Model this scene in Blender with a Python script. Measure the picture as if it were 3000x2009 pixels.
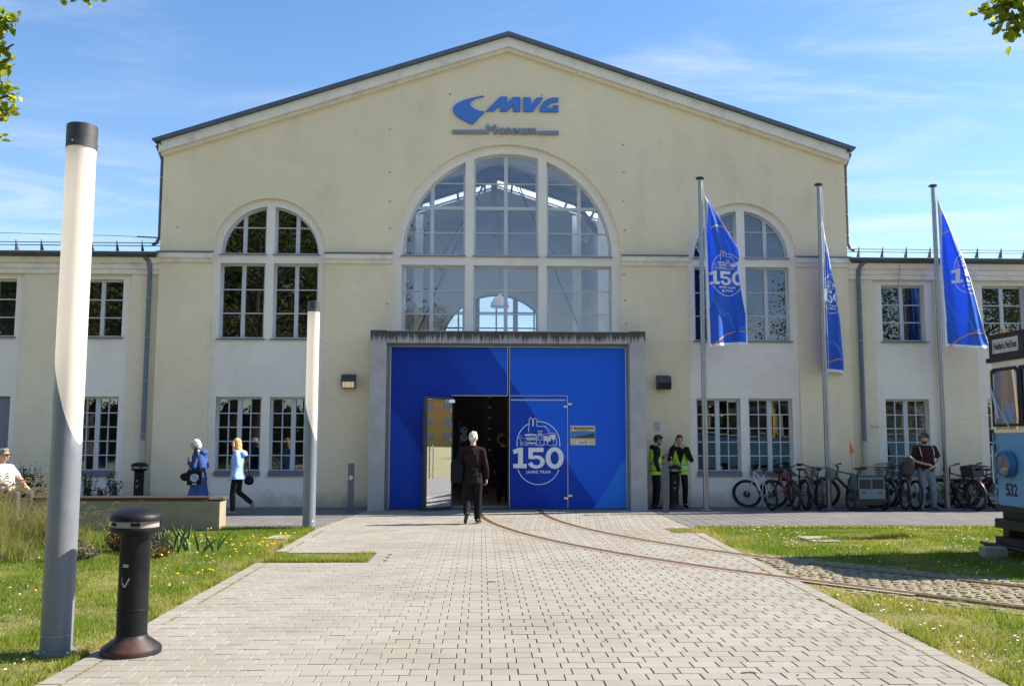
import bpy, bmesh, math, random
import numpy as np
from mathutils import Vector, Matrix, noise
for o in list(bpy.data.objects): bpy.data.objects.remove(o)
random.seed(7); RNG = np.random.default_rng(7)
S = bpy.context.scene
COL = S.collection
R_ = math.radians
# ------------------------------------------------------------------ camera, sky, sun, exposure
CAMH, FPX, PW, PH = 1.72, 2691.0, 3000.0, 2009.0
CAMROT = Matrix.Rotation(R_(-1.9), 4, 'Z') @ Matrix.Rotation(R_(90 + 5.87), 4, 'X') @ Matrix.Rotation(R_(0.1), 4, 'Z')
cd = bpy.data.cameras.new('camera'); cam = bpy.data.objects.new('camera', cd); COL.objects.link(cam)
cd.sensor_width = 36; cd.lens = 36 * FPX / PW; cd.clip_start = 0.05; cd.clip_end = 3000
cam.matrix_world = Matrix.Translation((0, 0, CAMH)) @ CAMROT
S.camera = cam
SUNV = Vector((1.12, 0.21, 1.0)).normalized()
ELEV = math.asin(SUNV.z); AZ = math.atan2(SUNV.x, SUNV.y)
SUN_STRENGTH, SKY_STRENGTH, EXPOSURE = 5.0, 0.13, 1.12
w = bpy.data.worlds.new('World'); S.world = w; w.use_nodes = True
nt = w.node_tree; nt.nodes.clear(); N = nt.nodes.new; L = nt.links.new
out = N('ShaderNodeOutputWorld'); bg = N('ShaderNodeBackground'); sky = N('ShaderNodeTexSky')
sky.sky_type = 'NISHITA'; sky.sun_disc = False; sky.sun_elevation = ELEV; sky.sun_rotation = AZ
sky.air_density = 1.0; sky.dust_density = 0.35; sky.ozone_density = 3.0; sky.altitude = 500
# thin cirrus veils, mapped on a flat cloud deck so that they stretch towards the horizon
tc = N('ShaderNodeTexCoord'); sx = N('ShaderNodeSeparateXYZ'); L(tc.outputs['Generated'], sx.inputs[0])
zc = N('ShaderNodeMath'); zc.operation = 'MAXIMUM'; zc.inputs[1].default_value = 0.04; L(sx.outputs['Z'], zc.inputs[0])
dx = N('ShaderNodeMath'); dx.operation = 'DIVIDE'; L(sx.outputs['X'], dx.inputs[0]); L(zc.outputs[0], dx.inputs[1])
dy = N('ShaderNodeMath'); dy.operation = 'DIVIDE'; L(sx.outputs['Y'], dy.inputs[0]); L(zc.outputs[0], dy.inputs[1])
cx = N('ShaderNodeCombineXYZ'); L(dx.outputs[0], cx.inputs[0]); L(dy.outputs[0], cx.inputs[1])
mp = N('ShaderNodeMapping'); mp.inputs['Rotation'].default_value = (0, 0, R_(62)); mp.inputs['Scale'].default_value = (0.55, 1.15, 1); L(cx.outputs[0], mp.inputs[0])
n1 = N('ShaderNodeTexNoise'); n1.inputs['Scale'].default_value = 1.1; n1.inputs['Detail'].default_value = 9; n1.inputs['Roughness'].default_value = 0.62; n1.inputs['Distortion'].default_value = 1.6; L(mp.outputs[0], n1.inputs['Vector'])
n2 = N('ShaderNodeTexNoise'); n2.inputs['Scale'].default_value = 0.28; n2.inputs['Detail'].default_value = 3; L(cx.outputs[0], n2.inputs['Vector'])
ml = N('ShaderNodeMath'); ml.operation = 'MULTIPLY'; L(n1.outputs[0], ml.inputs[0]); L(n2.outputs[0], ml.inputs[1])
cr = N('ShaderNodeMapRange'); cr.inputs['From Min'].default_value = 0.20; cr.inputs['From Max'].default_value = 0.46; cr.inputs['To Max'].default_value = 0.44; cr.interpolation_type = 'SMOOTHSTEP'; L(ml.outputs[0], cr.inputs[0])
hz = N('ShaderNodeMapRange'); hz.inputs['From Min'].default_value = 0.0; hz.inputs['From Max'].default_value = 0.5; hz.inputs['To Min'].default_value = 0.10; hz.inputs['To Max'].default_value = 0.0; L(sx.outputs['Z'], hz.inputs[0])
mx_ = N('ShaderNodeMath'); mx_.operation = 'ADD'; mx_.use_clamp = True; L(cr.outputs[0], mx_.inputs[0]); L(hz.outputs[0], mx_.inputs[1])
mixc = N('ShaderNodeMix'); mixc.data_type = 'RGBA'; mixc.inputs[7].default_value = (3.7, 4.2, 4.8, 1)
hs_ = N('ShaderNodeHueSaturation'); hs_.inputs['Saturation'].default_value = 1.23; hs_.inputs['Value'].default_value = 0.92; L(sky.outputs[0], hs_.inputs['Color'])
L(mx_.outputs[0], mixc.inputs[0]); L(hs_.outputs[0], mixc.inputs[6]); L(mixc.outputs[2], bg.inputs[0])
bg.inputs[1].default_value = SKY_STRENGTH; L(bg.outputs[0], out.inputs[0])
sl = bpy.data.lights.new('sun', 'SUN'); sl.energy = SUN_STRENGTH; sl.angle = R_(0.5); sl.color = (1.0, 0.955, 0.88)
so = bpy.data.objects.new('sun', sl); COL.objects.link(so); so.rotation_euler = SUNV.to_track_quat('Z', 'Y').to_euler(); so.location = (30, 10, 30)
S.render.engine = 'CYCLES'
vs = S.view_settings; vs.view_transform = 'Standard'; vs.look = 'None'; vs.exposure = EXPOSURE; vs.gamma = 1.0; vs.use_curve_mapping = False
vs.use_white_balance = True; vs.white_balance_temperature = 7500; vs.white_balance_tint = 15  # camera set for open shade
cy = S.cycles; cy.max_bounces = 8; cy.diffuse_bounces = 4; cy.glossy_bounces = 4; cy.transmission_bounces = 6; cy.transparent_max_bounces = 12
cy.use_denoising = True; cy.sample_clamp_indirect = 6; cy.caustics_reflective = False; cy.caustics_refractive = False

# ------------------------------------------------------------------ measuring helpers: photo point -> real place
def ray(x, y): return (CAMROT.to_3x3() @ Vector(((x - PW / 2) / FPX, -(y - PH / 2) / FPX, -1)))
def G(x, y, z=0.0):
    d = ray(x, y); t = (z - CAMH) / d.z; return Vector((d.x * t, d.y * t, z))
def P(x, y, Y):
    d = ray(x, y); t = Y / d.y; return Vector((d.x * t, Y, CAMH + d.z * t))

# ------------------------------------------------------------------ mesh helpers
class MB:
    def __init__(s): s.v = []; s.f = []; s.m = []; s.cur = 0
    def add(s, vs, fs):
        b = len(s.v); s.v += [tuple(p) for p in vs]; s.f += [tuple(b + i for i in q) for q in fs]; s.m += [s.cur] * len(fs); return s
    def box(s, x0, x1, y0, y1, z0, z1, M=None):
        vs = [Vector((x, y, z)) for z in (z0, z1) for (x, y) in ((x0, y0), (x1, y0), (x1, y1), (x0, y1))]
        if M: vs = [M @ p for p in vs]
        return s.add(vs, [(3, 2, 1, 0), (4, 5, 6, 7), (0, 1, 5, 4), (1, 2, 6, 5), (2, 3, 7, 6), (3, 0, 4, 7)])
    def cbox(s, c, d, M=None):
        T = Matrix.Translation(c)
        if M: T = T @ M
        return s.box(-d[0] / 2, d[0] / 2, -d[1] / 2, d[1] / 2, -d[2] / 2, d[2] / 2, T)
    def bbox(s, x0, x1, y0, y1, z0, z1, b=0.01, M=None):  # box with a bevelled top
        vs = []
        for (z, k) in ((z0, 0), (z1 - b, 0), (z1, b)):
            vs += [Vector(p) for p in ((x0 + k, y0 + k, z), (x1 - k, y0 + k, z), (x1 - k, y1 - k, z), (x0 + k, y1 - k, z))]
        if M: vs = [M @ p for p in vs]
        fs = [(8, 9, 10, 11)]
        for r in (0, 4):
            for i in range(4): j = (i + 1) % 4; fs.append((r + i, r + j, r + 4 + j, r + 4 + i))
        return s.add(vs, fs)
    def tube(s, pts, r, seg=8, caps=True, closed=False):
        pts = [Vector(p) for p in pts]; n = len(pts)
        rs = r if isinstance(r, (list, tuple)) else [r] * n
        b = []; up = None
        for i, p in enumerate(pts):
            if closed: t = pts[(i + 1) % n] - pts[i - 1]
            else: t = pts[min(i + 1, n - 1)] - pts[max(i - 1, 0)]
            t.normalize() if t.length > 1e-9 else None
            if up is None:
                up = Vector((0, 0, 1)) if abs(t.z) < 0.9 else Vector((1, 0, 0))
            a = t.cross(up)
            if a.length < 1e-6: a = t.orthogonal()
            a.normalize(); c = a.cross(t).normalized(); up = c
            for k in range(seg):
                th = 2 * math.pi * k / seg; b.append(p + a * (math.cos(th) * rs[i]) + c * (math.sin(th) * rs[i]))
        fs = []
        for i in range(n if closed else n - 1):
            j = (i + 1) % n
            for k in range(seg):
                l = (k + 1) % seg; fs.append((i * seg + k, j * seg + k, j * seg + l, i * seg + l))
        if caps and not closed: fs.append(tuple(range(seg))); fs.append(tuple((n - 1) * seg + k for k in reversed(range(seg))))
        return s.add(b, fs)
    def lathe(s, prof, seg=24, c=(0, 0, 0), M=None):
        b = []; T = M or Matrix.Translation(c)
        for (r, z) in prof:
            for k in range(seg): th = 2 * math.pi * k / seg; b.append(T @ Vector((r * math.cos(th), r * math.sin(th), z)))
        fs = []
        for i in range(len(prof) - 1):
            for k in range(seg): l = (k + 1) % seg; fs.append((i * seg + k, i * seg + l, (i + 1) * seg + l, (i + 1) * seg + k))
        fs.append(tuple(reversed(range(seg)))); fs.append(tuple((len(prof) - 1) * seg + k for k in range(seg)))
        return s.add(b, fs)
    def torus(s, R, r, c=(0, 0, 0), M=None, seg=32, ms=8, sq=1.0):
        T = M or Matrix.Translation(c); b = []
        for i in range(seg):
            a = 2 * math.pi * i / seg
            for k in range(ms):
                th = 2 * math.pi * k / ms; rr = R + r * math.cos(th)
                b.append(T @ Vector((rr * math.cos(a), rr * math.sin(a), r * sq * math.sin(th))))
        fs = []
        for i in range(seg):
            j = (i + 1) % seg
            for k in range(ms): l = (k + 1) % ms; fs.append((i * ms + k, j * ms + k, j * ms + l, i * ms + l))
        return s.add(b, fs)
    def ell(s, c, r, M=None, seg=14, rings=9):
        T = Matrix.Translation(c)
        if M: T = T @ M
        b = [T @ Vector((0, 0, -r[2]))]
        for i in range(1, rings):
            ph = -math.pi / 2 + math.pi * i / rings
            for k in range(seg): th = 2 * math.pi * k / seg; b.append(T @ Vector((r[0] * math.cos(ph) * math.cos(th), r[1] * math.cos(ph) * math.sin(th), r[2] * math.sin(ph))))
        b.append(T @ Vector((0, 0, r[2]))); fs = []
        for k in range(seg): fs.append((0, 1 + (k + 1) % seg, 1 + k))
        for i in range(rings - 2):
            for k in range(seg): l = (k + 1) % seg; a = 1 + i * seg; fs.append((a + k, a + l, a + seg + l, a + seg + k))
        t = len(b) - 1; a = 1 + (rings - 2) * seg
        for k in range(seg): fs.append((a + k, a + (k + 1) % seg, t))
        return s.add(b, fs)
    def cap(s, p0, r0, p1, r1, seg=12):  # tapered capsule
        p0 = Vector(p0); p1 = Vector(p1); d = p1 - p0
        if d.length < 1e-5: return s.ell(p0, (r0, r0, r0))
        q = d.normalized(); pts = []; rs = []
        for a in (-80, -55, -25): pts.append(p0 + q * (r0 * math.sin(R_(a)))); rs.append(r0 * math.cos(R_(a)))
        pts.append(p0); rs.append(r0); pts.append(p0.lerp(p1, .5)); rs.append((r0 + r1) / 2); pts.append(p1); rs.append(r1)
        for a in (25, 55, 80): pts.append(p1 + q * (r1 * math.sin(R_(a)))); rs.append(r1 * math.cos(R_(a)))
        return s.tube(pts, rs, seg)
    def chain(s, pts, rs, seg=12):
        for i in range(len(pts) - 1): s.cap(pts[i], rs[i], pts[i + 1], rs[i + 1], seg)
        return s
    def prism(s, poly, a, b, plane='XZ'):  # extrude a closed outline along the remaining axis
        n = len(poly)
        def mk(p, t): return {'XZ': (p[0], t, p[1]), 'XY': (p[0], p[1], t), 'YZ': (t, p[0], p[1])}[plane]
        vs = [mk(p, a) for p in poly] + [mk(p, b) for p in poly]
        fs = [tuple(range(n)), tuple(reversed(range(n, 2 * n)))] + [(i, n + i, n + (i + 1) % n, (i + 1) % n) for i in range(n)]
        return s.add(vs, fs)
    def split(s, name, m_, parent=None, smooth=False, angle=None):
        """like build, but every separate piece becomes an object of its own"""
        par = list(range(len(s.v)))
        def find(i):
            while par[i] != i: par[i] = par[par[i]]; i = par[i]
            return i
        for f in s.f:
            for j in f[1:]: par[find(j)] = find(f[0])
        groups = {}
        for f in s.f: groups.setdefault(find(f[0]), []).append(f)
        out = []
        for fs in groups.values():
            q = MB(); mp = {}
            for f in fs:
                for i in f:
                    if i not in mp: mp[i] = len(mp); q.v.append(s.v[i])
                q.f.append(tuple(mp[i] for i in f)); q.m.append(0)
            out.append(q.build(name, m_, parent, smooth, angle))
        return out
    def mesh(s, name='m'):
        me = bpy.data.meshes.new(name); me.from_pydata(s.v, [], s.f); me.update(); return me
    def build(s, name, mats, parent=None, smooth=False, angle=None, loc=None):
        me = s.mesh(name)
        bm = bmesh.new(); bm.from_mesh(me); bmesh.ops.recalc_face_normals(bm, faces=bm.faces); bm.to_mesh(me); bm.free()
        if not isinstance(mats, (list, tuple)): mats = [mats]
        for m in mats: me.materials.append(m)
        if len(mats) > 1: me.polygons.foreach_set('material_index', s.m)
        if smooth: shade(me, angle)
        return link(name, me, parent, loc)
def shade(me, angle=None):
    me.polygons.foreach_set('use_smooth', [True] * len(me.polygons))
    if angle is not None:
        bm = bmesh.new(); bm.from_mesh(me); c = R_(angle)
        for e in bm.edges:
            if len(e.link_faces) == 2 and e.calc_face_angle(0) > c: e.smooth = False
        bm.to_mesh(me); bm.free()
def link(name, data, parent=None, loc=None):
    o = bpy.data.objects.new(name, data); COL.objects.link(o)
    if parent is not None: o.parent = parent
    if loc is not None: o.location = loc
    return o
def tag(o, label, cat=None, group=None, kind=None):
    if label: o['label'] = label
    if cat: o['category'] = cat
    if group: o['group'] = group
    if kind: o['kind'] = kind
    return o
def thing(name, label, cat, loc=(0, 0, 0), rz=0, group=None):
    o = link(name, None, None, loc); o.rotation_euler = (0, 0, rz); o.empty_display_size = 0.2
    return tag(o, label, cat, group)
def copy_tree(o, parent=None):
    c = o.copy(); COL.objects.link(c); c.parent = parent
    for ch in list(o.children): copy_tree(ch, c)
    return c
def loops_mesh(loops, depth, bevel=0.0):
    """closed 2-D loops (outer and holes, even-odd) -> extruded mesh in XZ, front at y=0, back at y=depth"""
    cu = bpy.data.curves.new('tmp', 'CURVE'); cu.dimensions = '2D'; cu.fill_mode = 'BOTH'; cu.extrude = depth / 2; cu.bevel_depth = bevel; cu.bevel_resolution = 1
    for lp in loops:
        sp = cu.splines.new('POLY'); sp.points.add(len(lp) - 1); sp.use_cyclic_u = True
        for i, p in enumerate(lp): sp.points[i].co = (p[0], p[1], 0, 1)
    return curve_mesh(cu, depth)
def curve_mesh(cu, depth):
    o = bpy.data.objects.new('tmp', cu); COL.objects.link(o); dg = bpy.context.evaluated_depsgraph_get(); dg.update()
    me = bpy.data.meshes.new_from_object(o.evaluated_get(dg)); bpy.data.objects.remove(o); bpy.data.curves.remove(cu)
    me.materials.clear()
    me.transform(Matrix.Translation((0, depth / 2, 0)) @ Matrix.Rotation(R_(90), 4, 'X')); me.update(); return me
def plate(name, loops, y, depth, mat_, parent=None, bevel=0.0):
    me = loops_mesh(loops, depth, bevel); me.name = name; me.materials.append(mat_)
    return link(name, me, parent, (0, y, 0))
def text_mesh(t, size=1.0, depth=0.004, offset=0.0, spacing=1.0, align='CENTER', shear=0, sx=1.0):
    cu = bpy.data.curves.new('tmp', 'FONT'); cu.body = t; cu.size = size; cu.extrude = depth / 2; cu.offset = offset; cu.space_character = spacing; cu.align_x = align; cu.align_y = 'CENTER'; cu.shear = shear; cu.resolution_u = 3
    me = curve_mesh(cu, depth)
    if sx != 1.0: me.transform(Matrix.Scale(sx, 4, (1, 0, 0)))
    return me
def rect(x0, x1, z0, z1): return [(x0, z0), (x1, z0), (x1, z1), (x0, z1)]
def arc(cx, cz, r, a0, a1, n=24): return [(cx + r * math.cos(R_(a0 + (a1 - a0) * i / n)), cz + r * math.sin(R_(a0 + (a1 - a0) * i / n))) for i in range(n + 1)]
def stroke(mb, pts, wd, y0=0.0, d=0.003, closed=False):
    """a flat line of width wd along 2-D points in XZ, as thin solid"""
    pts = [Vector(p) for p in pts]; n = len(pts); Lf = []; Rt = []
    for i in range(n):
        a = pts[i - 1] if (i > 0 or closed) else pts[i]; b = pts[(i + 1) % n] if (i < n - 1 or closed) else pts[i]
        t = (b - a); t = t.normalized() if t.length > 1e-9 else Vector((1, 0)); nn = Vector((-t.y, t.x)) * wd / 2
        Lf.append(pts[i] + nn); Rt.append(pts[i] - nn)
    for i in range(n if closed else n - 1):
        j = (i + 1) % n; mb.prism([Rt[i], Rt[j], Lf[j], Lf[i]], y0, y0 + d)
    return mb
def fast_mesh(name, V, F, mat_, attr=None):
    """numpy vertices (n,3) and quad/tri faces (m,k) -> mesh; attr = per-face floats called rnd"""
    me = bpy.data.meshes.new(name); V = np.asarray(V, np.float32); F = np.asarray(F, np.int32); k = F.shape[1]
    me.vertices.add(len(V)); me.vertices.foreach_set('co', V.ravel())
    me.loops.add(F.size); me.loops.foreach_set('vertex_index', F.ravel())
    me.polygons.add(len(F)); me.polygons.foreach_set('loop_start', np.arange(0, F.size, k, dtype=np.int32))
    if attr is not None:
        at = me.attributes.new('rnd', 'FLOAT', 'FACE'); at.data.foreach_set('value', np.asarray(attr, np.float32))
    me.update(calc_edges=True); me.materials.append(mat_); return me

# ------------------------------------------------------------------ materials
def newmat(name):
    m = bpy.data.materials.new(name); m.use_nodes = True; t = m.node_tree; b = t.nodes['Principled BSDF']; return m, t, b
def nz(t, scale, detail=4, rough=0.55, stretch=None, coord='Object', dist=0):
    c = t.nodes.new('ShaderNodeTexCoord'); v = c.outputs[coord]
    if stretch:
        mp = t.nodes.new('ShaderNodeMapping'); mp.inputs['Scale'].default_value = stretch; t.links.new(v, mp.inputs[0]); v = mp.outputs[0]
    n = t.nodes.new('ShaderNodeTexNoise'); n.inputs['Scale'].default_value = scale; n.inputs['Detail'].default_value = detail; n.inputs['Roughness'].default_value = rough; n.inputs['Distortion'].default_value = dist
    t.links.new(v, n.inputs['Vector']); return n.outputs[0]
def mrange(t, src, a, b, c=0, d=1):
    n = t.nodes.new('ShaderNodeMapRange'); n.inputs[1].default_value = a; n.inputs[2].default_value = b; n.inputs[3].default_value = c; n.inputs[4].default_value = d; t.links.new(src, n.inputs[0]); return n.outputs[0]
def mixrgb(t, fac, a, b, mode='MIX'):
    n = t.nodes.new('ShaderNodeMix'); n.data_type = 'RGBA'; n.blend_type = mode
    for i, x in ((0, fac), (6, a), (7, b)):
        if hasattr(x, 'is_output'): t.links.new(x, n.inputs[i])
        elif i == 0: n.inputs[0].default_value = x
        else: n.inputs[i].default_value = (x[0], x[1], x[2], 1)
    return n.outputs[2]
def bumpn(t, b, src, strength=0.3, dist=0.01):
    n = t.nodes.new('ShaderNodeBump'); n.inputs['Strength'].default_value = strength; n.inputs['Distance'].default_value = dist
    t.links.new(src, n.inputs['Height'])
    if b.inputs['Normal'].links: t.links.new(b.inputs['Normal'].links[0].from_socket, n.inputs['Normal'])
    t.links.new(n.outputs[0], b.inputs['Normal'])
def mul(c, k): return tuple(min(1, x * k) for x in c[:3])
MATS = {}
def mat(name, col, rough=0.6, metal=0.0, var=0.10, vs_=4.0, bump=0.0, bs=60.0, stretch=None, dirt=None, dirtamt=0.35, ds=1.5, spec=0.5, coat=0, rvar=0.1, objrand=0.0, trans=0):
    if name in MATS: return MATS[name]
    m, t, b = newmat(name)
    n = nz(t, vs_, 5, 0.6, stretch); c = mixrgb(t, mrange(t, n, 0.3, 0.7), mul(col, 1 - var), mul(col, 1 + var))
    if dirt is not None:
        d = nz(t, ds, 7, 0.68, stretch); c = mixrgb(t, mrange(t, d, 0.5, 0.72, 0, dirtamt), c, dirt)
    if objrand:
        oi = t.nodes.new('ShaderNodeObjectInfo'); c = mixrgb(t, 1.0, c, mrange_rgb(t, oi.outputs['Random'], 1 - objrand, 1 + objrand), 'MULTIPLY')
    t.links.new(c, b.inputs['Base Color'])
    b.inputs['Metallic'].default_value = metal; b.inputs['Specular IOR Level'].default_value = spec; b.inputs['Coat Weight'].default_value = coat
    t.links.new(mrange(t, n, 0.3, 0.7, max(0, rough - rvar), min(1, rough + rvar)), b.inputs['Roughness'])
    if bump: bumpn(t, b, nz(t, bs, 4, 0.6, stretch), bump, 0.004)
    MATS[name] = m; return m
def mrange_rgb(t, src, a, b):
    v = mrange(t, src, 0, 1, a, b); n = t.nodes.new('ShaderNodeCombineColor')
    for i in range(3): t.links.new(v, n.inputs[i])
    return n.outputs[0]
def plaster(name, col, grime=0.35, sill=True):
    m, t, b = newmat(name)
    big = nz(t, 0.55, 5, 0.6); c = mixrgb(t, mrange(t, big, 0.3, 0.7), mul(col, 0.93), mul(col, 1.05))
    st = nz(t, 9.0, 6, 0.7, (0.22, 1, 2.6)); c = mixrgb(t, mrange(t, st, 0.54, 0.78, 0, 0.42), c, mul((col[0] * 0.92, col[1] * 0.87, col[2] * 0.75), 0.62))
    pat = nz(t, 0.9, 6, 0.68, (1, 1, 0.45)); c = mixrgb(t, mrange(t, pat, 0.52, 0.72, 0, 0.36), c, mul((col[0] * 0.95, col[1] * 0.90, col[2] * 0.82), 0.74))
    rs = nz(t, 2.6, 6, 0.7, (3.2, 1, .22)); c = mixrgb(t, mrange(t, rs, 0.60, 0.80, 0, 0.30), c, mul((col[0] * .95, col[1] * .9, col[2] * .8), .55))
    # splashed grime along the foot of the wall, ragged upper edge
    cc = t.nodes.new('ShaderNodeTexCoord'); sp = t.nodes.new('ShaderNodeSeparateXYZ'); t.links.new(cc.outputs['Object'], sp.inputs[0])
    gn = nz(t, 2.2, 6, 0.7); ad = t.nodes.new('ShaderNodeMath'); ad.operation = 'MULTIPLY_ADD'; ad.inputs[1].default_value = -0.75; t.links.new(gn, ad.inputs[0]); t.links.new(sp.outputs['Z'], ad.inputs[2])
    c = mixrgb(t, mrange(t, ad.outputs[0], -0.34, 0.02, grime * 1.6, 0.0), c, (0.16, 0.135, 0.10))
    t.links.new(c, b.inputs['Base Color']); b.inputs['Roughness'].default_value = 0.93; b.inputs['Specular IOR Level'].default_value = 0.25
    bumpn(t, b, nz(t, 22, 7, 0.72, (0.30, 1, 1.8)), 0.9, 0.016)
    MATS[name] = m; return m
CREAM = plaster('cream_plaster', (0.90, 0.76, 0.53))
WHITEP = plaster('white_plaster', (0.90, 0.835, 0.735), 0.3)
WINGC = plaster('wing_plaster', (0.87, 0.75, 0.545))
TRIM = mat('trim_plaster', (0.84, 0.785, 0.68), 0.9, var=0.06, vs_=2, bump=0.25, bs=30, dirt=(0.33, 0.31, 0.27), dirtamt=0.45, ds=2.5)
FRAME = mat('window_frame_paint', (0.55, 0.58, 0.60), 0.45, var=0.05, dirt=(0.35, 0.36, 0.36), dirtamt=0.3, ds=6)
ZINC = mat('zinc_sheet', (0.10, 0.115, 0.135), 0.45, 0.6, var=0.15, dirt=(0.2, 0.2, 0.2), dirtamt=0.4, ds=3)
SILL = mat('sill_sheet', (0.17, 0.20, 0.235), 0.4, 0.4, var=0.12)
ROOFM = mat('roof_sheet', (0.10, 0.125, 0.16), 0.5, 0.3, var=0.15, ds=1)
RUBBER = mat('rubber', (0.018, 0.018, 0.019), 0.75, var=0.2)
BLACKP = mat('black_paint', (0.018, 0.018, 0.021), 0.42, var=0.2)
STEEL = mat('steel', (0.50, 0.51, 0.52), 0.32, 0.95, var=0.08)
CHROME = mat('alu', (0.62, 0.63, 0.64), 0.28, 0.9, var=0.06)
DGREY = mat('dark_grey_paint', (0.045, 0.048, 0.056), 0.5, var=0.15, bump=0.1, bs=150)
WHITEPRINT = mat('white_print', (0.78, 0.80, 0.83), 0.5, var=0.02)
RED = mat('red_plastic', (0.40, 0.015, 0.012), 0.3, var=0.1)
def glass(name, tint=(0.8, 0.86, 0.9), ior=1.75, rough=0.0):
    m, t, b = newmat(name); t.nodes.remove(b); o = t.nodes['Material Output']
    tr = t.nodes.new('ShaderNodeBsdfTransparent'); tr.inputs[0].default_value = (*tint, 1)
    gl = t.nodes.new('ShaderNodeBsdfGlossy'); gl.inputs['Roughness'].default_value = rough; gl.inputs['Color'].default_value = (0.95, 0.97, 1, 1)
    lw = t.nodes.new('ShaderNodeLayerWeight'); lw.inputs[0].default_value = 0.5
    pw = t.nodes.new('ShaderNodeMath'); pw.operation = 'POWER'; pw.inputs[1].default_value = 5; t.links.new(lw.outputs['Facing'], pw.inputs[0])
    f0 = ((ior - 1) / (ior + 1)) ** 2; fr = t.nodes.new('ShaderNodeMath'); fr.operation = 'MULTIPLY_ADD'; fr.inputs[1].default_value = 1 - f0; fr.inputs[2].default_value = f0; t.links.new(pw.outputs[0], fr.inputs[0])
    mx = t.nodes.new('ShaderNodeMixShader'); t.links.new(fr.outputs[0], mx.inputs[0]); t.links.new(tr.outputs[0], mx.inputs[1]); t.links.new(gl.outputs[0], mx.inputs[2]); t.links.new(mx.outputs[0], o.inputs[0])
    MATS[name] = m; return m
GLASS = glass('window_glass', (0.86, 0.89, 0.91), 1.85)
# ================================================================== GROUND
def leafmat(name, c0, c1, c2=None, transl=0.35, rough=0.55, attr=True):
    m, t, b = newmat(name); o = t.nodes['Material Output']
    if attr:
        a = t.nodes.new('ShaderNodeAttribute'); a.attribute_name = 'rnd'; f = a.outputs['Fac']
    else: f = nz(t, 8, 3)
    c = mixrgb(t, f, c0, c1)
    if c2 is not None: c = mixrgb(t, mrange(t, f, 0.75, 1.0), c, c2)
    pn = nz(t, 0.7, 4, 0.6); c = mixrgb(t, 1.0, c, mrange_rgb(t, pn, 0.72, 1.25), 'MULTIPLY')
    t.links.new(c, b.inputs['Base Color']); b.inputs['Roughness'].default_value = rough; b.inputs['Specular IOR Level'].default_value = 0.3
    tr = t.nodes.new('ShaderNodeBsdfTranslucent'); t.links.new(c, tr.inputs[0]); mx = t.nodes.new('ShaderNodeMixShader'); mx.inputs[0].default_value = transl
    t.links.new(b.outputs[0], mx.inputs[1]); t.links.new(tr.outputs[0], mx.inputs[2]); t.links.new(mx.outputs[0], o.inputs[0]); MATS[name] = m; return m
def soilmat():
    m, t, b = newmat('lawn_soil'); n = nz(t, 1.2, 8, 0.65); c = mixrgb(t, mrange(t, n, 0.35, 0.65), (0.13, 0.14, 0.03), (0.24, 0.20, 0.085))
    f = nz(t, 60, 4); c = mixrgb(t, mrange(t, f, 0.4, 0.7, 0, 0.6), c, (0.05, 0.06, 0.02)); t.links.new(c, b.inputs['Base Color']); b.inputs['Roughness'].default_value = 0.95; bumpn(t, b, f, 0.6, 0.02); return m
me = fast_mesh('ground', [(-400, -400, -0.016), (400, -400, -0.016), (400, 400, -0.016), (-400, 400, -0.016)], [(0, 1, 2, 3)], soilmat())
tag(link('ground', me), None, kind='structure')
def edgeR(y): return 3.71 + (min(max(y, -40), 17.0) - 6.4) * (4.05 - 3.71) / (17.0 - 6.4)
def paver_mat(name, col, src, var=0.07):
    m, t, b = newmat(name)
    if src == 'attr':
        a = t.nodes.new('ShaderNodeAttribute'); a.attribute_name = 'rnd'; f = a.outputs['Fac']
    elif src == 'obj': f = t.nodes.new('ShaderNodeObjectInfo').outputs['Random']
    else: f = nz(t, 3, 2)
    gc = 'Object' if src != 'obj' else 'Object'
    c = mixrgb(t, f, mul(col, 1 - var), mul(col, 1 + var))
    tc_ = t.nodes.new('ShaderNodeNewGeometry'); n = t.nodes.new('ShaderNodeTexNoise'); n.inputs['Scale'].default_value = 210; n.inputs['Detail'].default_value = 3; t.links.new(tc_.outputs['Position'], n.inputs['Vector'])
    c = mixrgb(t, mrange(t, n.outputs[0], 0.45, 0.75, 0, 0.45), c, mul(col, 0.55)); c = mixrgb(t, mrange(t, n.outputs[0], 0.50, 0.28, 0, 0.4), c, mul(col, 1.5))
    g = t.nodes.new('ShaderNodeTexNoise'); g.inputs['Scale'].default_value = 0.9; g.inputs['Detail'].default_value = 6; t.links.new(tc_.outputs['Position'], g.inputs['Vector'])
    c = mixrgb(t, mrange(t, g.outputs[0], 0.45, 0.70, 0, 0.42), c, mul((col[0] * 0.9, col[1] * 0.80, col[2] * 0.66), 0.78))
    g2 = t.nodes.new('ShaderNodeTexNoise'); g2.inputs['Scale'].default_value = 0.33; g2.inputs['Detail'].default_value = 8; g2.inputs['Roughness'].default_value = .7; t.links.new(tc_.outputs['Position'], g2.inputs['Vector'])
    c = mixrgb(t, mrange(t, g2.outputs[0], 0.50, 0.64, 0, 0.26), c, mul(col, 0.55)); c = mixrgb(t, mrange(t, g2.outputs[0], 0.44, 0.30, 0, 0.22), c, mul((col[0] * 1.1, col[1] * 1.03, col[2] * .92), 1.2))
    t.links.new(c, b.inputs['Base Color']); b.inputs['Roughness'].default_value = 0.88; b.inputs['Specular IOR Level'].default_value = 0.3
    bumpn(t, b, n.outputs[0], 0.35, 0.003); MATS[name] = m; return m
PCOL = (0.272, 0.270, 0.243)
PAV_O = paver_mat('paver_concrete', PCOL, 'obj'); PAV_A = paver_mat('paver_concrete_field', PCOL, 'attr')
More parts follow.
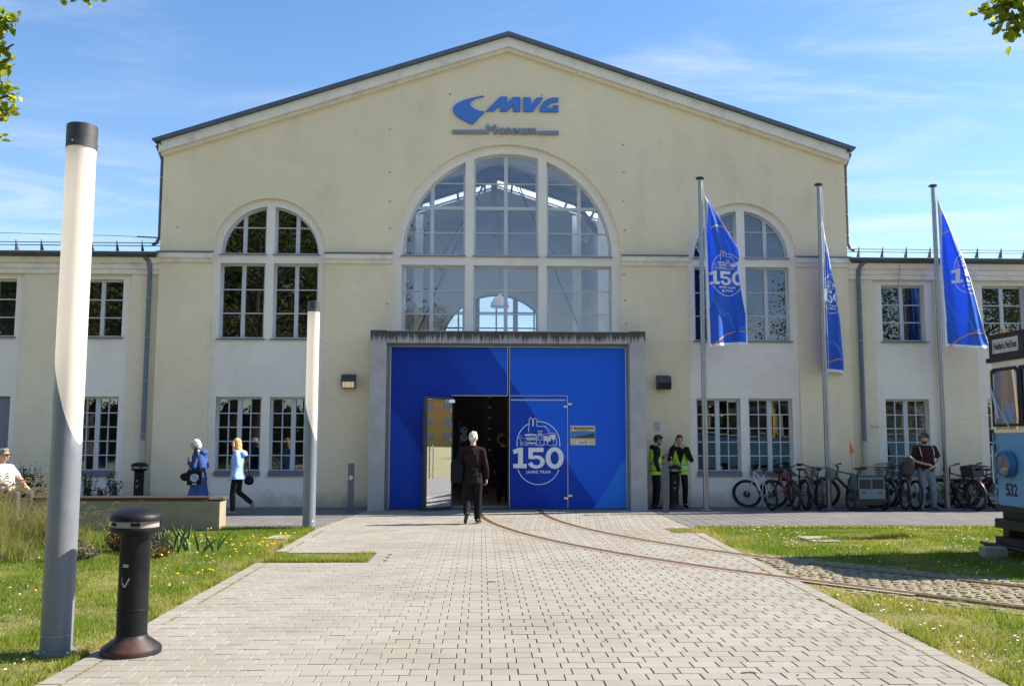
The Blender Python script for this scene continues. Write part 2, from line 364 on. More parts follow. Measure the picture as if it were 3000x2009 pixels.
SANDJ = mat('joint_sand', (0.115, 0.098, 0.072), 0.95, var=0.3, vs_=6, bump=0.4, bs=80, dirt=(0.09, 0.10, 0.03), dirtamt=0.6, ds=3)
path = MB()
path.prism([(-3.10, -30), (edgeR(-30) - .02, -30), (edgeR(17) - .02, 17), (edgeR(17), 22.3), (-2.68, 22.3), (-3.10, 17.8), (-3.10, 14.14), (-1.58, 14.14), (-1.58, 13.0), (-3.10, 13.0)], -0.2, -0.010, 'XY')
path_obj = path.build('paved_path', SANDJ); tag(path_obj, 'pale concrete paver path running up to the blue gate', kind='structure'); PATH = path_obj
PW_, PD_, PJ = 0.200, 0.1715, 0.0078
def inrect(x, y, r): return r[0] < x < r[1] and r[2] < y < r[3]
NOTCH = (-3.2, -1.56, 13.0, 14.13)
cells = []
y = 5.55; row = 0
while y < 22.22:
    ym = y + PD_ / 2
    xl = -2.92 if y < 17.7 else (-3.10 + (ym - 17.8) * (0.42 / 4.2))
    xr = edgeR(ym) - 0.175 if y < 16.95 else edgeR(17)
    if y > 16.8 and y < 17.7: xr = 3.50
    x = xl - (0.068 if row % 2 else 0.0) - 0.0
    while x < xr - 0.03:
        x0 = max(x, xl); x1 = min(x + PW_, xr)
        if x1 - x0 > 0.04:
            xm = (x0 + x1) / 2
            if not (NOTCH[0] - .2 < xm < NOTCH[1] + 0.19 and NOTCH[2] - 0.02 < ym < NOTCH[3] + .02): cells.append((x0, x1, y, y + PD_, 0))
        x += PW_
    y += PD_; row += 1
# border courses: end-on pavers along both edges and round the notch
y = 5.55
while y < 17.75:
    d = 0.171
    if not (NOTCH[2] - 0.12 < y < NOTCH[3] - .02): cells.append((-3.10, -2.925, y, y + d, 1))
    if y < 16.75: e = edgeR(y + d / 2); cells.append((e - 0.17, e, y, y + d, 1))
    y += d
y = 13.0
while y < 14.1: cells.append((-1.56, -1.375, y, y + 0.171, 1)); y += 0.171
x = -3.1
while x < -1.4: cells.append((x, x + .17, 12.84, 13.0, 1)); x += 0.17
cells.sort(key=lambda c: (c[2] + c[3]) ** 2 + 0.15 * (c[0] + c[1]) ** 2)
std = MB().bbox(-(PW_ - PJ) / 2, (PW_ - PJ) / 2, -(PD_ - 0.007) / 2, (PD_ - 0.007) / 2, -0.05, 0, 0.0028).mesh('paver'); std.materials.append(PAV_O)
cut = {}
def inview(c):
    m = Vector(((c[0] + c[1]) / 2, (c[2] + c[3]) / 2, 0)); q = CAMROT.to_3x3().inverted() @ (m - Vector((0, 0, CAMH)))
    return abs(q.x / -q.z) < 1500 / FPX + .02 and q.y / -q.z > -(PH / 2) / FPX - 0.012
k = 0; rest = MB(); rr = []
for c in cells:
    w_, d_ = c[1] - c[0], c[3] - c[2]; dz = random.uniform(-0.0025, 0.0015)
    if k < 300 and inview(c):
        k += 1
        if abs(w_ - PW_) < 1e-4: me = std
        else:
            key = (round(w_, 2), c[4])
            if key not in cut: cut[key] = MB().bbox(-w_ / 2 + .003, w_ / 2 - .003, -d_ / 2 + .0038, d_ / 2 - .0038, -0.05, 0, 0.0028).mesh('paver'); cut[key].materials.append(PAV_O)
            me = cut[key]
        o = link('paver', me, PATH, ((c[0] + c[1]) / 2, (c[2] + c[3]) / 2, dz)); o.rotation_euler = (random.gauss(0, .004), random.gauss(0, .004), random.gauss(0, .004))
    else:
        rest.bbox(c[0] + PJ / 2, c[1] - PJ / 2, c[2] + .0035, c[3] - .0035, -0.05, dz, 0.0028); rr += [random.random()] * 9
me = rest.mesh('paver_field'); me.materials.append(PAV_A); at = me.attributes.new('rnd', 'FLOAT', 'FACE'); at.data.foreach_set('value', rr)
tag(link('paver_field', me, PATH), None, kind='stuff')

sq = MB(); sq.prism([(-70, -70), (70, -70), (70, 1.5), (edgeR(0) + .3, 1.5), (edgeR(0) + .3, -30.2), (-3.4, -30.2), (-3.4, 1.5), (-70, 1.5)], -0.2, -0.012, 'XY')
tag(sq.build('bounce_forecourt', mat('bounce_pale', (.26, .25, .235), .9, var=.1, vs_=.6, bump=.3, bs=40)), None, kind='structure')  # pale ground sheet added behind the camera to bounce light on the facade
# ---- dark slab pavement along the building
SLAB_A = paver_mat('dark_slab', (0.145, 0.15, 0.158), 'attr', 0.10)
def pavement(name, x0f, x1f, label):
    base = MB().prism([(x0f(17.86), 17.86), (x1f(17.86), 17.86), (x1f(23.3), 23.3), (x0f(23.3), 23.3)], -0.2, -0.009, 'XY').build(name, SANDJ)
    tag(base, label, kind='structure'); mb = MB(); ra = []
    xa = min(x0f(17.86), x0f(23.3)); xb = max(x1f(17.86), x1f(23.3)); x = xa; c = 0
    while x < xb:
        y = 17.87 - (0.2 if c % 2 else 0)
        while y < 23.25:
            ya, yb = max(y, 17.87), min(y + 0.4, 23.28); ym = (ya + yb) / 2
            q0 = max(x, x0f(ym)); q1 = min(x + 0.26, x1f(ym))
            if q1 - q0 > .03 and yb - ya > .05: mb.bbox(q0 + .003, q1 - .003, ya + .0025, yb - .0025, -0.05, random.uniform(-.002, .001), 0.004); ra += [random.random()] * 9
            y += 0.4
        x += 0.26; c += 1
    me = mb.mesh('slab_field'); me.materials.append(SLAB_A); me.attributes.new('rnd', 'FLOAT', 'FACE').data.foreach_set('value', ra)
    tag(link('slab_field', me, base), None, kind='stuff')
pavement('pavement_left', lambda y: -15.0, lambda y: -3.105 + max(0, (y - 17.8) * 0.1), 'dark slab pavement along the left half of the building')
pavement('pavement_right', lambda y: 4.06, lambda y: 17.0, 'dark slab pavement with parked bicycles along the right half')

# ---- tram rails
TX, TR, TY0, TH = 0.66, 14.9, 21.75, R_(41)
def track(off, s):
    """point at arc length s from the gate, off = sideways (right of travel negative X side)"""
    if s < 0: return Vector((TX + off, TY0 - s, 0)), Vector((0, -1, 0))
    r = TR - off; th = min(s / TR, TH); p = Vector((TX + TR - r * math.cos(th), TY0 - r * math.sin(th), 0)); d = Vector((math.sin(th), -math.cos(th), 0))
    if s / TR > TH: p += d * (s - TR * TH)
    return p, d
RUSTB = mat('rusty_concrete', (0.30, 0.24, 0.175), 0.9, var=0.18, vs_=5, bump=0.3, bs=90, dirt=(0.29, 0.18, 0.105), dirtamt=0.6, ds=2.2)
RAILM = mat('rail_steel', (0.21, 0.155, 0.115), 0.42, 0.6, var=0.2, vs_=9, dirt=(0.26, 0.15, 0.085), dirtamt=0.5, ds=5)
GROOVE = mat('rail_groove', (0.02, 0.016, 0.012), 0.95)
def strip(mb, off0, off1, s0, s1, z, n=70, th=0.003):
    a = []; b = []
    for i in range(n + 1):
        s = s0 + (s1 - s0) * i / n; a.append(track(off0, s)[0]); b.append(track(off1, s)[0])
    vs = [(p.x, p.y, z - th) for p in a] + [(p.x, p.y, z - th) for p in b] + [(p.x, p.y, z) for p in a] + [(p.x, p.y, z) for p in b]; m = n + 1
    fs = []
    for i in range(n): fs += [(2 * m + i, 2 * m + i + 1, 3 * m + i + 1, 3 * m + i), (i, i + 1, 2 * m + i + 1, 2 * m + i), (m + i, 3 * m + i, 3 * m + i + 1, m + i + 1)]
    mb.add(vs, fs)
SEND = 24.0
for sgn, lab in ((-1, 'rusty grooved tram rail nearer the camera curving out of the gate'), (1, 'rusty grooved tram rail farther from the camera curving out of the gate')):
    o0 = sgn * 0.7175
    t_ = thing('tram_rail', lab, 'rail', (0, 0, 0), group='tram rails curving out of the gate')
    m1 = MB(); strip(m1, o0 - 0.11, o0 + 0.13, 0.15, 12.3 if sgn < 0 else 10.2, 0.004, th=0.012); m1.build('bedding_strip', RUSTB, t_)
    m2 = MB(); strip(m2, o0 - 0.035, o0 + 0.03, -0.5, SEND, 0.009, 90, 0.05); m2.build('rail_head', RAILM, t_)
    m3 = MB(); strip(m3, o0 + 0.032, o0 + 0.062, -0.5, SEND, 0.0065, 90, 0.05); m3.build('groove', GROOVE, t_)
    m4 = MB(); strip(m4, o0 + 0.064, o0 + 0.08, -0.5, SEND, 0.008, 90, 0.05); m4.build('rail_lip', RAILM, t_)
# ---- grass-jointed cobbles in the outdoor track
COB = paver_mat('cobble_stone', (0.25, 0.225, 0.185), 'attr', 0.22)
mb = MB(); ra = []
s = 8.8
while s < 22:
    off = -1.15
    while off < 1.20:
        if min(abs(off + .07 - .7175), abs(off + .07 + .7175)) > 0.11:
            p, d = track(off + 0.07 + random.uniform(-.01, .01), s + random.uniform(-.015, .015) + (0.06 if int(off * 7) % 2 else 0))
            edge = abs(off) > 0.95
            if p.x > edgeR(p.y) + 0.07 and not (edge and random.random() < 0.35):
                M = Matrix.Translation((p.x, p.y, random.uniform(-.009, -.003) - (0.004 if edge else 0))) @ Matrix.Rotation(math.atan2(d.y, d.x) + random.gauss(0, .06), 4, 'Z') @ Matrix.Rotation(random.gauss(0, .03), 4, 'X')
                l, wd = random.uniform(.05, .065), random.uniform(.046, .056); mb.bbox(-l, l, -wd, wd, -.06, .006, .008, M); ra += [random.random()] * 9
        off += 0.135
    s += 0.155
me = mb.mesh('track_cobbles'); me.materials.append(COB); me.attributes.new('rnd', 'FLOAT', 'FACE').data.foreach_set('value', ra)
tag(link('track_cobbles', me), 'worn cobblestones with grassy joints laid between the outdoor tram rails', kind='stuff')

# ---- lawn
BENCH = (-14.0, -4.92, 17.62, 18.15)
def on_track(x, y):
    # distance from the straight part of the track centre line
    p, d = track(0, TR * TH); q = Vector((x, y, 0)) - p; a = q.dot(d); c = abs(q.cross(d).z); return (a > -3.6) and c < 1.12
def lawn_left(x, y):
    if y > 17.82 or x > -3.12 and not (NOTCH[0] < x < NOTCH[1] - .02 and NOTCH[2] + .03 < y < NOTCH[3] - .03): return False
    if inrect(x, y, (-14, -4.92, 17.6, 18.2)): return False
    return True
def lawn_right(x, y):
    if inrect(x, y, (3.56, 4.2, 16.95, 17.8)): return True
    if y > 17.82 or x < edgeR(y) + 0.02: return False
    if on_track(x, y): return False
    return True
def scatter(fn, x0, x1, y0, y1, dens, vis=True):
    n = int((x1 - x0) * (y1 - y0) * dens); xs = RNG.uniform(x0, x1, n); ys = RNG.uniform(y0, y1, n)
    if vis:
        k = np.abs(xs / ys + 0.0) < 0.66; xs, ys = xs[k], ys[k]
    m = np.array([fn(a, b) for a, b in zip(xs, ys)], bool); return xs[m], ys[m]
def blades(xs, ys, h0, h1, w0, w1, lean=0.5, z=-0.016):
    n = len(xs); a = RNG.uniform(0, 2 * np.pi, n); b = RNG.uniform(0, 2 * np.pi, n); h = RNG.uniform(h0, h1, n); wd = RNG.uniform(w0, w1, n); ln = h * RNG.uniform(0.1, lean, n) * 2
    dx, dy = np.cos(a) * wd / 2, np.sin(a) * wd / 2; tx, ty = np.cos(b) * ln, np.sin(b) * ln
    V = np.empty((n, 4, 3), np.float32)
    V[:, 0] = np.stack([xs - dx, ys - dy, np.full(n, z)], 1); V[:, 1] = np.stack([xs + dx, ys + dy, np.full(n, z)], 1)
    V[:, 2] = np.stack([xs + dx * .35 + tx, ys + dy * .35 + ty, z + h], 1); V[:, 3] = np.stack([xs - dx * .35 + tx, ys - dy * .35 + ty, z + h], 1)
    return V.reshape(-1, 3), np.arange(n * 4).reshape(n, 4), RNG.random(n)
GRASS = leafmat('grass_blades', (0.075, 0.19, 0.012), (0.29, 0.365, 0.03), (0.48, 0.41, 0.14), 0.48)
def lawn(name, fn, box, dens, label):
    xs, ys = scatter(fn, *box, dens)
    # thin, dry patches towards paved edges and in worn spots
    keep = np.array([noise.noise((a * .8, b * .8, 3.1)) * .5 + noise.noise((a * 3, b * 3, 1)) * .25 for a, b in zip(xs, ys)]) + RNG.uniform(-.1, .5, len(xs)) > -0.02
    xs, ys = xs[keep], ys[keep]
    tall = np.array([noise.noise((a * 1.7, b * 1.7, 8.0)) for a, b in zip(xs, ys)])
    V, F, r = blades(xs, ys, 0.018, 0.055, 0.004, 0.008)
    V[:, 2] = -0.016 + (V[:, 2] + 0.016) * np.repeat(1 + np.clip(tall, -.4, .6) * 1.1, 4)
    dry = np.repeat(0, 1); r = np.clip(r * .75 + 0.55 * np.array([max(-.2, noise.noise((a * .9, b * .9, 5.5)) + .5 * noise.noise((a * 2.6, b * 2.6, 1.5))) for a, b in zip(xs, ys)]), 0, 1)
    de = np.array([min(abs(a - edgeR(b)) if a > 0 else abs(a + 3.12), abs(17.82 - b) * 1.3) for a, b in zip(xs, ys)]); r = np.clip(r + .75 * np.exp(-(de / .16)), 0, 1)
    tag(link(name, fast_mesh(name, V, F, GRASS, r)), label, 'grass', kind='stuff')
lawn('lawn_left', lawn_left, (-12, -1.5, 6.2, 17.85), 2600, 'short patchy lawn with dandelions left of the paver path')
lawn('lawn_right', lawn_right, (3.5, 12.5, 6.2, 17.85), 2600, 'short bright lawn with daisies right of the paver path')
# longer tufts creeping over the paved edges
def edge_tufts():
    xs = []; ys = []
    for i in range(5200):
        y = RNG.uniform(6.3, 17.6)
        if noise.noise((y * 1.3, 0, 0)) > 0.0: xs.append(-3.115 - abs(RNG.normal(0, .05))); ys.append(y)
        if noise.noise((y * 1.3, 9, 0)) > 0.05: xs.append(edgeR(y) + .02 + abs(RNG.normal(0, .05))); ys.append(y)
    for i in range(2600): xs.append(RNG.uniform(-4.9, -3.15)); ys.append(17.80 - abs(RNG.normal(0, .05)))
    for i in range(9000): xs.append(RNG.uniform(4.1, 11)); ys.append(17.80 - abs(RNG.normal(0, .07)))
    for i in range(1500): xs.append(RNG.uniform(-3.0, -1.6)); ys.append(13.05 + abs(RNG.normal(0, .07)))
    return np.array(xs), np.array(ys)
xs, ys = edge_tufts(); k = np.array([not on_track(a, b) or a < 3 for a, b in zip(xs, ys)]); V, F, r = blades(xs[k], ys[k], .02, .085, .004, .008, .45)
tag(link('edge_grass', fast_mesh('edge_grass', V, F, GRASS, r)), 'longer grass tufts creeping along the edges of the paving', 'grass', kind='stuff')
xs, ys = scatter(lambda a, b: on_track(a, b) and a > edgeR(b) + .1, 3.9, 12, 6.2, 13.5, 700); V, F, r = blades(xs, ys, .012, .04, .004, .007, .6); r = np.clip(r + .3, 0, 1)
tag(link('track_grass', fast_mesh('track_grass', V, F, GRASS, r)), 'sparse dry grass in the joints of the track cobbles', 'grass', kind='stuff')
# moss and weeds in the paver joints
jx = []; jy = []
for i in range(5200):
    y = RNG.uniform(6.3, 17.5)
    if noise.noise((y * 1.1, 4, 0)) > -.15: jx.append(-2.923 + RNG.normal(0, .004)); jy.append(y)
    y2 = RNG.uniform(6.3, 16.5)
    if noise.noise((y2 * 1.1, 7, 0)) > .1: jx.append(edgeR(y2) - .173 + RNG.normal(0, .004)); jy.append(y2)
    if i < 1500:
        q_ = RNG.integers(0, 90); yy_ = 5.55 + q_ * PD_ + RNG.normal(0, .003); xx_ = RNG.uniform(-2.9, 3.6)
        if noise.noise((xx_ * 1.3, yy_ * 1.3, 3)) > .28 and yy_ < 17: jx.append(xx_); jy.append(yy_)
V, F, r = blades(np.array(jx), np.array(jy), .006, .022, .004, .008, .7, -.012)
tag(link('joint_weeds', fast_mesh('joint_weeds', V, F, GRASS, np.clip(r + .25, 0, 1))), 'moss and tiny weeds growing in the paver joints', 'weeds', kind='stuff')
# ---- meadow flowers
def flowers(name, pts, mk, mat_, label):
    mb = MB()
    for p in pts: mk(mb, p)
    o = mb.build(name, mat_); tag(o, label, 'flowers', kind='stuff')
DAISYW = mat('daisy_petals', (0.82, 0.82, 0.80), 0.7, var=0.05); DANDY = mat('dandelion_petals', (0.80, 0.52, 0.01), 0.7, var=0.12); STEM = mat('flower_stem', (0.12, 0.2, 0.04), 0.7)
def mk_daisy(mb, p):
    h = random.uniform(.035, .07); a = random.uniform(0, 6.28); t_ = random.uniform(.1, .5); c = Vector((p[0], p[1], -.016 + h)); M = Matrix.Rotation(a, 4, 'Z') @ Matrix.Rotation(t_, 4, 'X'); r = random.uniform(.008, .0125)
    mb.cur = 0; ring = [M @ Vector((r * math.cos(i * 1.0472), r * math.sin(i * 1.0472), 0.002)) + c for i in range(6)]; mb.add(ring + [c + M @ Vector((0, 0, -.003))], [(0, 1, 2, 3, 4, 5)] + [(6, (i + 1) % 6, i) for i in range(6)])
    mb.cur = 1; r2 = r * .38; mb.add([M @ Vector((r2 * math.cos(i * 1.57), r2 * math.sin(i * 1.57), 0.004)) + c for i in range(4)], [(0, 1, 2, 3)])
    mb.cur = 2; mb.add([(p[0] - .001, p[1], -.016), (p[0] + .001, p[1], -.016), tuple(c)], [(0, 1, 2)])
def mk_dandy(mb, p):
    h = random.uniform(.05, .13); c = Vector((p[0], p[1], -.016 + h)); r = random.uniform(.014, .021); mb.cur = 1
    mb.lathe([(r * .4, -.010), (r, .0), (r * .8, .006), (r * .3, .010)], 8, M=Matrix.Translation(c) @ Matrix.Rotation(random.uniform(-.4, .4), 4, 'X') @ Matrix.Rotation(random.uniform(-.4, .4), 4, 'Y'))
    mb.cur = 2; mb.tube([(p[0] + random.uniform(-.01, .01), p[1], -.016), c], .0022, 4)
FM = [DAISYW, DANDY, STEM]
def pts_in(fn, box, dens, th=None, sd=0.0):
    xs, ys = scatter(fn, *box, dens); return [(a, b) for a, b in zip(xs, ys) if th is None or noise.noise((a * .7 + sd, b * .7, 2.2)) > th]
flowers('daisies_right', pts_in(lawn_right, (3.6, 12, 6.4, 17.8), 34, 0.0), mk_daisy, FM, 'white daisies dotted over the lawn right of the path')
flowers('daisies_left', pts_in(lawn_left, (-10, -2, 6.4, 17.8), 7, 0.05, 4) + [tuple(G(x, y)[:2]) for x, y in ((58, 1927), (78, 1936), (110, 1931), (128, 1928), (50, 1950), (40, 1968), (30, 1785), (16, 1972))], mk_daisy, FM, 'white daisies dotted over the lawn left of the path')
dl = [p for p in pts_in(lawn_left, (-5.2, -3.1, 10.5, 17.4), 12, 0.05, 1) + [tuple((G(x * 1.2815, y * 1.2815)[:2])) for x, y in ((560, 1238), (600, 1243), (590, 1255), (640, 1232), (655, 1228), (690, 1222), (700, 1218), (610, 1262), (535, 1270), (525, 1283), (560, 1300), (585, 1318), (650, 1322), (478, 1320), (495, 1330), (480, 1370), (622, 1340), (540, 1315), (600, 1300), (570, 1275), (620, 1250), (665, 1240), (675, 1250), (80, 1365), (330, 1268), (100, 1880))] if lawn_left(p[0] + .06, p[1])]
flowers('dandelions_left', dl, mk_dandy, FM, 'yellow dandelions along the lawn edge left of the path')
flowers('dandelions_right', pts_in(lawn_right, (4.5, 11, 14.5, 17.8), 5, 0.0, 2) + pts_in(lawn_right, (4.2, 8, 7, 13), 1.6, 0), mk_dandy, FM, 'yellow dandelions scattered in the lawn right of the path')
# dead leaves and twigs on the paving
mb = MB()
for i in range(90):
    x, y = random.uniform(-3, 3.7), random.uniform(6.5, 20); a = random.uniform(0, 6.28); l = random.uniform(.008, .025); M = Matrix.Translation((x, y, .006)) @ Matrix.Rotation(a, 4, 'Z')
    mb.add([M @ Vector(q) for q in ((-l, 0, 0), (0, -l * .4, .004), (l, 0, .002), (0, l * .4, .005))], [(0, 1, 2, 3)])
for (x, y) in (G(2195, 1972)[:2], G(1440, 1705)[:2]): mb.tube([(x - .06, y, .006), (x, y + .01, .010), (x + .05, y - .004, .006)], .005, 5)
tag(mb.build('leaf_litter', mat('dry_leaf', (0.13, 0.075, 0.035), 0.8, var=.4, vs_=20)), 'small dry leaves and twigs lying on the pavers', kind='stuff')
# flat stone covers in the lawn
STONE = mat('concrete_slab', (0.30, 0.28, 0.24), 0.9, var=.12, vs_=8, bump=.4, bs=70, dirt=(.2, .19, .15), dirtamt=.5)
for (c, sx_, sy_, lab) in ((G(2400, 1578), .26, .42, 'flat concrete cover slab set in the daisy lawn on the right'), (G(818, 1572), .16, .30, 'flat concrete cover slab in the lawn near the irises')):
    o = MB().bbox(-sx_, sx_, -sy_, sy_, -.05, .006, .004).build('cover_slab', STONE, loc=(c.x, c.y, 0)); tag(o, lab, 'slab')
# ================================================================== MUSEUM HALL
WY = 23.10; XC = 0.65
def clip_poly(poly, x0, x1, z0, z1):
    def cl(p, ax, v, keep_ge):
        o = []
        for i in range(len(p)):
            a, b = p[i - 1], p[i]; ia = (a[ax] >= v) == keep_ge or a[ax] == v; ib = (b[ax] >= v) == keep_ge or b[ax] == v
            if ia != ib:
                t_ = (v - a[ax]) / (b[ax] - a[ax]); q = [a[0] + (b[0] - a[0]) * t_, a[1] + (b[1] - a[1]) * t_]; q[ax] = v; o.append(tuple(q))
            if ib: o.append(b)
        return o
    for ax, v, g in ((0, x0, True), (0, x1, False), (1, z0, True), (1, z1, False)):
        poly = cl(poly, ax, v, g)
        if len(poly) < 3: return []
    return poly
PANES = {}
def window(parent, outer, inner, vd, hd, y, ft=0.07, sill=None, name='window', glass_=None, tilt=0.0048, fmat=None):
    """frame with real openings between divisions vd=[(x,width)], hd=[(z,width)]; every pane its own object"""
    xs = [p[0] for p in inner]; zs = [p[1] for p in inner]; vb = [(min(xs), 0)] + sorted(vd) + [(max(xs), 0)]; hb = [(min(zs), 0)] + sorted(hd) + [(max(zs), 0)]
    cells_ = []
    for i in range(len(vb) - 1):
        for j in range(len(hb) - 1):
            c = clip_poly(inner, vb[i][0] + vb[i][1] / 2, vb[i + 1][0] - vb[i + 1][1] / 2, hb[j][0] + hb[j][1] / 2, hb[j + 1][0] - hb[j + 1][1] / 2)
            if len(c) >= 3:
                a = abs(sum(c[k - 1][0] * c[k][1] - c[k][0] * c[k - 1][1] for k in range(len(c)))) / 2
                if a > 0.004: cells_.append(c)
    fr = plate(name, [outer] + cells_, y, ft, fmat or FRAME, parent)
    for c in cells_:
        cx_ = sum(p[0] for p in c) / len(c); cz_ = sum(p[1] for p in c) / len(c); loc = [(p[0] - cx_, p[1] - cz_) for p in c]; e = 1.02
        key = tuple(round(q, 3) for p in loc for q in p) + (glass_.name if glass_ else '',)
        if key not in PANES:
            m_ = MB().prism([(p[0] * e, p[1] * e) for p in loc], -0.003, 0.003).mesh('pane'); m_.materials.append(glass_ or GLASS); PANES[key] = m_
        o = link('pane', PANES[key], fr, (cx_, 0.034, cz_)); o.rotation_euler = (random.gauss(0, tilt), 0, random.gauss(0, tilt))
    if sill:
        x0, x1, z, dz, yf = sill; MB().prism([(yf - y, z - dz), (0.0, z - dz * .2), (0.0, z + .012), (yf - y, z - .018)], x0, x1, 'YZ').build('sill', SILL, fr)
    return fr
def inset(r, k): return rect(r[0] + k, r[1] - k, r[2] + k, r[3] - k)
def rwin(parent, r, y, kind, sill=None, bd=0.055, **kw):
    x0, x1, z0, z1 = r; xm = (x0 + x1) / 2; o = rect(*r); i = inset(r, bd)
    if kind == 'low':
        a = (xm - x0 - bd) / 2; vd = [(xm, 0.115), (x0 + bd + a - .02, .024), (x1 - bd - a + .02, .024)]; n = 5
    else: vd = [(xm, 0.10)]; n = 3
    hd = [(z0 + bd + (z1 - z0 - 2 * bd) * k_ / n, 0.026) for k_ in range(1, n)]
    return window(parent, o, i, vd, hd, y, sill=sill, **kw)
def arcwin(cx, cz, R, xa, xb, z0, n=26):
    def ang(x): return math.acos(max(-1, min(1, (x - cx) / R)))
    a0, a1 = ang(xb), ang(xa); top = [(cx + R * math.cos(a0 + (a1 - a0) * i / n), cz + R * math.sin(a0 + (a1 - a0) * i / n)) for i in range(n + 1)]
    top = [p for p in top if p[1] > z0 + 1e-4]
    return [(xa, z0), (xb, z0)] + top if top[0][0] < xb + 1e-6 else [(xa, z0), (xb, z0)] + top
def archloop(c, hw, z0, zs, n=40): return [(c - hw, z0), (c + hw, z0)] + arc(c, zs, hw, 0, 180, n)
hall = thing('museum_hall', 'large cream plastered gabled hall with arched windows and blue gate', 'building', (0, 0, 0))
BAYS = (XC - 6.04, XC + 6.04)
CWIN = {'xa': XC - 2.70, 'xb': XC + 2.68}
wall_loops = [[(-8.13, -0.1), (9.44, -0.1), (9.44, 9.0), (XC, 11.88), (-8.13, 9.0)], archloop(XC, 2.90, 0.02, 6.35, 64)] + [archloop(c, 1.42, 0.02, 6.35) for c in BAYS]
plate('wall', wall_loops, WY, 0.34, CREAM, hall, bevel=0.0)
# --- side bays
for c in BAYS:
    cols = [(c - 1.235, c - 0.105), (c + 0.105, c + 1.235)]
    loops = [archloop(c, 1.50, -0.1, 6.35)]; wins = []
    for i, (a, b) in enumerate(cols):
        lo, up = (a, b, 0.86, 2.72), (a, b, 4.18, 6.11)
        lun = arcwin(c, 6.345, 1.235, a + (0.0), b, 6.345); lun_in = arcwin(c, 6.345, 1.185, a + .05, b - .05, 6.395)
        loops += [rect(*lo), rect(*up), lun]; wins.append((lo, up, lun, lun_in, i))
    plate('niche_wall', loops, WY + 0.10, 0.26, WHITEP, hall)
    for lo, up, lun, lun_in, i in wins:
        rwin(hall, lo, WY + 0.235, 'low', sill=(lo[0] - .0, lo[1] + .0, lo[2] + .02, .12, WY + 0.05))
        rwin(hall, up, WY + 0.235, 'up', sill=(up[0] - .05, up[1] + .05, up[2] + .015, .045, WY + 0.05))
        xm = (up[0] + up[1]) / 2 + (0.0)
        window(hall, lun, lun_in, [(xm, .10)], [(7.05, .026)], WY + 0.235, sill=(lun[0][0] - .03, lun[1][0] + .03, 6.355, .04, WY + 0.05))
# --- central bay
M1, M2 = (-0.44, -0.22), (1.44, 1.66); R0 = 2.69
cols = [(XC - 2.70, M1[0]), (M1[1], M2[0]), (M2[1], XC + 2.68)]
loops = [archloop(XC, 2.98, 4.0, 6.35, 64)]; W = []
for i, (a, b) in enumerate(cols):
    up = (a, b, 4.16, 6.10); lun = arcwin(XC, 6.345, R0, a, b, 6.345, 30); lin = arcwin(XC, 6.345, R0 - .055, a + .05, b - .05, 6.395, 30); loops += [rect(*up), lun]; W.append((up, lun, lin))
plate('niche_wall', loops, WY + 0.10, 0.26, WHITEP, hall)
SUBM = (-1.29, 0.61, 2.51)
for (up, lun, lin), sm in zip(W, SUBM):
    window(hall, rect(*up), inset(up, .055), [(sm, .095)], [(5.46, .026), (4.86, .026)], WY + 0.235)
    window(hall, lun, lin, [(sm, .095)], [(8.27, .026), (7.62, .085), (6.97, .026)], WY + 0.235, sill=(lun[0][0] - .03, lun[1][0] + .03, 6.355, .04, WY + 0.05))
# --- cornice pieces with sheet-metal cover
for a, b in ((-8.17, XC - 7.44), (XC - 4.62, XC - 2.93), (XC + 2.93, XC + 4.62), (XC + 7.44, 9.48)):
    cn = MB().prism([(WY - .13, 6.345), (WY - .13, 6.20), (WY - .075, 6.195), (WY - .06, 6.10), (WY + .0, 6.07), (WY + .02, 6.345)], a, b, 'YZ').build('cornice', TRIM, hall)
    MB().prism([(WY - .155, 6.35), (WY + .03, 6.40), (WY + .03, 6.375), (WY - .155, 6.325)], a - .012, b + .012, 'YZ').build('cover_sheet', ZINC, cn)
# --- gable band, roof
def slope(x): return 12.17 - 0.3303 * abs(x - XC)
def band(y0, y1, t0, t1, xl, xr, name, m):
    pl_ = [(xl, slope(xl) - t0), (XC, slope(XC) - t0), (xr, slope(xr) - t0), (xr, slope(xr) - t1), (XC, slope(XC) - t1), (xl, slope(xl) - t1)]
    return MB().prism(pl_, y0, y1).build(name, m, hall)
band(WY - .20, WY + .2, 0.105, 0.36, -8.20, 9.50, 'gable_band', TRIM)
band(WY - .10, WY + .2, 0.3605, 0.44, -8.16, 9.47, 'gable_moulding', TRIM)
for (ya, yb) in ((WY - .30, 25.0), (31.5, 36.2), (37.3, 41.3)):
    for s_ in (-1, 1):
        xe = -8.29 if s_ < 0 else 9.60
        r_ = MB().prism([(XC, slope(XC)), (xe, slope(xe)), (xe, slope(xe) - .10), (XC, slope(XC) - .10)], ya, yb).build('roof', ROOFM, hall)
        MB().prism([(XC, slope(XC) - .104), (xe, slope(xe) - .104), (xe, slope(xe) - .16), (XC, slope(XC) - .16)], WY + .35 if ya < 23 else ya, yb).build('ceiling_lining', mat('ceiling_boards', (0.80, 0.81, 0.80), .8, var=.08, vs_=1.2, dirt=(.3, .3, .3), dirtamt=.3), r_)
SKYL = glass('skylight', (.92, .95, .97), 1.5); FROST, t, b = newmat('frosted_glass'); b.inputs['Base Color'].default_value = (.8, .82, .84, 1); b.inputs['Transmission Weight'].default_value = 0; trn = t.nodes.new('ShaderNodeBsdfTranslucent'); trn.inputs[0].default_value = (.85, .88, .9, 1); t.links.new(trn.outputs[0], t.nodes['Material Output'].inputs[0])
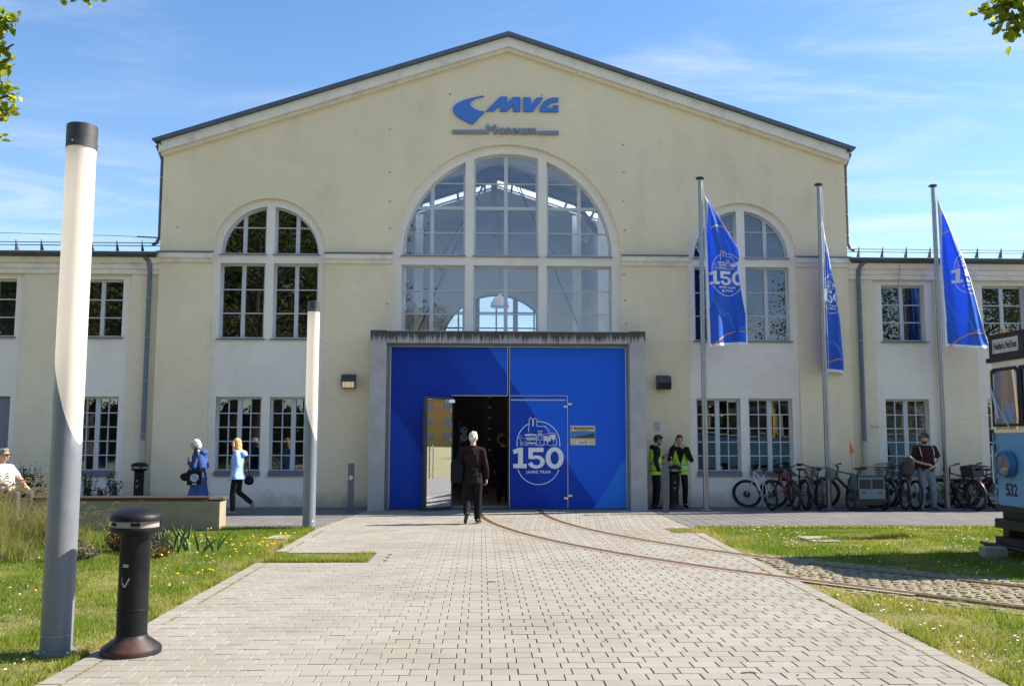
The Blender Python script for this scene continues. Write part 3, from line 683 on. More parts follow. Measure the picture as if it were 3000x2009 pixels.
for s_ in (-1, 1):
    xe = -8.29 if s_ < 0 else 9.60
    MB().prism([(XC, slope(XC) - .03), (xe, slope(xe) - .03), (xe, slope(xe) - .045), (XC, slope(XC) - .045)], 36.22, 37.28).build('skylight_glass', FROST, hall); MB().prism([(XC, slope(XC) - .03), (xe, slope(xe) - .03), (xe, slope(xe) - .045), (XC, slope(XC) - .045)], 25.02, 31.48).build('added_rooflight', FROST, hall)  # the large front rooflight is unseen, added to brighten the hall inside
mb = MB()
for x in (-7.6, -4.4, -1.0, 1.0, 3.0, 5.6, 8.5): mb.tube([(x, WY + .1, slope(x) - .02), (x, WY + .1, slope(x) + .14)], .008, 5)
mb.split('lightning_rod', ZINC, hall)
# eaves: gutter ends and thin downpipes on both corners
for sx_, xe in ((-1, -8.13), (1, 9.44)):
    g_ = MB(); g_.prism([(xe + sx_ * .0, 9.06), (xe + sx_ * .24, 9.19), (xe + sx_ * .24, 9.24), (xe + sx_ * .02, 9.22)], WY - .22, WY + 6).build('gutter', ZINC, hall)
    t_ = MB(); t_.tube([(xe + sx_ * .20, WY + .05, 9.12), (xe + sx_ * .12, WY + .05, 8.95), (xe + sx_ * .05, WY + .06, 8.75), (xe + sx_ * .05, WY + .08, 6.75), (xe + sx_ * .12, WY + .08, 6.6), (xe + sx_ * .22, WY + .08, 6.56)], .042, 10); t_.build('downpipe', ZINC, hall, True, 50)
    b_ = MB()
    for z in (8.3, 7.5, 6.95): b_.torus(.045, .008, M=Matrix.Translation((xe + sx_ * .05, WY + .07, z)), seg=12, ms=5)
    b_.split('pipe_clamp', CHROME, hall)
# wing downpipes in the corners
CASTI = mat('cast_pipe', (0.50, 0.475, 0.38), .7, var=.1, dirt=(.2, .19, .15), dirtamt=.5)
BLUEPIPE = mat('blue_grey_pipe', (0.13, 0.165, 0.205), .5, .2, var=.12, dirt=(.25, .27, .28), dirtamt=.3, ds=4)
for xp in (-8.36, 9.72):
    q = MB(); q.tube([(xp - .1 * (1 if xp < 0 else -1), WY - .06, 6.24), (xp, WY - .03, 6.10), (xp, WY + .02, 5.85), (xp, WY + .02, 1.62)], [.09, .075, .055, .055], 12); q.build('downpipe', BLUEPIPE, hall, True, 50)
    q = MB(); q.tube([(xp, WY + .02, 1.64), (xp, WY + .02, 1.56), (xp, WY + .02, 1.55), (xp, WY + .02, 0)], [.075, .075, .062, .062], 12); q.build('standpipe', CASTI, hall, True, 50)
    b_ = MB()
    for z in (5.2, 4.2, 3.1, 2.2, 1.8): b_.torus(.058, .007, M=Matrix.Translation((xp, WY + .02, z)), seg=14, ms=5)
    b_.split('pipe_clamp', CHROME, hall)
# wall anchors: small filled drill patches in the plaster
ANCH = mat('anchor_patch', (0.45, 0.43, 0.38), .9, var=.2)
for (x, y) in ((1142, 505), (1143, 380), (1142, 590), (1143, 668), (1135, 890), (1826, 425), (1827, 505), (1827, 590), (1830, 675), (1828, 805), (1832, 880), (1318, 277), (1587, 279), (520, 665), (1835, 948)):
    p = P(x, y, WY); MB().lathe([(.034, -.004), (.03, .002)], 9, M=Matrix.Translation((p.x, WY - .002, p.z)) @ Matrix.Rotation(R_(90), 4, 'X')).build('anchor_patch', ANCH, hall)

# --- concrete portal
def concrete(name, col, streak=0.0):
    m, t, b = newmat(name); n = nz(t, 3, 6, .65); c = mixrgb(t, mrange(t, n, .3, .7), mul(col, .85), mul(col, 1.12))
    pit = nz(t, 38, 3, .6); c = mixrgb(t, mrange(t, pit, .63, .70, 0, .75), c, mul(col, .25))
    if streak:
        s_ = nz(t, 3.0, 5, .6, (9, 1, .35)); z = t.nodes.new('ShaderNodeSeparateXYZ'); cc = t.nodes.new('ShaderNodeTexCoord'); t.links.new(cc.outputs['Object'], z.inputs[0])
        h_ = mrange(t, z.outputs['Z'], 4.29, 3.8, .34, -.45); a = t.nodes.new('ShaderNodeMath'); t.links.new(s_, a.inputs[0]); t.links.new(h_, a.inputs[1]); c = mixrgb(t, mrange(t, a.outputs[0], .42, .62, 0, .93), c, (.045, .038, .032))
    t.links.new(c, b.inputs['Base Color']); b.inputs['Roughness'].default_value = .9; bumpn(t, b, pit, .3, .004); bumpn(t, b, n, .2, .01); return m
CONC = concrete('portal_concrete', (.43, .42, .41)); CONCS = concrete('stained_concrete', (.43, .42, .41), 1)
PY = 22.10; DY = 22.36
portal = MB().box(-2.68, 3.98, PY + .02, WY + .12, 4.27, 4.285).build('portal', CONC, hall); portal['label'] = 'pitted grey concrete portal frame around the blue gate'
for a, b in ((-2.68, -2.29), (3.59, 3.98)):
    MB().box(a, b, PY, WY + .12, -.05, 4.29).build('portal_column', CONCS, portal)
MB().box(-2.288, 3.588, PY + .012, WY + .12, 3.99, 4.265).build('lintel', CONCS, portal)
JAMB = mat('jamb_paint', (0.20, 0.22, 0.25), .45, .2, var=.06)
jm = MB(); jm.box(-2.288, -2.215, DY - .03, DY + .25, 0, 3.985); jm.box(3.535, 3.588, DY - .03, DY + .25, 0, 3.985); jm.box(-2.21, 3.53, DY + .01, DY + .25, 3.935, 3.985); jm.split('gate_jamb', JAMB, portal)
# --- blue gate with printed colour fields
def gatemat():
    m, t, b = newmat('gate_print'); cc = t.nodes.new('ShaderNodeTexCoord'); sp = t.nodes.new('ShaderNodeSeparateXYZ'); t.links.new(cc.outputs['Object'], sp.inputs[0])
    def px(x, y): return (.66 + (x - 1097) * .003337, .02 + (1350 - y) * .003337)
    def half(p0, p1):  # 1 on the right-hand/upper side of the line p0->p1 (running down to the right)
        (x0, z0), (x1, z1) = px(*p0), px(*p1); nx_, nz_ = -(z1 - z0), (x1 - x0); l = math.hypot(nx_, nz_)
        a = t.nodes.new('ShaderNodeMath'); a.operation = 'MULTIPLY_ADD'; a.inputs[1].default_value = nx_ / l; a.inputs[2].default_value = -(nx_ * x0 + nz_ * z0) / l; t.links.new(sp.outputs['X'], a.inputs[0])
        b_ = t.nodes.new('ShaderNodeMath'); b_.operation = 'MULTIPLY_ADD'; b_.inputs[1].default_value = nz_ / l; t.links.new(sp.outputs['Z'], b_.inputs[0]); t.links.new(a.outputs[0], b_.inputs[2]); return b_.outputs[0]
    c = mixrgb(t, mrange(t, half((590, 200), (790, 500)), -.004, .35), (.0005, .038, .34), (.0005, .056, .44))
    c = mixrgb(t, mrange(t, half((930, 160), (1330, 740)), -.004, .004), c, (.0005, .118, .70))
    c = mixrgb(t, mrange(t, half((245, 620), (510, 1010)), .004, -.004), c, (.0005, .066, .49))
    c = mixrgb(t, mrange(t, half((1720, 1340), (1940, 1000)), .004, -.004), c, (.004, .21, .76))
    t.links.new(c, b.inputs['Base Color']); b.inputs['Roughness'].default_value = .5; b.inputs['Specular IOR Level'].default_value = .15; bumpn(t, b, nz(t, 5, 3), .03, .01); return m
GATE = gatemat(); ALU = mat('gate_edge', (.55, .53, .50), .35, .8, var=.06)
gate = link('gate', None, hall); gate['label'] = 'tall two-leaf blue gate with printed diagonal colour fields'
plate('gate_leaf', [[(-2.20, .03), (-.735, .03), (-.735, 2.735), (.635, 2.735), (.635, 3.92), (-2.20, 3.92)]], DY, .06, GATE, gate)
plate('gate_leaf', [[(2.105, .03), (3.52, .03), (3.52, 3.92), (.685, 3.92), (.685, 2.735), (2.105, 2.735)]], DY, .06, GATE, gate)
wk = plate('wicket_door', [rect(.70, 2.085, .03, 2.70)], DY - .004, .05, GATE, gate); wk['label'] = 'closed blue wicket door with white anniversary emblem'
e = MB(); yy = DY - .012
for r_ in ((-2.215, -2.198, .03, 3.925), (3.518, 3.533, .03, 3.925), (-2.198, 3.518, 3.915, 3.927), (.628, .642, 2.735, 3.915), (.678, .692, .03, 3.915), (-.735, .628, 2.722, 2.737), (.692, 2.10, 2.722, 2.737), (2.088, 2.104, .03, 2.722), (.71, 2.06, 2.615, 2.64)): e.box(r_[0], r_[1], yy, yy + .03, r_[2], r_[3])
e.split('edge_profile', ALU, gate)
MB().box(.642, .678, DY + .005, DY + .05, .03, 3.92).build('seal_strip', RUBBER, gate)
MB().box(-2.2, 3.52, DY + .0, DY + .05, -.02, .03).build('threshold', mat('threshold_steel', (.08, .08, .085), .5, .6), gate)
h_ = MB()
for z in (2.50, .30):
    for (x0, x1, dz) in ((2.00, 2.10, -.03), (2.095, 2.20, .03)): h_.box(x0, x1, yy - .03, yy - .001, z + dz - .024, z + dz + .024)
h_.split('hinge', CHROME, gate)
mb = MB()
for x in (-1.75, -.98, .21, 1.12, 2.34, 3.1): mb.box(x - .012, x + .012, DY - .02, DY + .03, 3.93, 3.955)
mb.split('gate_roller', STEEL, gate)
# --- open leaf with mirror-like inner side
mm, t, b = newmat('mirror_film'); b.inputs['Metallic'].default_value = 1; b.inputs['Base Color'].default_value = (.80, .84, .88, 1); b.inputs['Roughness'].default_value = .015; bumpn(t, b, nz(t, 1.2, 2), .02, .02)
LA = math.atan2(-.64, -.77); LW = .80
leaf = link('open_door_leaf', None, gate, (-.70, DY - .02, 0)); leaf.rotation_euler = (0, 0, LA); leaf['label'] = 'open door leaf with mirror-like inner side'
lf = MB(); lf.box(0, LW, -.025, .012, .04, 2.68); lf.build('leaf_panel', GATE, leaf)
MB().box(.035, LW - .035, .012, .020, .09, 2.63).build('mirror_pane', mm, leaf)
fr = MB(); fr.box(0, .035, .0122, .028, .04, 2.68); fr.box(LW - .035, LW, .0122, .028, .04, 2.68); fr.box(.035, LW - .035, .0122, .028, .04, .09); fr.box(.035, LW - .035, .0122, .028, 2.63, 2.68); fr.box(LW, LW + .05, -.04, .03, .03, 2.69); fr.build('leaf_frame', BLACKP, leaf)
hb = MB(); hb.tube([(LW - .14, -.09, .75), (LW - .14, -.09, 1.55)], .014, 8); hb.tube([(LW - .14, -.09, .85), (LW - .14, -.02, .85)], .01, 6); hb.tube([(LW - .14, -.09, 1.45), (LW - .14, -.02, 1.45)], .01, 6)
hb.tube([(LW - .16, .09, .75), (LW - .16, .09, 1.55)], .014, 8); hb.tube([(LW - .16, .09, .85), (LW - .16, .02, .85)], .01, 6); hb.tube([(LW - .16, .09, 1.45), (LW - .16, .02, 1.45)], .01, 6); hb.split('pull_handle', CHROME, leaf)
MB().box(.0, .16, .03, .09, 2.55, 2.63).build('door_closer', CHROME, leaf)
# --- anniversary emblem on the wicket
def emblem_parts():
    """list of (kind, data): white artwork in its own drawing units, x right, y down"""
    S_ = []; Fl = []
    c = 903
    up = [(495, 685), (495, 610)] + [(c + 408 * math.cos(R_(a)), 610 - 408 * math.sin(R_(a))) for a in range(176, 114, -4)]; S_.append((up, 14))
    S_.append(([(c + 408 * math.cos(R_(a)), 610 - 408 * math.sin(R_(a))) for a in range(93, -1, -4)] + [(1311, 610), (1311, 685)], 14))
    S_.append(([(c + 408 * math.cos(R_(a)), 985 - 408 * math.sin(R_(a))) for a in range(198, 343, 4)], 14))
    tow = [(718, 400), (718, 296), (727, 280), (727, 170)] + [(759 + 33 * math.cos(R_(a)), 168 - 30 * math.sin(R_(a))) for a in range(180, -1, -30)] + [(792, 280), (801, 296), (810, 280), (810, 178)] + [(842 + 33 * math.cos(R_(a)), 178 - 30 * math.sin(R_(a))) for a in range(180, -1, -30)] + [(875, 280), (880, 294), (1035, 294), (1120, 402)]
    S_.append((tow, 11)); S_.append(([(759, 140), (759, 118)], 10)); S_.append(([(842, 150), (842, 128)], 10))
    # middle tram
    S_.append(([(885, 445), (990, 445), (1010, 470), (1012, 630), (995, 660), (880, 660), (863, 630), (865, 470), (885, 445)], 9)); S_.append(([(880, 552), (880, 485), (1000, 485), (1000, 552), (880, 552)], 8)); S_.append(([(905, 485), (905, 552)], 6)); S_.append(([(968, 485), (968, 552)], 6))
    S_.append(([(880, 385), (990, 385)], 9)); S_.append(([(900, 385), (915, 415), (905, 440)], 7)); S_.append(([(970, 385), (955, 415), (968, 440)], 7)); S_.append(([(905, 415), (965, 415)], 7)); S_.append(([(872, 628), (1005, 628)], 5))
    Fl.append([(935 + 12 * math.cos(i * .785), 592 + 12 * math.sin(i * .785)) for i in range(8)]); Fl.append([(905, 456), (968, 456), (968, 466), (905, 466)])
    # modern tram
    S_.append(([(1018, 448), (1110, 424), (1205, 420), (1225, 435), (1262, 620), (1240, 658), (1180, 662), (1012, 634)], 8)); S_.append(([(1170, 630), (1225, 638), (1255, 628)], 6)); S_.append(([(1180, 560), (1190, 590)], 6)); S_.append(([(1250, 555), (1245, 590)], 6))
    Fl += [[(1018, 485), (1060, 472), (1060, 572), (1018, 570)], [(1066, 485), (1088, 485), (1088, 622), (1066, 618)], [(1094, 470), (1112, 462), (1145, 545), (1120, 580), (1094, 578)], [(1122, 455), (1212, 448), (1232, 540), (1165, 552)]]
    # horse car
    Fl.append([(635, 458), (650, 448), (720, 438), (858, 446), (858, 466), (760, 462), (690, 472), (640, 470)])
    for x in (676, 712, 745, 778, 812, 845): S_.append(([(x, 468), (x, 545)], 6))
    for x in (695, 728, 762, 795, 828): Fl.append([(x - 12, 542), (x - 5, 515), (x, 495), (x + 5, 515), (x + 12, 542)])
    Fl.append([(690, 545), (860, 545), (860, 553), (690, 553)]); Fl.append([(690, 600), (860, 600), (850, 622), (705, 622)]); S_.append(([(738, 548), (738, 605)], 8))
    for x in (705, 772, 842): S_.append(([(x + 20 * math.cos(R_(a)), 632 + 20 * math.sin(R_(a))) for a in range(0, 361, 40)], 6))
    S_.append(([(552, 470), (548, 490), (530, 530), (540, 542), (562, 520), (566, 560), (560, 620), (556, 660), (572, 660), (578, 600), (585, 590), (598, 660), (608, 660), (604, 600), (610, 588), (655, 586), (645, 655), (655, 660), (665, 600), (678, 660), (686, 655), (678, 590), (690, 550), (672, 526), (600, 520), (570, 488), (560, 472), (552, 470)], 6))
    # numerals
    Fl.append([(412, 740), (545, 699), (608, 698), (608, 1005), (680, 1005), (680, 1085), (425, 1085), (425, 1005), (515, 1005), (515, 795), (437, 818)])
    def E_(cx, cy, rx, ry, a0, a1, n=22): return [(cx + rx * math.cos(R_(a0 + (a1 - a0) * i / n)), cy - ry * math.sin(R_(a0 + (a1 - a0) * i / n))) for i in range(n + 1)]
    Fl.append([(712, 700), (1000, 700), (1000, 780), (797, 780), (797, 858)] + E_(862, 968, 162, 124, 112, -166, 30) + [(780, 965)] + E_(862, 968, 76, 63, -160, 128, 22) + [(712, 908)])
    zero = (E_(1212, 892, 173, 205, 0, 350, 35), E_(1212, 892, 80, 124, 0, 350, 35))
    return S_, Fl, zero
def art_mesh(to, d=0.003, lw=1.0):
    """emblem mesh; to(px,py) -> plane (x,z)"""
    S_, Fl, zero = emblem_parts(); mb = MB(); k_ = abs(to(1, 0)[0] - to(0, 0)[0])
    for pts, wd in S_: stroke(mb, [to(*p) for p in pts], wd * k_ * lw, 0, d)
    bm = bmesh.new(); m0 = mb.mesh(); bm.from_mesh(m0)
    for f_ in Fl: m_ = loops_mesh([[to(*p) for p in f_]], d); bm.from_mesh(m_)
    bm.from_mesh(loops_mesh([[to(*p) for p in z] for z in zero], d)); bmesh.ops.recalc_face_normals(bm, faces=bm.faces); me = bpy.data.meshes.new('emblem'); bm.to_mesh(me); bm.free(); return me
to = lambda x, y: (.67 + (x - 340) * .0012715, 2.366 - y * .0012715)
me = art_mesh(to, .004); me.materials.append(WHITEPRINT); em = link('emblem', me, wk, (0, -.0085, 0))
me = text_mesh('JAHRE TRAM', .088, .004, .0022, 1.22); me.materials.append(WHITEPRINT); tx, tz = to(903, 1160); link('lettering', me, wk, (tx, -.0085, tz))
# --- poster on the gate
po = thing('poster', 'small cream model railway poster on the blue gate', 'poster', (2.465, DY - .004, 1.775))
MB().box(-.305, .305, -.006, .0, -.235, .235).build('sheet', mat('poster_paper', (.62, .53, .33), .6, var=.05), po)
MB().box(-.30, .30, -.0085, -.0062, -.07, .10).build('picture_sky', mat('poster_sky', (.03, .22, .50), .5, var=.2, vs_=6), po)
q = MB(); q.prism([(-.30, -.068), (-.12, -.02), (.05, .01), (.28, .06), (.28, -.068)], -.0112, -.0088); q.build('picture_train', mat('poster_dark', (.06, .055, .06), .5, var=.5, vs_=25), po)
MB().box(-.155, .155, -.009, -.0062, -.215, -.135).build('sticker', mat('poster_white', (.75, .73, .70), .6), po)
DKINK = mat('dark_ink', (.025, .02, .03), .6)
for tt, sz, z, of, xo in (('Modelleisenbahn', .072, .172, .0012, .03), ('- Der Hobby Markt -', .034, .118, 0, .0), ('HEUTE', .062, -.177, .002, 0)):
    me = text_mesh(tt, sz, .002, of, 1.25 if tt == 'HEUTE' else 1.0); me.materials.append(DKINK); link('lettering', me, po, (xo, -.0115, z))
MB().box(-.30, -.262, -.009, -.0062, .15, .19).build('red_square', mat('poster_red', (.25, .03, .03), .6), po)
# --- signs on the wall
sg = thing('wall_sign', 'blue logo and lettering sign high on the gable over the arched window', 'sign', (0, 0, 0))
SGB = mat('sign_blue', (.045, .185, .60), .45, var=.05); SGG = mat('sign_grey', (.235, .26, .315), .5, var=.06)
SY = WY - .055
def sp_(x, y): p = P(1300 + x * .16225, 250 + y * .16225, WY); return (p.x, p.z)
SWOOSH = [(722, 205), (600, 225), (480, 250), (350, 290), (240, 345), (185, 390), (163, 440), (175, 490), (215, 545), (290, 605), (400, 665), (520, 715), (740, 490), (640, 475), (540, 435), (485, 380), (470, 340), (500, 290), (580, 245), (722, 213)]
LM = [(770, 478), (1020, 222), (1143, 222), (1143, 330), (1255, 230), (1380, 230), (1380, 482), (1258, 482), (1250, 355), (1140, 480), (1020, 480), (1018, 355), (905, 475)]
LV = [(1440, 235), (1565, 235), (1565, 375), (1680, 238), (1790, 238), (1600, 488), (1440, 485)]
LG = [(2065, 242), (1960, 242), (1880, 262), (1800, 320), (1745, 400), (1728, 440), (1735, 475), (1765, 492), (2065, 492), (2068, 378), (1972, 378), (1965, 425), (1865, 425), (1862, 405), (1885, 370), (1930, 330), (1985, 312), (2065, 312)]
for nm, lp in (('swoosh', SWOOSH), ('letter_m', LM), ('letter_v', LV), ('letter_g', LG)): plate(nm, [[sp_(*p) for p in lp]], SY, .05, SGB, sg, bevel=.004)
for a, b, c, d in ((160, 740, 820, 882), (1700, 2070, 838, 903)): plate('bar', [[sp_(a, c), sp_(b, c), sp_(b, d), sp_(a, d)]], SY, .05, SGG, sg, bevel=.003)
bm_ = bmesh.new()
for i_, (ax, az) in enumerate(((0, 0), (.017, .0), (-.017, .0), (.009, .009), (-.009, -.009))):
    m_ = text_mesh('Museum', .335, .05, 0, 1.1); m_.transform(Matrix.Translation((ax, -.0015 * i_, az))); bm_.from_mesh(m_)
me = bpy.data.meshes.new('lettering'); bm_.to_mesh(me); bm_.free(); me.materials.append(SGG); xx, zz = sp_(1218, 820)
wd = max(v.co.x for v in me.vertices) - min(v.co.x for v in me.vertices); tw = sp_(1672, 820)[0] - sp_(765, 820)[0]; me.transform(Matrix.Scale(tw / wd, 4, (1, 0, 0))); link('lettering', me, sg, (xx, SY, zz))
# hydrant plate
hp = thing('hydrant_plate', 'small white hydrant number plate on the wall beside the portal', 'sign', (4.425, WY, 2.005))
MB().box(-.075, .075, -.008, -.0, -.115, .115).build('plate', mat('enamel_white', (.62, .64, .66), .4, var=.05), hp)
bl = mat('plate_ink', (.05, .07, .16), .5)
for tt, sz, z in (('S.A. 27', .042, .075), ('60 %', .042, .025), ('6,10', .042, -.025), ('2,90', .042, -.08)):
    me = text_mesh(tt, sz, .002, .0008); me.materials.append(bl); link('lettering', me, hp, (0, -.0105, z))
mb = MB()
for x0, x1, z0, z1 in ((-.073, .073, -.052, -.048), (-.073, -.069, -.112, .112), (.069, .073, -.112, .112), (-.073, .073, .109, .112), (-.073, .073, -.112, -.109)): mb.box(x0, x1, -.0098, -.0082, z0, z1)
mb.build('border', bl, hp)
# wall floodlights
for x, lit, lab in ((-3.31, True, 'dark box floodlight with glowing louvres on the wall left of the portal'), (4.59, False, 'dark unlit box floodlight on the wall right of the portal')):
    fl = thing('wall_floodlight', lab, 'lamp', (x, WY, 3.11), group='wall floodlights beside the portal')
    MB().prism([(-.0, .18), (-.20, .15), (-.24, -.02), (-.20, -.18), (-.0, -.18)], -.17, -.155, 'YZ').build('side_plate', DGREY, fl); MB().prism([(-.0, .18), (-.20, .15), (-.24, -.02), (-.20, -.18), (-.0, -.18)], .155, .17, 'YZ').build('side_plate', DGREY, fl)
    MB().prism([(-.0, .18), (-.20, .15), (-.24, -.02), (-.225, -.02), (-.19, .135), (-.0, .165)], -.155, .155, 'YZ').build('hood', DGREY, fl)
    MB().prism([(-.0, -.165), (-.195, -.165), (-.2, -.18), (0, -.18)], -.155, .155, 'YZ').build('bottom_plate', DGREY, fl)
    dm = mat('lamp_glow' if lit else 'lamp_dark', (.75, .68, .45) if lit else (.05, .05, .055), .5)
    if lit: dm.node_tree.nodes['Principled BSDF'].inputs['Emission Color'].default_value = (1, .9, .62, 1); dm.node_tree.nodes['Principled BSDF'].inputs['Emission Strength'].default_value = .22
    MB().prism([(-.16, -.02), (-.13, -.165), (-.12, -.165), (-.15, -.02)], -.155, .155, 'YZ').build('diffuser', dm, fl)
    for i in range(7): MB().prism([(-.235, -.022), (-.198, -.165), (-.165, -.165), (-.20, -.022)], -.132 + i * .044 - .003, -.132 + i * .044 + .003, 'YZ').build('louvre', DGREY, fl)
# ================================================================== WINGS
RAILG = mat('snow_rail', (.20, .22, .23), .5, .6)
def wing(name, label, x0, x1, bays, hwid, pilw, doorbay=None):
    b = thing(name, label, 'building', (0, 0, 0)); y = WY + .10
    loops = [[(x0, -.1), (x1, -.1), (x1, 6.3), (x0, 6.3)]] + [rect(c - pilw, c + pilw, .02, 5.83) for c in bays]
    plate('wall', loops, y, .3, WINGC, b)
    for c in bays:
        lo, up = (c - hwid, c + hwid, .86, 2.72), (c - hwid, c + hwid, 4.20, 5.68)
        if c == doorbay: lo = (c - hwid, c + hwid, .03, 2.72)
        plate('niche_wall', [rect(c - pilw - .05, c + pilw + .05, -.1, 5.9), rect(*lo), rect(*up)], y + .08, .26, WHITEP, b)
        if c == doorbay:
            d = plate('door', [rect(*lo)], y + .2, .06, mat('grey_blue_door', (.17, .20, .26), .5, var=.05), b); MB().box(c + hwid - .12, c + hwid - .10, -.06, -.01, .95, 1.15).build('handle', CHROME, d)
        else: rwin(b, lo, y + .2, 'low', sill=(lo[0], lo[1], lo[2] + .02, .12, y + .02))
        rwin(b, up, y + .2, 'up', sill=(up[0] - .05, up[1] + .05, up[2] + .015, .045, y + .02))
    MB().prism([(y + .01, 5.80), (y - .05, 5.80), (y - .05, 5.905), (y - .09, 5.93), (y - .09, 6.03), (y - .16, 6.07), (y - .20, 6.20), (y + .01, 6.20)], x0, x1, 'YZ').build('eaves_moulding', TRIM, b)
    g = MB(); n = 7; pr = [(y - .30 + .075 * math.cos(R_(a)) - .0, 6.30 + .085 * math.sin(R_(a))) for a in range(180, 361, 30)]
    g.prism(pr + [(p[0], p[1] + .002) for p in reversed(pr[1:-1])] if False else pr, x0, x1, 'YZ'); g.build('gutter', ZINC, b)
    MB().prism([(y - .30, 6.33), (y + 6, 6.95), (y + 6, 6.8), (y - .30, 6.27)], x0, x1, 'YZ').build('roof', mat('wing_roof_sheet', (.35, .36, .36), .6, .2, var=.15, vs_=1, dirt=(.15, .15, .14), dirtamt=.5), b)
    rl = MB()
    for dz, dy in ((.12, .0), (.20, .03)): rl.tube([(x0, y - .12 + dy, 6.385 + dz), (x1, y - .12 + dy, 6.385 + dz)], .012, 6)
    rl.split('snow_rail', RAILG, b)
    x = x0 + .3; kb = MB().prism([(-.02, 0), (.02, 0), (.012, .27), (-.012, .27)], -.006, .006, 'YZ'); kb.prism([(.0, 0), (.16, .03), (.16, .05), (.0, .25)], -.004, .004, 'YZ'); me = kb.mesh('rail_bracket'); me.materials.append(ZINC)
    while x < x1: link('rail_bracket', me, b, (x, y - .12, 6.37)); x += .625
    return b
wl_ = wing('left_wing', 'low cream side wing left of the gabled hall with snow rails', -17.0, -8.131, (-9.60, -12.26, -14.92), .545, .77, -12.26)
wr_ = wing('right_wing', 'low cream side wing right of the gabled hall behind the bicycles', 9.441, 19.5, (10.935, 13.60, 16.27), .565, .80)
# thin tension wire from hall corner over the left wing
mb = MB(); mb.tube([(-17, WY + .1, 6.92), (-9.2, WY + .1, 6.78), (-8.3, WY + .1, 6.74)], .007, 5); mb.tube([(-8.75, WY + .1, 6.765), (-8.2, WY + .1, 6.74)], .018, 6); mb.build('tension_wire', ZINC, wl_)
mb = MB(); mb.tube([(9.9, WY + .05, 2.02), (10.12, WY + .05, 2.0)], .008, 5); mb.tube([(10.85, WY - .06, 6.3), (10.75, WY - .1, 6.05), (10.70, WY - .06, 5.6)], .006, 5); mb.split('loose_cable', ZINC, wr_)
# ================================================================== INTERIOR (seen through gate and glazing)
inter = thing('hall_interior', 'dim hall interior with gallery and far arched window behind the gate', 'interior', (0, 0, 0))
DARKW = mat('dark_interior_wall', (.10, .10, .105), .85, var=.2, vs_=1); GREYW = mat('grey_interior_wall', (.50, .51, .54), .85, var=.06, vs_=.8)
mb = MB(); mb.box(-8.0, 9.3, WY - .6, 41.0, -.2, -.002); fl_ = mb.build('hall_floor', mat('hall_floor', (.30, .28, .26), .5, var=.15, vs_=1), inter)
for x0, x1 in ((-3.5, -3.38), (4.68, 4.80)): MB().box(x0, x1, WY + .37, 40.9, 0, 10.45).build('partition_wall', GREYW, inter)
far = plate('far_wall', [[(-3.4, 0), (4.7, 0), (4.7, 10.6), (XC, 11.95), (-3.4, 10.6)], archloop(XC, 2.5, 4.3, 5.6)], 40.9, .3, GREYW, inter)
window(inter, archloop(XC, 2.5, 4.3, 5.6), archloop(XC, 2.44, 4.36, 5.6), [(XC - .86, .22), (XC + .86, .22), (XC - 1.7, .07), (XC, .07), (XC + 1.7, .07)], [(5.0, .10), (5.65, .12), (6.6, .06), (7.3, .05)], 40.95, fmat=mat('far_frame', (.10, .11, .13), .6), tilt=0, glass_=glass('far_glass', (.95, .96, .97), 1.45))
MB().box(-3.35, 4.65, WY + .38, 33.0, 4.0, 4.14).build('gallery_floor', DARKW, inter); MB().box(-3.35, 4.65, WY + .38, 33.0, 4.141, 4.16).build('bounce_floor', mat('bounce_floor_pale', (.55, .54, .52), .6, var=.06), inter)  # pale top sheet added to bounce light up to the ceiling
rl = MB()
for z in (4.32, 4.5, 4.68, 4.86, 5.02): rl.tube([(-3.35, 32.6, z), (4.65, 32.6, z)], .02 if z < 5 else .035, 6)
for x in np.arange(-3.2, 4.7, 1.1): rl.tube([(x, 32.6, 4.14), (x, 32.6, 5.02)], .018, 6)
rl.build('gallery_railing', BLACKP, inter)
sk_ = MB()
for x in np.arange(-3.2, 4.7, 1.1): sk_.box(x - .04, x + .04, 36.15, 37.35, slope(x) - .16, slope(x) - .06)
sk_.split('skylight_bar', BLACKP, inter)
tb = MB(); tb.prism([(XC, 11.88), (-3.4, 10.54), (-3.4, 10.14), (XC, 11.48), (4.7, 10.14), (4.7, 10.54)], 33.8, 34.2); tb.box(XC - .32, XC - .10, 33.85, 34.15, 9.2, 11.5)
tb.prism([(-3.38, 9.4), (-2.4, 10.75), (-2.2, 10.75), (-3.38, 9.1)], 34.6, 34.8); tb.prism([(4.68, 9.4), (3.7, 10.75), (3.5, 10.75), (4.68, 9.1)], 34.6, 34.8); tb.build('roof_truss', mat('truss_paint', (.06, .07, .10), .6), inter)
cb = MB()
for sg_ in (-1, 1): cb.tube([(XC + sg_ * .35, 31.5, 11.2), (XC + sg_ * 3.4, 33.5, 4.6)], .025, 6)
for sg_ in (-1, 1): cb.tube([(XC + sg_ * .5, 33.4, 11.2), (XC + sg_ * 2.2, 34.2, 8.4)], .018, 6)
cb.split('tie_rod', BLACKP, inter)
for x in (-2.6, 3.9):
    for y in (29.0, 37.5): MB().box(x - .16, x + .16, y - .16, y + .16, 4.14 if y < 33 else 0, 10.9).build('column', mat('pale_column', (.60, .61, .62), .8), inter)
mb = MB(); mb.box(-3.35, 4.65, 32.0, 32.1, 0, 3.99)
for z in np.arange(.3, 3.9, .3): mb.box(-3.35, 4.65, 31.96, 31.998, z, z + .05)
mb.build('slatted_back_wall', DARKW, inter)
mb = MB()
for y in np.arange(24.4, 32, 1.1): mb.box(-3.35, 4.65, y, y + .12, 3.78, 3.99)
mb.split('ceiling_beam', DARKW, inter)
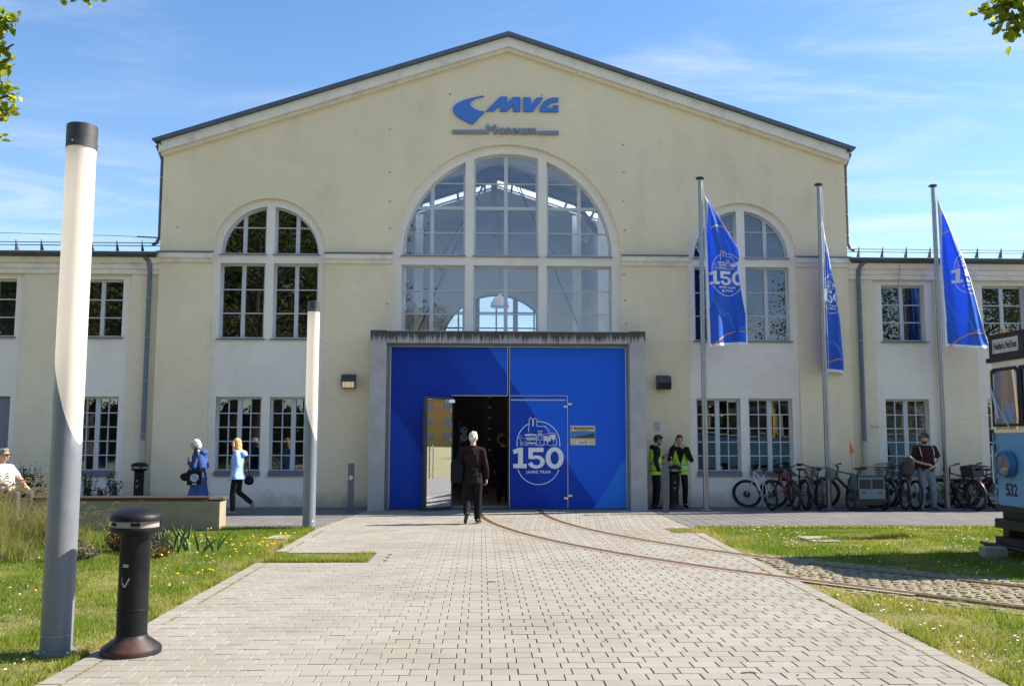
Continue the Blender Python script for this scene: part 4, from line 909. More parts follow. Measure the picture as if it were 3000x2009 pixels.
for c in BAYS:  # dark side rooms behind the outer bays
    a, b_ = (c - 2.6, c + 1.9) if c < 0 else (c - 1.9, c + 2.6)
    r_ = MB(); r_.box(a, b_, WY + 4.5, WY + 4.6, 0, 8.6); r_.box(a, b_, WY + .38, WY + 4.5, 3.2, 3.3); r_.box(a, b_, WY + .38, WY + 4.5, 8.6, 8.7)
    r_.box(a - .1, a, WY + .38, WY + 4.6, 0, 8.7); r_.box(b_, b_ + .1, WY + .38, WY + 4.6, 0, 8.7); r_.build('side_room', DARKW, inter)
for a, b_ in ((-17, -8.3), (9.6, 19.5)):
    r_ = MB(); r_.box(a, b_, WY + 4.0, WY + 4.1, 0, 6.0); r_.box(a, b_, WY + .5, WY + 4, 3.2, 3.3); r_.box(a, b_, WY + .5, WY + 4, 5.95, 6.05); r_.box(a, b_, WY + .5, WY + 4, -.1, -.005); r_.build('side_room', DARKW, inter)
TUBE, t, b = newmat('tube_light'); b.inputs['Emission Color'].default_value = (1, .97, .92, 1); b.inputs['Emission Strength'].default_value = 5
for (x, y, dx_, lab) in ((-.55, 26.0, .8, 'slim lit tube lamp under the gallery near the gate'), (1.5, 29.5, .8, 'slim lit tube lamp deep under the gallery')):
    tl = thing('tube_lamp', lab, 'lamp', (x, y, 3.5)); MB().box(-dx_, dx_, -.05, .05, .02, .07).build('housing', DGREY, tl); MB().tube([(-dx_, 0, 0), (dx_, 0, 0)], .02, 8).build('tube', TUBE, tl)
MB().box(.05, .22, 28.6, 28.8, 0, 3.9).build('steel_column', DGREY, inter)
for i_ in range(7): MB().box(.215, .30, 28.5, 28.59, 1.3 + i_ * .33, 1.36 + i_ * .33).build('column_light', WHITEPRINT, inter)  # white boxes imitate the small lights along the column
# pendant lamp in the arch, stop signs inside the gate
pl_ = thing('pendant_lamp', 'white dome pendant lamp hanging behind the big arched window', 'lamp', (XC - .02, 32.0, 6.28))
q = MB(); q.lathe([(.33, 0), (.33, .02), (.30, .16), (.22, .30), (.10, .38), (.05, .42), (.05, .48)], 24); q.build('shade', mat('pendant_shade', (.55, .56, .60), .5), pl_, True, 40); MB().tube([(0, 0, .48), (0, 0, 5.1)], .012, 6).build('cable', BLACKP, pl_)
st = thing('stop_sign', 'round yellow tram stop sign with H on a post inside the gate', 'sign', (0.60, 27.2, 0))
MB().tube([(0, 0, 0), (0, 0, 1.55)], .03, 8).build('post', mat('sign_yellow', (.50, .42, .02), .5), st)
q = MB(); q.lathe([(.17, -.012), (.17, .012)], 28, M=Matrix.Translation((0, 0, 1.68)) @ Matrix.Rotation(R_(90), 4, 'X')); q.build('disc', MATS['sign_yellow'], st); q = MB(); q.torus(.16, .012, M=Matrix.Translation((0, -.014, 1.68)) @ Matrix.Rotation(R_(90), 4, 'X'), seg=28, ms=5, sq=.3); q.build('rim', mat('sign_green', (.02, .06, .03), .5), st)
me = text_mesh('H', .22, .004, .006); me.materials.append(DKINK); link('lettering', me, st, (0, -.02, 1.68))
ls = thing('line_sign', 'dark post with round white line number discs 19 and 9 inside the gate', 'sign', (-.60, 25.8, 0))
MB().box(-.03, .03, -.03, .03, 0, 2.2).build('post', BLACKP, ls)
for z, tt in ((1.92, '19'), (1.71, '9')):
    q = MB(); q.lathe([(.095, -.008), (.095, .008)], 24, M=Matrix.Translation((.12, -.03, z)) @ Matrix.Rotation(R_(90), 4, 'X')); q.build('disc', mat('disc_white', (.70, .70, .68), .5), ls); 
    for i_, ch_ in enumerate(tt): me = text_mesh(ch_, .15, .003, .003); me.materials.append(DKINK); link('digit', me, ls, (.12 + (i_ - (len(tt) - 1) / 2) * .078, -.042, z))
mb = MB(); mb.box(.95, 1.35, 28.0, 28.3, 0, 1.25); mb.build('info_pillar', mat('pillar_grey', (.30, .32, .36), .6), inter)
# ================================================================== STREET FURNITURE
LGREY = mat('lamp_column_grey', (.185, .215, .25), .42, .1, var=.05, dirt=(.34, .36, .38), dirtamt=.25, ds=5)
LWHITE = mat('lamp_diffuser', (.92, .885, .82), .35, var=.02); t = LWHITE.node_tree; trn = t.nodes.new('ShaderNodeBsdfTranslucent'); trn.inputs[0].default_value = (.97, .94, .88, 1); mx = t.nodes.new('ShaderNodeMixShader'); mx.inputs[0].default_value = .5; t.links.new(t.nodes['Principled BSDF'].outputs[0], mx.inputs[1]); t.links.new(trn.outputs[0], mx.inputs[2]); t.links.new(mx.outputs[0], t.nodes['Material Output'].inputs[0]); LCAP = mat('lamp_cap', (.05, .052, .058), .5, var=.2, dirt=(.16, .16, .16), dirtamt=.5, ds=9)
def slant_tube(r, zlo, zhi, lo_of, hi_of, seg=48, caps=True):
    """tube whose lower and upper rims follow functions of the angle"""
    mb = MB(); n = 14; b = []
    for i in range(n + 1):
        for k_ in range(seg):
            a = 2 * math.pi * k_ / seg; z0, z1 = lo_of(a), hi_of(a); b.append((r * math.cos(a), r * math.sin(a), z0 + (z1 - z0) * i / n))
    fs = [(i * seg + k_, i * seg + (k_ + 1) % seg, (i + 1) * seg + (k_ + 1) % seg, (i + 1) * seg + k_) for i in range(n) for k_ in range(seg)]
    if caps: fs += [tuple(reversed(range(seg))), tuple(n * seg + k_ for k_ in range(seg))]
    mb.add(b, fs); return mb
def lamp(loc, label):
    t_ = thing('lamp_column', label, 'lamp', loc, group='cylindrical lamp columns')
    cutf = lambda a: 2.03 - .38 * math.cos(a - R_(-8)); zero = lambda a: 0.0; top = lambda a: 4.16
    slant_tube(.121, 0, 1, zero, cutf).build('lower_tube', LGREY, t_, True, 40)
    slant_tube(.118, 0, 1, lambda a: cutf(a) + .003, top, caps=False).build('diffuser_tube', LWHITE, t_, True, 40)
    MB().lathe([(.124, 4.15), (.124, 4.345), (.118, 4.352), (.10, 4.352)], 40).build('cap', LCAP, t_, True, 40)
    bo = MB()
    for a in (20, 140, 260): bo.lathe([(.009, 0), (.009, .006), (.004, .008)], 8, M=Matrix.Rotation(R_(a - 90), 4, 'Z') @ Matrix.Translation((.0, .124, 4.19)) @ Matrix.Rotation(R_(-90), 4, 'X'))
    bo.split('cap_screw', CHROME, t_)
    MB().lathe([(.16, -.01), (.16, .012), (.122, .014)], 32).build('base_plate', LGREY, t_); MB().torus(.1212, .0016, (0, 0, .14), seg=40, ms=5).build('weld_ring', CHROME, t_)
lamp((-3.41, 7.72, 0), 'near lamp column with white upper tube beside the ashtray bollard'); lamp((-3.28, 17.9, 0), 'far lamp column with white upper tube in front of the hall wall')
ASH = mat('bollard_black', (.005, .0066, .0105), .5, spec=.28, var=.2, vs_=6, bump=.15, bs=120, dirt=(.03, .027, .025), dirtamt=.3, ds=5)
ASHR = mat('bollard_skirt', (.014, .016, .021), .5, spec=.3, var=.25, vs_=5, bump=.2, bs=90, dirt=(.16, .06, .03), dirtamt=.7, ds=2.2)
ASHL = mat('bollard_ring', (.38, .37, .34), .6, var=.1, dirt=(.15, .15, .15), dirtamt=.4, ds=12)
def ashtray(loc, label, rz=0, s_=1.0):
    t_ = thing('ashtray_bollard', label, 'ashtray', loc, rz, group='black ashtray bollards'); t_.scale = (s_, s_, s_)
    MB().lathe([(.232, 0), (.234, .03), (.225, .052), (.13, .122), (.12, .145)], 40).build('skirt', ASHR, t_, True, 35)
    MB().lathe([(.118, .14), (.117, .90), (.122, .918), (.14, .936), (.18, .957), (.203, .968), (.205, .988), (.19, .996)], 40).build('column', ASH, t_, True, 40)
    MB().lathe([(.178, .985), (.182, 1.055), (.178, 1.06)], 40).build('ring', ASHL, t_, True, 40)
    MB().lathe([(.19, 1.046), (.205, 1.050), (.207, 1.078), (.19, 1.10), (.145, 1.126), (.075, 1.144), (.004, 1.15)], 40).build('dome_cap', ASH, t_, True, 50)
    MB().torus(.1185, .005, (0, 0, .345), seg=40, ms=6).build('band', ASH, t_, True)
    sl_ = MB()
    for a in (-125, -60, 30, 130):
        M = Matrix.Rotation(R_(a + 90), 4, 'Z') @ Matrix.Translation((0, -.184, 1.024)); sl_.box(-.035, .035, -.004, .01, -.012, .012, M)
    sl_.split('slot', mat('slot_black', (.004, .004, .004), .9), t_)
    ic = MB(); fr_ = lambda x, z: (.1195 * math.sin(x / .118), -.1195 * math.cos(x / .118), z)
    def cur(pts, wd):
        for (a, b) in zip(pts[:-1], pts[1:]):
            d = Vector(b) - Vector(a); nn = Vector((-d.y, d.x)).normalized() * wd / 2
            q = [Vector(a) + nn, Vector(b) + nn, Vector(b) - nn, Vector(a) - nn]; ic.add([fr_(*p) for p in q], [(0, 1, 2, 3)])
    cur([(-.028, .565), (-.022, .55), (-.005, .53)], .013); cur([(-.005, .53), (.032, .60)], .012); cur([(-.03, .57), (-.038, .585), (-.026, .595), (-.034, .608)], .004)
    ic.build('smoking_icon', mat('icon_grey', (.40, .41, .43), .6), t_); st_ = MB()
    for i in range(4): a0, a1 = -.03 + i * .0125, -.03 + (i + 1) * .0125; st_.add([fr_(a0, .685), fr_(a1, .685), fr_(a1, .71), fr_(a0, .71)], [(0, 1, 2, 3)])
    st_.build('sticker', ASHL, t_); return t_
ashtray((-2.80, 7.68, 0), 'large black ashtray bollard in the foreground beside the near lamp column', R_(-12))
ashtray((-8.22, 22.6, 0), 'black ashtray bollard standing by the wall behind the concrete bench', 0, .97)
ashtray((4.70, 22.45, 0), 'black ashtray bollard between the two people in hi-vis vests', 0, .92)
bt = thing('drink_bottle', 'plastic bottle of orange drink standing on the ashtray bollard', 'bottle', (4.63, 22.42, 1.03))
MB().lathe([(.033, 0), (.035, .01), (.034, .12), (.03, .14)], 16).build('drink', mat('orange_drink', (.65, .25, .03), .3), bt, True, 40); MB().lathe([(.0355, 0), (.036, .13), (.028, .17), (.014, .20), (.014, .215)], 16).build('bottle_shell', glass('bottle_glass', (.93, .95, .95), 1.45), bt, True, 40); MB().lathe([(.016, .205), (.016, .23)], 12).build('bottle_cap', WHITEPRINT, bt)
# bench
CB = concrete('bench_concrete', (.30, .265, .19)); WOODB = mat('bench_wood', (.055, .028, .022), .55, var=.3, vs_=3, stretch=(.3, 4, 4), bump=.2, bs=30)
bn = thing('concrete_bench', 'long concrete bench wall with a brown plank seat', 'bench', (0, 0, 0))
MB().bbox(-14.0, -4.92, 17.62, 18.15, -.05, .525, .012).build('bench_block', CB, bn)
for i in range(4): MB().bbox(-13.95, -5.12 + (.02 if i % 2 else 0), 17.60 + i * .142, 17.60 + i * .142 + .128, .552, .592, .006).build('plank', WOODB, bn)
mb = MB()
for x in np.arange(-13.6, -5.1, 1.2): mb.box(x, x + .06, 17.66, 18.1, .524, .553)
mb.split('batten', STEEL, bn); MB().box(-5.10, -4.86, 17.62, 18.13, .556, .590).build('sunlit_end', CHROME, bn)  # bright metal piece imitates the sunlit end of the bench seat
# call posts
PG = mat('post_grey', (.125, .135, .155), .5, .2, var=.08)
for (x, y), btn, lab in (((-2.98, 21.4), True, 'slim grey post with a round push button left of the portal'), ((4.27, 21.35), False, 'slim grey post right of the portal in front of the hi-vis vests')):
    t_ = thing('call_post', lab, 'post', (x, y, 0), group='slim grey posts beside the portal')
    MB().prism([(-.035, -.02), (.035, -.02), (.035, 1.10), (-.035, 1.13)], -.068, .068, 'YZ').build('post_body', PG, t_)
    if btn:
        for nm, r0, yy_, m_ in (('button_ring', .052, -.045, CHROME), ('button', .034, -.052, mat('button_face', (.55, .65, .45), .4))):
            q = MB(); q.lathe([(r0, 0), (r0, .02)], 20, M=Matrix.Translation((0, yy_, .80)) @ Matrix.Rotation(R_(-90), 4, 'X')); q.build(nm, m_, t_)
# planters with shrubs
PLB = mat('planter_dark', (.035, .032, .045), .6, var=.2)
SHRUB = leafmat('shrub_leaf', (.02, .028, .010), (.06, .06, .022), (.13, .10, .045), .25); TWIG = mat('twig', (.06, .045, .03), .9, var=.3)
def leaves_mesh(name, pts, s0, s1, mat_, down=.3, nrm=None):
    """rhombic folded leaves at pts (n,3)"""
    pts = np.asarray(pts, np.float32); n = len(pts); a = RNG.normal(size=(n, 3)); a[:, 2] -= down; a /= np.linalg.norm(a, axis=1)[:, None]; b = RNG.normal(size=(n, 3)); b -= (a * b).sum(1)[:, None] * a; b /= np.linalg.norm(b, axis=1)[:, None]
    c = np.cross(a, b); s_ = RNG.uniform(s0, s1, n)[:, None]
    V = np.empty((n, 6, 3), np.float32); V[:, 0] = pts; V[:, 1] = pts + a * s_ * .35 + b * s_ * .36 + c * s_ * .08; V[:, 2] = pts + a * s_ * .75 + b * s_ * .28 + c * s_ * .05; V[:, 3] = pts + a * s_ * 1.1 - c * s_ * .08; V[:, 4] = pts + a * s_ * .75 - b * s_ * .28 + c * s_ * .05; V[:, 5] = pts + a * s_ * .35 - b * s_ * .36 + c * s_ * .08
    F = np.arange(n * 6).reshape(n, 6); F = np.concatenate([F[:, [0, 1, 2, 3]], F[:, [0, 3, 4, 5]]]); r = RNG.random(n)
    return fast_mesh(name, V.reshape(-1, 3), F, mat_, np.concatenate([r, r]))
def planter(x0, x1, y, tuft, lab, h):
    t_ = thing('planter_box', lab, 'planter', ((x0 + x1) / 2, y, 0), group='dark planter boxes by the wall'); hw = (x1 - x0) / 2
    bx = MB(); bx.box(-hw, hw, -.2, -.17, 0, h); bx.box(-hw, hw, .17, .2, 0, h); bx.box(-hw, -hw + .03, -.169, .169, 0, h); bx.box(hw - .03, hw, -.169, .169, 0, h); bx.build('box', PLB, t_); MB().box(-hw + .03, hw - .03, -.169, .169, .02, h - .05).build('soil', SANDJ, t_)
    tw = MB(); lp = []
    for (cx_, n, hh) in tuft:
        for i in range(n):
            a = random.uniform(0, 6.28); r = random.uniform(.02, .26); hgt = hh * random.uniform(.55, 1.0); p0 = Vector((cx_ + random.uniform(-.08, .08), random.uniform(-.08, .08), h - .06)); p1 = p0 + Vector((math.cos(a) * r, math.sin(a) * r * .6, hgt)); pm = p0.lerp(p1, .5) + Vector((0, 0, .05))
            tw.tube([p0, pm, p1], [.006, .005, .002], 4)
            for k_ in range(30):
                f_ = random.uniform(.1, 1.02); q = p0.lerp(p1, f_) + Vector([random.gauss(0, .022) for _ in range(3)]); lp.append(q)
    tw.build('stems', TWIG, t_); link('foliage', leaves_mesh('foliage', lp, .025, .05, SHRUB), t_)
planter(-9.66, -8.56, 22.55, [(-.28, 16, .68), (.34, 13, .72), (.05, 6, .3)], 'dark planter box with two sparse shrubs beneath the left window', .30)
planter(-11.15, -10.35, 22.55, [(-.12, 24, .85), (.2, 10, .6)], 'dark planter box with one wide shrub behind the seated person', .30)
# ================================================================== FLAGS
POLEM = mat('pole_steel', (.34, .345, .35), .38, .75, var=.15, stretch=(1, 1, .25), vs_=6, dirt=(.15, .15, .15), dirtamt=.4, ds=4)
FB = newmat('flag_blue'); fm, t, b = FB
c = mixrgb(t, mrange(t, nz(t, 1.2, 3), .3, .7), (.018, .205, .82), (.024, .245, .88)); t.links.new(c, b.inputs['Base Color']); b.inputs['Roughness'].default_value = .55
trn = t.nodes.new('ShaderNodeBsdfTranslucent'); t.links.new(c, trn.inputs[0]); mx = t.nodes.new('ShaderNodeMixShader'); mx.inputs[0].default_value = .5; t.links.new(b.outputs[0], mx.inputs[1]); t.links.new(trn.outputs[0], mx.inputs[2]); t.links.new(mx.outputs[0], t.nodes['Material Output'].inputs[0]); FBLUE = fm
FWHITE = mat('flag_white', (.80, .81, .84), .6, var=.03); FYEL = mat('flag_yellow_line', (.55, .50, .05), .6); FORA = mat('flag_orange_line', (.70, .30, .03), .6); FCY = mat('flag_light_blue', (.06, .30, .68), .6)
def interp(xs, ys, v):
    for i in range(len(xs) - 1):
        if v <= xs[i + 1]: return ys[i] + (ys[i + 1] - ys[i]) * (v - xs[i]) / (xs[i + 1] - xs[i])
    return ys[-1]
def flagpole(loc, lab): 
    t_ = thing('flagpole', lab, 'flagpole', loc, group='three steel flagpoles'); mb = MB(); mb.tube([(0, 0, 0), (0, 0, 3), (0, 0, 8.05)], [.068, .066, .050], 20); mb.build('pole', POLEM, t_, True, 50)
    MB().lathe([(.03, 8.04), (.105, 8.08), (.108, 8.105), (.06, 8.13), (.02, 8.14)], 24).build('pole_cap', DGREY, t_, True, 50); MB().lathe([(.14, -.01), (.14, .015), (.075, .03)], 24).build('base_flange', POLEM, t_)
    bx_ = MB(); bx_.tube([(.05, -.05, 8.0), (.085, -.04, 7.6), (.07, -.06, 5.6), (.09, -.05, 3.6), (.075, -.06, 3.3)], .0045, 5); bx_.build('halyard', WHITEPRINT, t_)
def flag(loc, rz, ztop, zbot, wx, wy, lab, seed, amp, emb_x, emb_z, ksc, mirror=False):
    """wx: widths along the drop wy (0 top .. 1 bottom)"""
    t_ = thing('flag', lab, 'flag', (loc[0], loc[1], 0), rz, group='blue anniversary flags on the poles'); H_ = ztop - zbot; X0 = .10
    wid = lambda z: interp(wy, wx, (ztop - z) / H_)
    def depth(x, z):
        w_ = max(wid(z), .03); u = x / w_; tt = (ztop - z) / H_
        f = math.sin(u * 7.5 + seed + tt * 2.0) * amp * (.35 + .65 * tt) * min(1, w_ / .5) + math.sin(u * 3.1 - tt * 4 + seed * 2) * amp * 1.2 * tt + .5 * amp * noise.noise((x * 3, z * 1.3, seed))
        f += amp * .8 * math.exp(-((u - .12) / .07) ** 2) - (0.55 * amp * math.exp(-((u - .8) / .06) ** 2) * min(1, tt * 2))
        return f * min(1, u * 6 + .1)
    nu, nv = 44, 90; vs = []; fs = []; mi = []
    for j in range(nv + 1):
        tt = j / nv; z = ztop - H_ * tt
        for i in range(nu + 1):
            u = i / nu; x = wid(z) * u; zz = z - .05 * u * (1 - tt) - (.03 * math.sin(u * 5 + seed) * tt); vs.append((X0 + x, depth(x, z), zz))
    for j in range(nv):
        for i in range(nu):
            a = j * (nu + 1) + i; fs.append((a, a + 1, a + nu + 2, a + nu + 1)); x = wid(ztop - H_ * (j + .5) / nv) * (i + .5) / nu; w_ = wid(ztop - H_ * (j + .5) / nv)
            mi.append(1 if x < .075 or x > w_ - .022 or j > nv - 3 else 0)
    me = bpy.data.meshes.new('cloth'); me.from_pydata(vs, [], fs); me.materials.append(FBLUE); me.materials.append(FWHITE); me.polygons.foreach_set('material_index', mi); me.polygons.foreach_set('use_smooth', [True] * len(fs)); me.update(); cl = link('cloth', me, t_)
    sd_ = cl.modifiers.new('thickness', 'SOLIDIFY'); sd_.thickness = .0015
    def drape(me2, name, m_, off=-.006):
        bm = bmesh.new(); bm.from_mesh(me2); bmesh.ops.triangulate(bm, faces=bm.faces)
        for _ in range(2):
            le = [e_ for e_ in bm.edges if e_.calc_length() > .05]
            if le: bmesh.ops.subdivide_edges(bm, edges=le, cuts=1); bmesh.ops.triangulate(bm, faces=bm.faces)
        bad = [f_ for f_ in bm.faces if not (.08 < f_.calc_center_median().x < wid(f_.calc_center_median().z) - .02)]; bmesh.ops.delete(bm, geom=bad, context='FACES')
        for v in bm.verts: x = v.co.x; tt = (ztop - v.co.z) / H_; v.co = Vector((X0 + x, depth(x, v.co.z) + off + (v.co.y * .2), v.co.z - .05 * (x / max(wid(v.co.z), .05)) * (1 - tt)))
        m3 = bpy.data.meshes.new(name); bm.to_mesh(m3); bm.free(); m3.materials.append(m_); link(name, m3, t_)
    tom = (lambda x, y: (emb_x + (x - 903) * ksc, emb_z - (y - 892) * ksc)); drape(art_mesh(tom, .002, 1.1), 'emblem', FWHITE)
    tm = text_mesh('JAHRE TRAM', 88 / .0012715 * .0012715 * ksc / .0012715 * .001 if False else .088 * ksc / .0012715, .002, .0022, 1.2); tm.transform(Matrix.Translation((emb_x, 0, emb_z - (1160 - 892) * ksc))); drape(tm, 'lettering', FWHITE)
    lg = bmesh.new()
    for lp in (SWOOSH, LM, LV, LG): lg.from_mesh(loops_mesh([[(emb_x + (x - 1115) * ksc * .17, emb_z - (1250 - 892) * ksc - (y - 400) * ksc * .17) for x, y in lp]], .002))
    lm_ = bpy.data.meshes.new('x'); lg.to_mesh(lm_); lg.free(); drape(lm_, 'logo', FWHITE)
    def line(pts, wd, nm, m_):
        mb = MB(); stroke(mb, pts, wd, 0, .002); drape(mb.mesh(), nm, m_)
    za = ztop - H_ * .23; line([(.06 + i * .02, za + .08 * math.sin(i * .16 - .6)) for i in range(40)], .03, 'yellow_line', FYEL)
    zb = zbot + .32; line([(.1 + i * .03, zb - .30 + .36 * math.sin(min(1.57, i * .07))) for i in range(40)], .028, 'orange_line', FORA)
    line([(.06 + i * .03, zbot + 1.15 + .1 * math.sin(i * .5) - i * .028) for i in range(40)], .022, 'light_blue_line', FCY)
    for k_ in range(5): z = ztop - .2 - k_ * (H_ - .3) / 4; MB().tube([(.10, 0, z), (.05, -.06, z - .04), (-.05, -.05, z - .12), (-.07, .02, z - .16)], .004, 5).build('tie', WHITEPRINT, t_)
PL = ((5.37, 22.0), (8.50, 22.45), (11.44, 22.45))
flagpole((*PL[0], 0), 'steel flagpole nearest the portal'); flagpole((*PL[1], 0), 'middle steel flagpole among the bicycles'); flagpole((*PL[2], 0), 'rightmost steel flagpole beside the standing cap wearer')
flag(PL[0], R_(-4), 7.72, 3.92, [.0, .42, .80, .84, .78, .90, .98, .96, .97], [0, .18, .36, .42, .47, .68, .80, .92, 1.0], 'blue anniversary flag spread out on the pole nearest the portal', 1.0, .11, .52, 5.62, .00088)
flag(PL[1], R_(48), 7.35, 3.35, [.0, .35, .62, .72, .70, .80, .84], [0, .2, .42, .5, .6, .85, 1.0], 'blue anniversary flag hanging almost edge-on on the middle pole', 2.3, .08, .40, 5.3, .00085)
flag(PL[2], R_(-14), 7.78, 3.95, [.0, .44, .50, .68, 1.06, 1.14], [0, .34, .38, .55, .96, 1.0], 'blue anniversary flag spread out on the rightmost pole', 4.4, .10, .70, 5.78, .00092)
# ================================================================== BED PLANTS
OG = leafmat('tall_grass', (.13, .20, .03), (.32, .32, .10), (.60, .47, .24), .45); SEED = leafmat('seed_heads', (.45, .34, .18), (.62, .50, .30), None, .4)
def clump(mbv, cx_, cy_, n, h, sp):
    for i in range(n):
        a = RNG.uniform(0, 6.28); r = abs(RNG.normal(0, sp)); x0, y0 = cx_ + math.cos(a) * r * .45, cy_ + math.sin(a) * r * .45; hh = h * RNG.uniform(.5, 1.05); b = RNG.uniform(0, 6.28); ln = hh * RNG.uniform(.15, .65); wd = RNG.uniform(.004, .007)
        pts_ = [(x0 + math.cos(b) * ln * t_ ** 1.8, y0 + math.sin(b) * ln * t_ ** 1.8, hh * (t_ - .18 * t_ ** 3)) for t_ in (0, .35, .7, 1)]; c_ = RNG.uniform(0, 6.28); ox, oy = math.cos(c_) * wd / 2, math.sin(c_) * wd / 2
        for (p, q, k0, k1) in ((pts_[0], pts_[1], 1, .9), (pts_[1], pts_[2], .9, .6), (pts_[2], pts_[3], .6, .15)): mbv.append([(p[0] - ox * k0, p[1] - oy * k0, p[2]), (p[0] + ox * k0, p[1] + oy * k0, p[2]), (q[0] + ox * k1, q[1] + oy * k1, q[2]), (q[0] - ox * k1, q[1] - oy * k1, q[2])])
gl_ = []
for (x, y, n, h, sp) in ((-8.4, 14.9, 1200, 1.08, .5), (-7.5, 14.6, 1300, 1.02, .5), (-6.8, 14.9, 900, .85, .45), (-7.9, 13.6, 900, .82, .5), (-7.0, 13.6, 600, .62, .45), (-6.2, 14.6, 420, .50, .4), (-5.7, 15.0, 420, .62, .3), (-5.35, 14.6, 300, .45, .3), (-9.3, 15.5, 500, 1.0, .5), (-6.4, 13.3, 300, .4, .4), (-5.0, 14.6, 160, .35, .25), (-5.9, 13.9, 260, .38, .35)): clump(gl_, x, y, n, h, sp)
V = np.array(gl_).reshape(-1, 3); F = np.arange(len(V)).reshape(-1, 4); r = np.repeat(RNG.random(len(F) // 3), 3)
tag(link('tall_grass_bed', fast_mesh('tall_grass_bed', V, F, OG, r)), 'bed of tall tan and green ornamental grass in front of the bench', 'grass', kind='stuff')
sd = []
for i in range(170):
    x = RNG.normal(-7.6, .75); y = RNG.normal(14.6, .5); h = RNG.uniform(.75, 1.12) * (1 if x < -6.6 else .6); dx_ = RNG.uniform(.05, .3); n_ = 7
    if x > -5.6: continue
    for (ta, tb) in ((0, .4), (.4, .75), (.75, 1)):
        f_ = lambda q: (x - .22 * (1 - q) ** 1.5, y, h * q ** .9)
        p, q = f_(ta), f_(tb); sd.append([(p[0] - .002, p[1], p[2]), (p[0] + .002, p[1], p[2]), (q[0] + .002, q[1], q[2]), (q[0] - .002, q[1], q[2])])
    for k_ in range(n_):
        t_ = k_ / n_; px_, pz_ = x + dx_ * t_, h + .06 * math.sin(t_ * 2.6) - .10 * t_ * t_; w_ = .011 * math.sin(math.pi * min(.95, t_ + .15)); sd.append([(px_ - .012, y - w_, pz_), (px_ + .012, y + .3 * w_, pz_ - w_), (px_ + .045, y + w_, pz_ + .01), (px_ + .02, y - .2 * w_, pz_ + w_)])
V = np.array(sd).reshape(-1, 3); F = np.arange(len(V)).reshape(-1, 4)
tag(link('seed_heads', fast_mesh('seed_heads', V, F, SEED, RNG.random(len(F)))), 'tan nodding seed heads over the ornamental grass bed', 'grass', kind='stuff')
# iris leaves and low bushes
IR = leafmat('iris_leaf', (.11, .20, .06), (.20, .32, .12), None, .4, attr=False)
ir = thing('iris_plant', 'clump of broad sword-shaped iris leaves at the lawn edge', 'plant', (-4.5, 14.35, -.016))
for i in range(30):
    x, y = random.uniform(-.55, .50), random.uniform(-.3, .3); h = random.uniform(.22, .44); a = random.uniform(-.9, .9); ln = random.uniform(-.2, .24); w_ = random.uniform(.018, .034); vs = []
    for t_, k_ in ((0, .75), (.35, 1), (.7, .75), (.93, .3), (1, .02)):
        c_ = Vector((x + ln * t_ ** 1.6, y + .05 * a * t_, h * t_)); o_ = Vector((math.cos(a), math.sin(a), 0)) * w_ * k_; n_ = Vector((-math.sin(a), math.cos(a), 0)) * .004 * k_; vs += [c_ - o_, c_ + n_, c_ + o_, c_ - n_]
    fs = []
    for j in range(4):
        for q in range(4): fs.append((j * 4 + q, j * 4 + (q + 1) % 4, j * 4 + 4 + (q + 1) % 4, j * 4 + 4 + q))
    MB().add(vs, fs).build('leaf', IR, ir, True)
LAVM = leafmat('lavender_leaf', (.07, .085, .055), (.17, .18, .13), (.26, .20, .13), .2); DRY = leafmat('dry_bush_leaf', (.09, .05, .025), (.20, .13, .05), (.22, .26, .06), .2)
def bush(x, y, rx, h, n, m_, lab, s0=.015, s1=.035):
    t_ = thing('low_bush', lab, 'bush', (x, y, -.016)); tw = MB(); lp = []
    for i in range(n):
        a = random.uniform(0, 6.28); r = rx * math.sqrt(random.random()); hh = h * (1 - .5 * (r / rx) ** 2) * random.uniform(.6, 1.05); p0 = Vector((math.cos(a) * r * .4, math.sin(a) * r * .4, 0)); p1 = Vector((math.cos(a) * r, math.sin(a) * r, hh)); tw.tube([p0, p1], [.004, .0015], 3)
        for k_ in range(12): lp.append(p0.lerp(p1, random.uniform(.3, 1)) + Vector([random.gauss(0, .012) for _ in range(3)]))
    tw.build('stems', TWIG, t_); link('foliage', leaves_mesh('foliage', lp, s0, s1, m_, -.3), t_)
bush(-4.95, 14.2, .34, .46, 170, LAVM, 'grey-green lavender bush behind the foreground ashtray bollard'); bush(-5.75, 13.4, .4, .30, 160, LAVM, 'low grey lavender bush beside the near lamp column'); bush(-4.75, 13.7, .30, .20, 130, DRY, 'low brown dry plant below the lavender bush'); bush(-5.45, 14.35, .26, .52, 90, DRY, 'reddish twiggy perennial in front of the bench wall', .02, .045); bush(-6.9, 12.9, .45, .28, 150, LAVM, 'low grey lavender bush at the left edge of the bed')
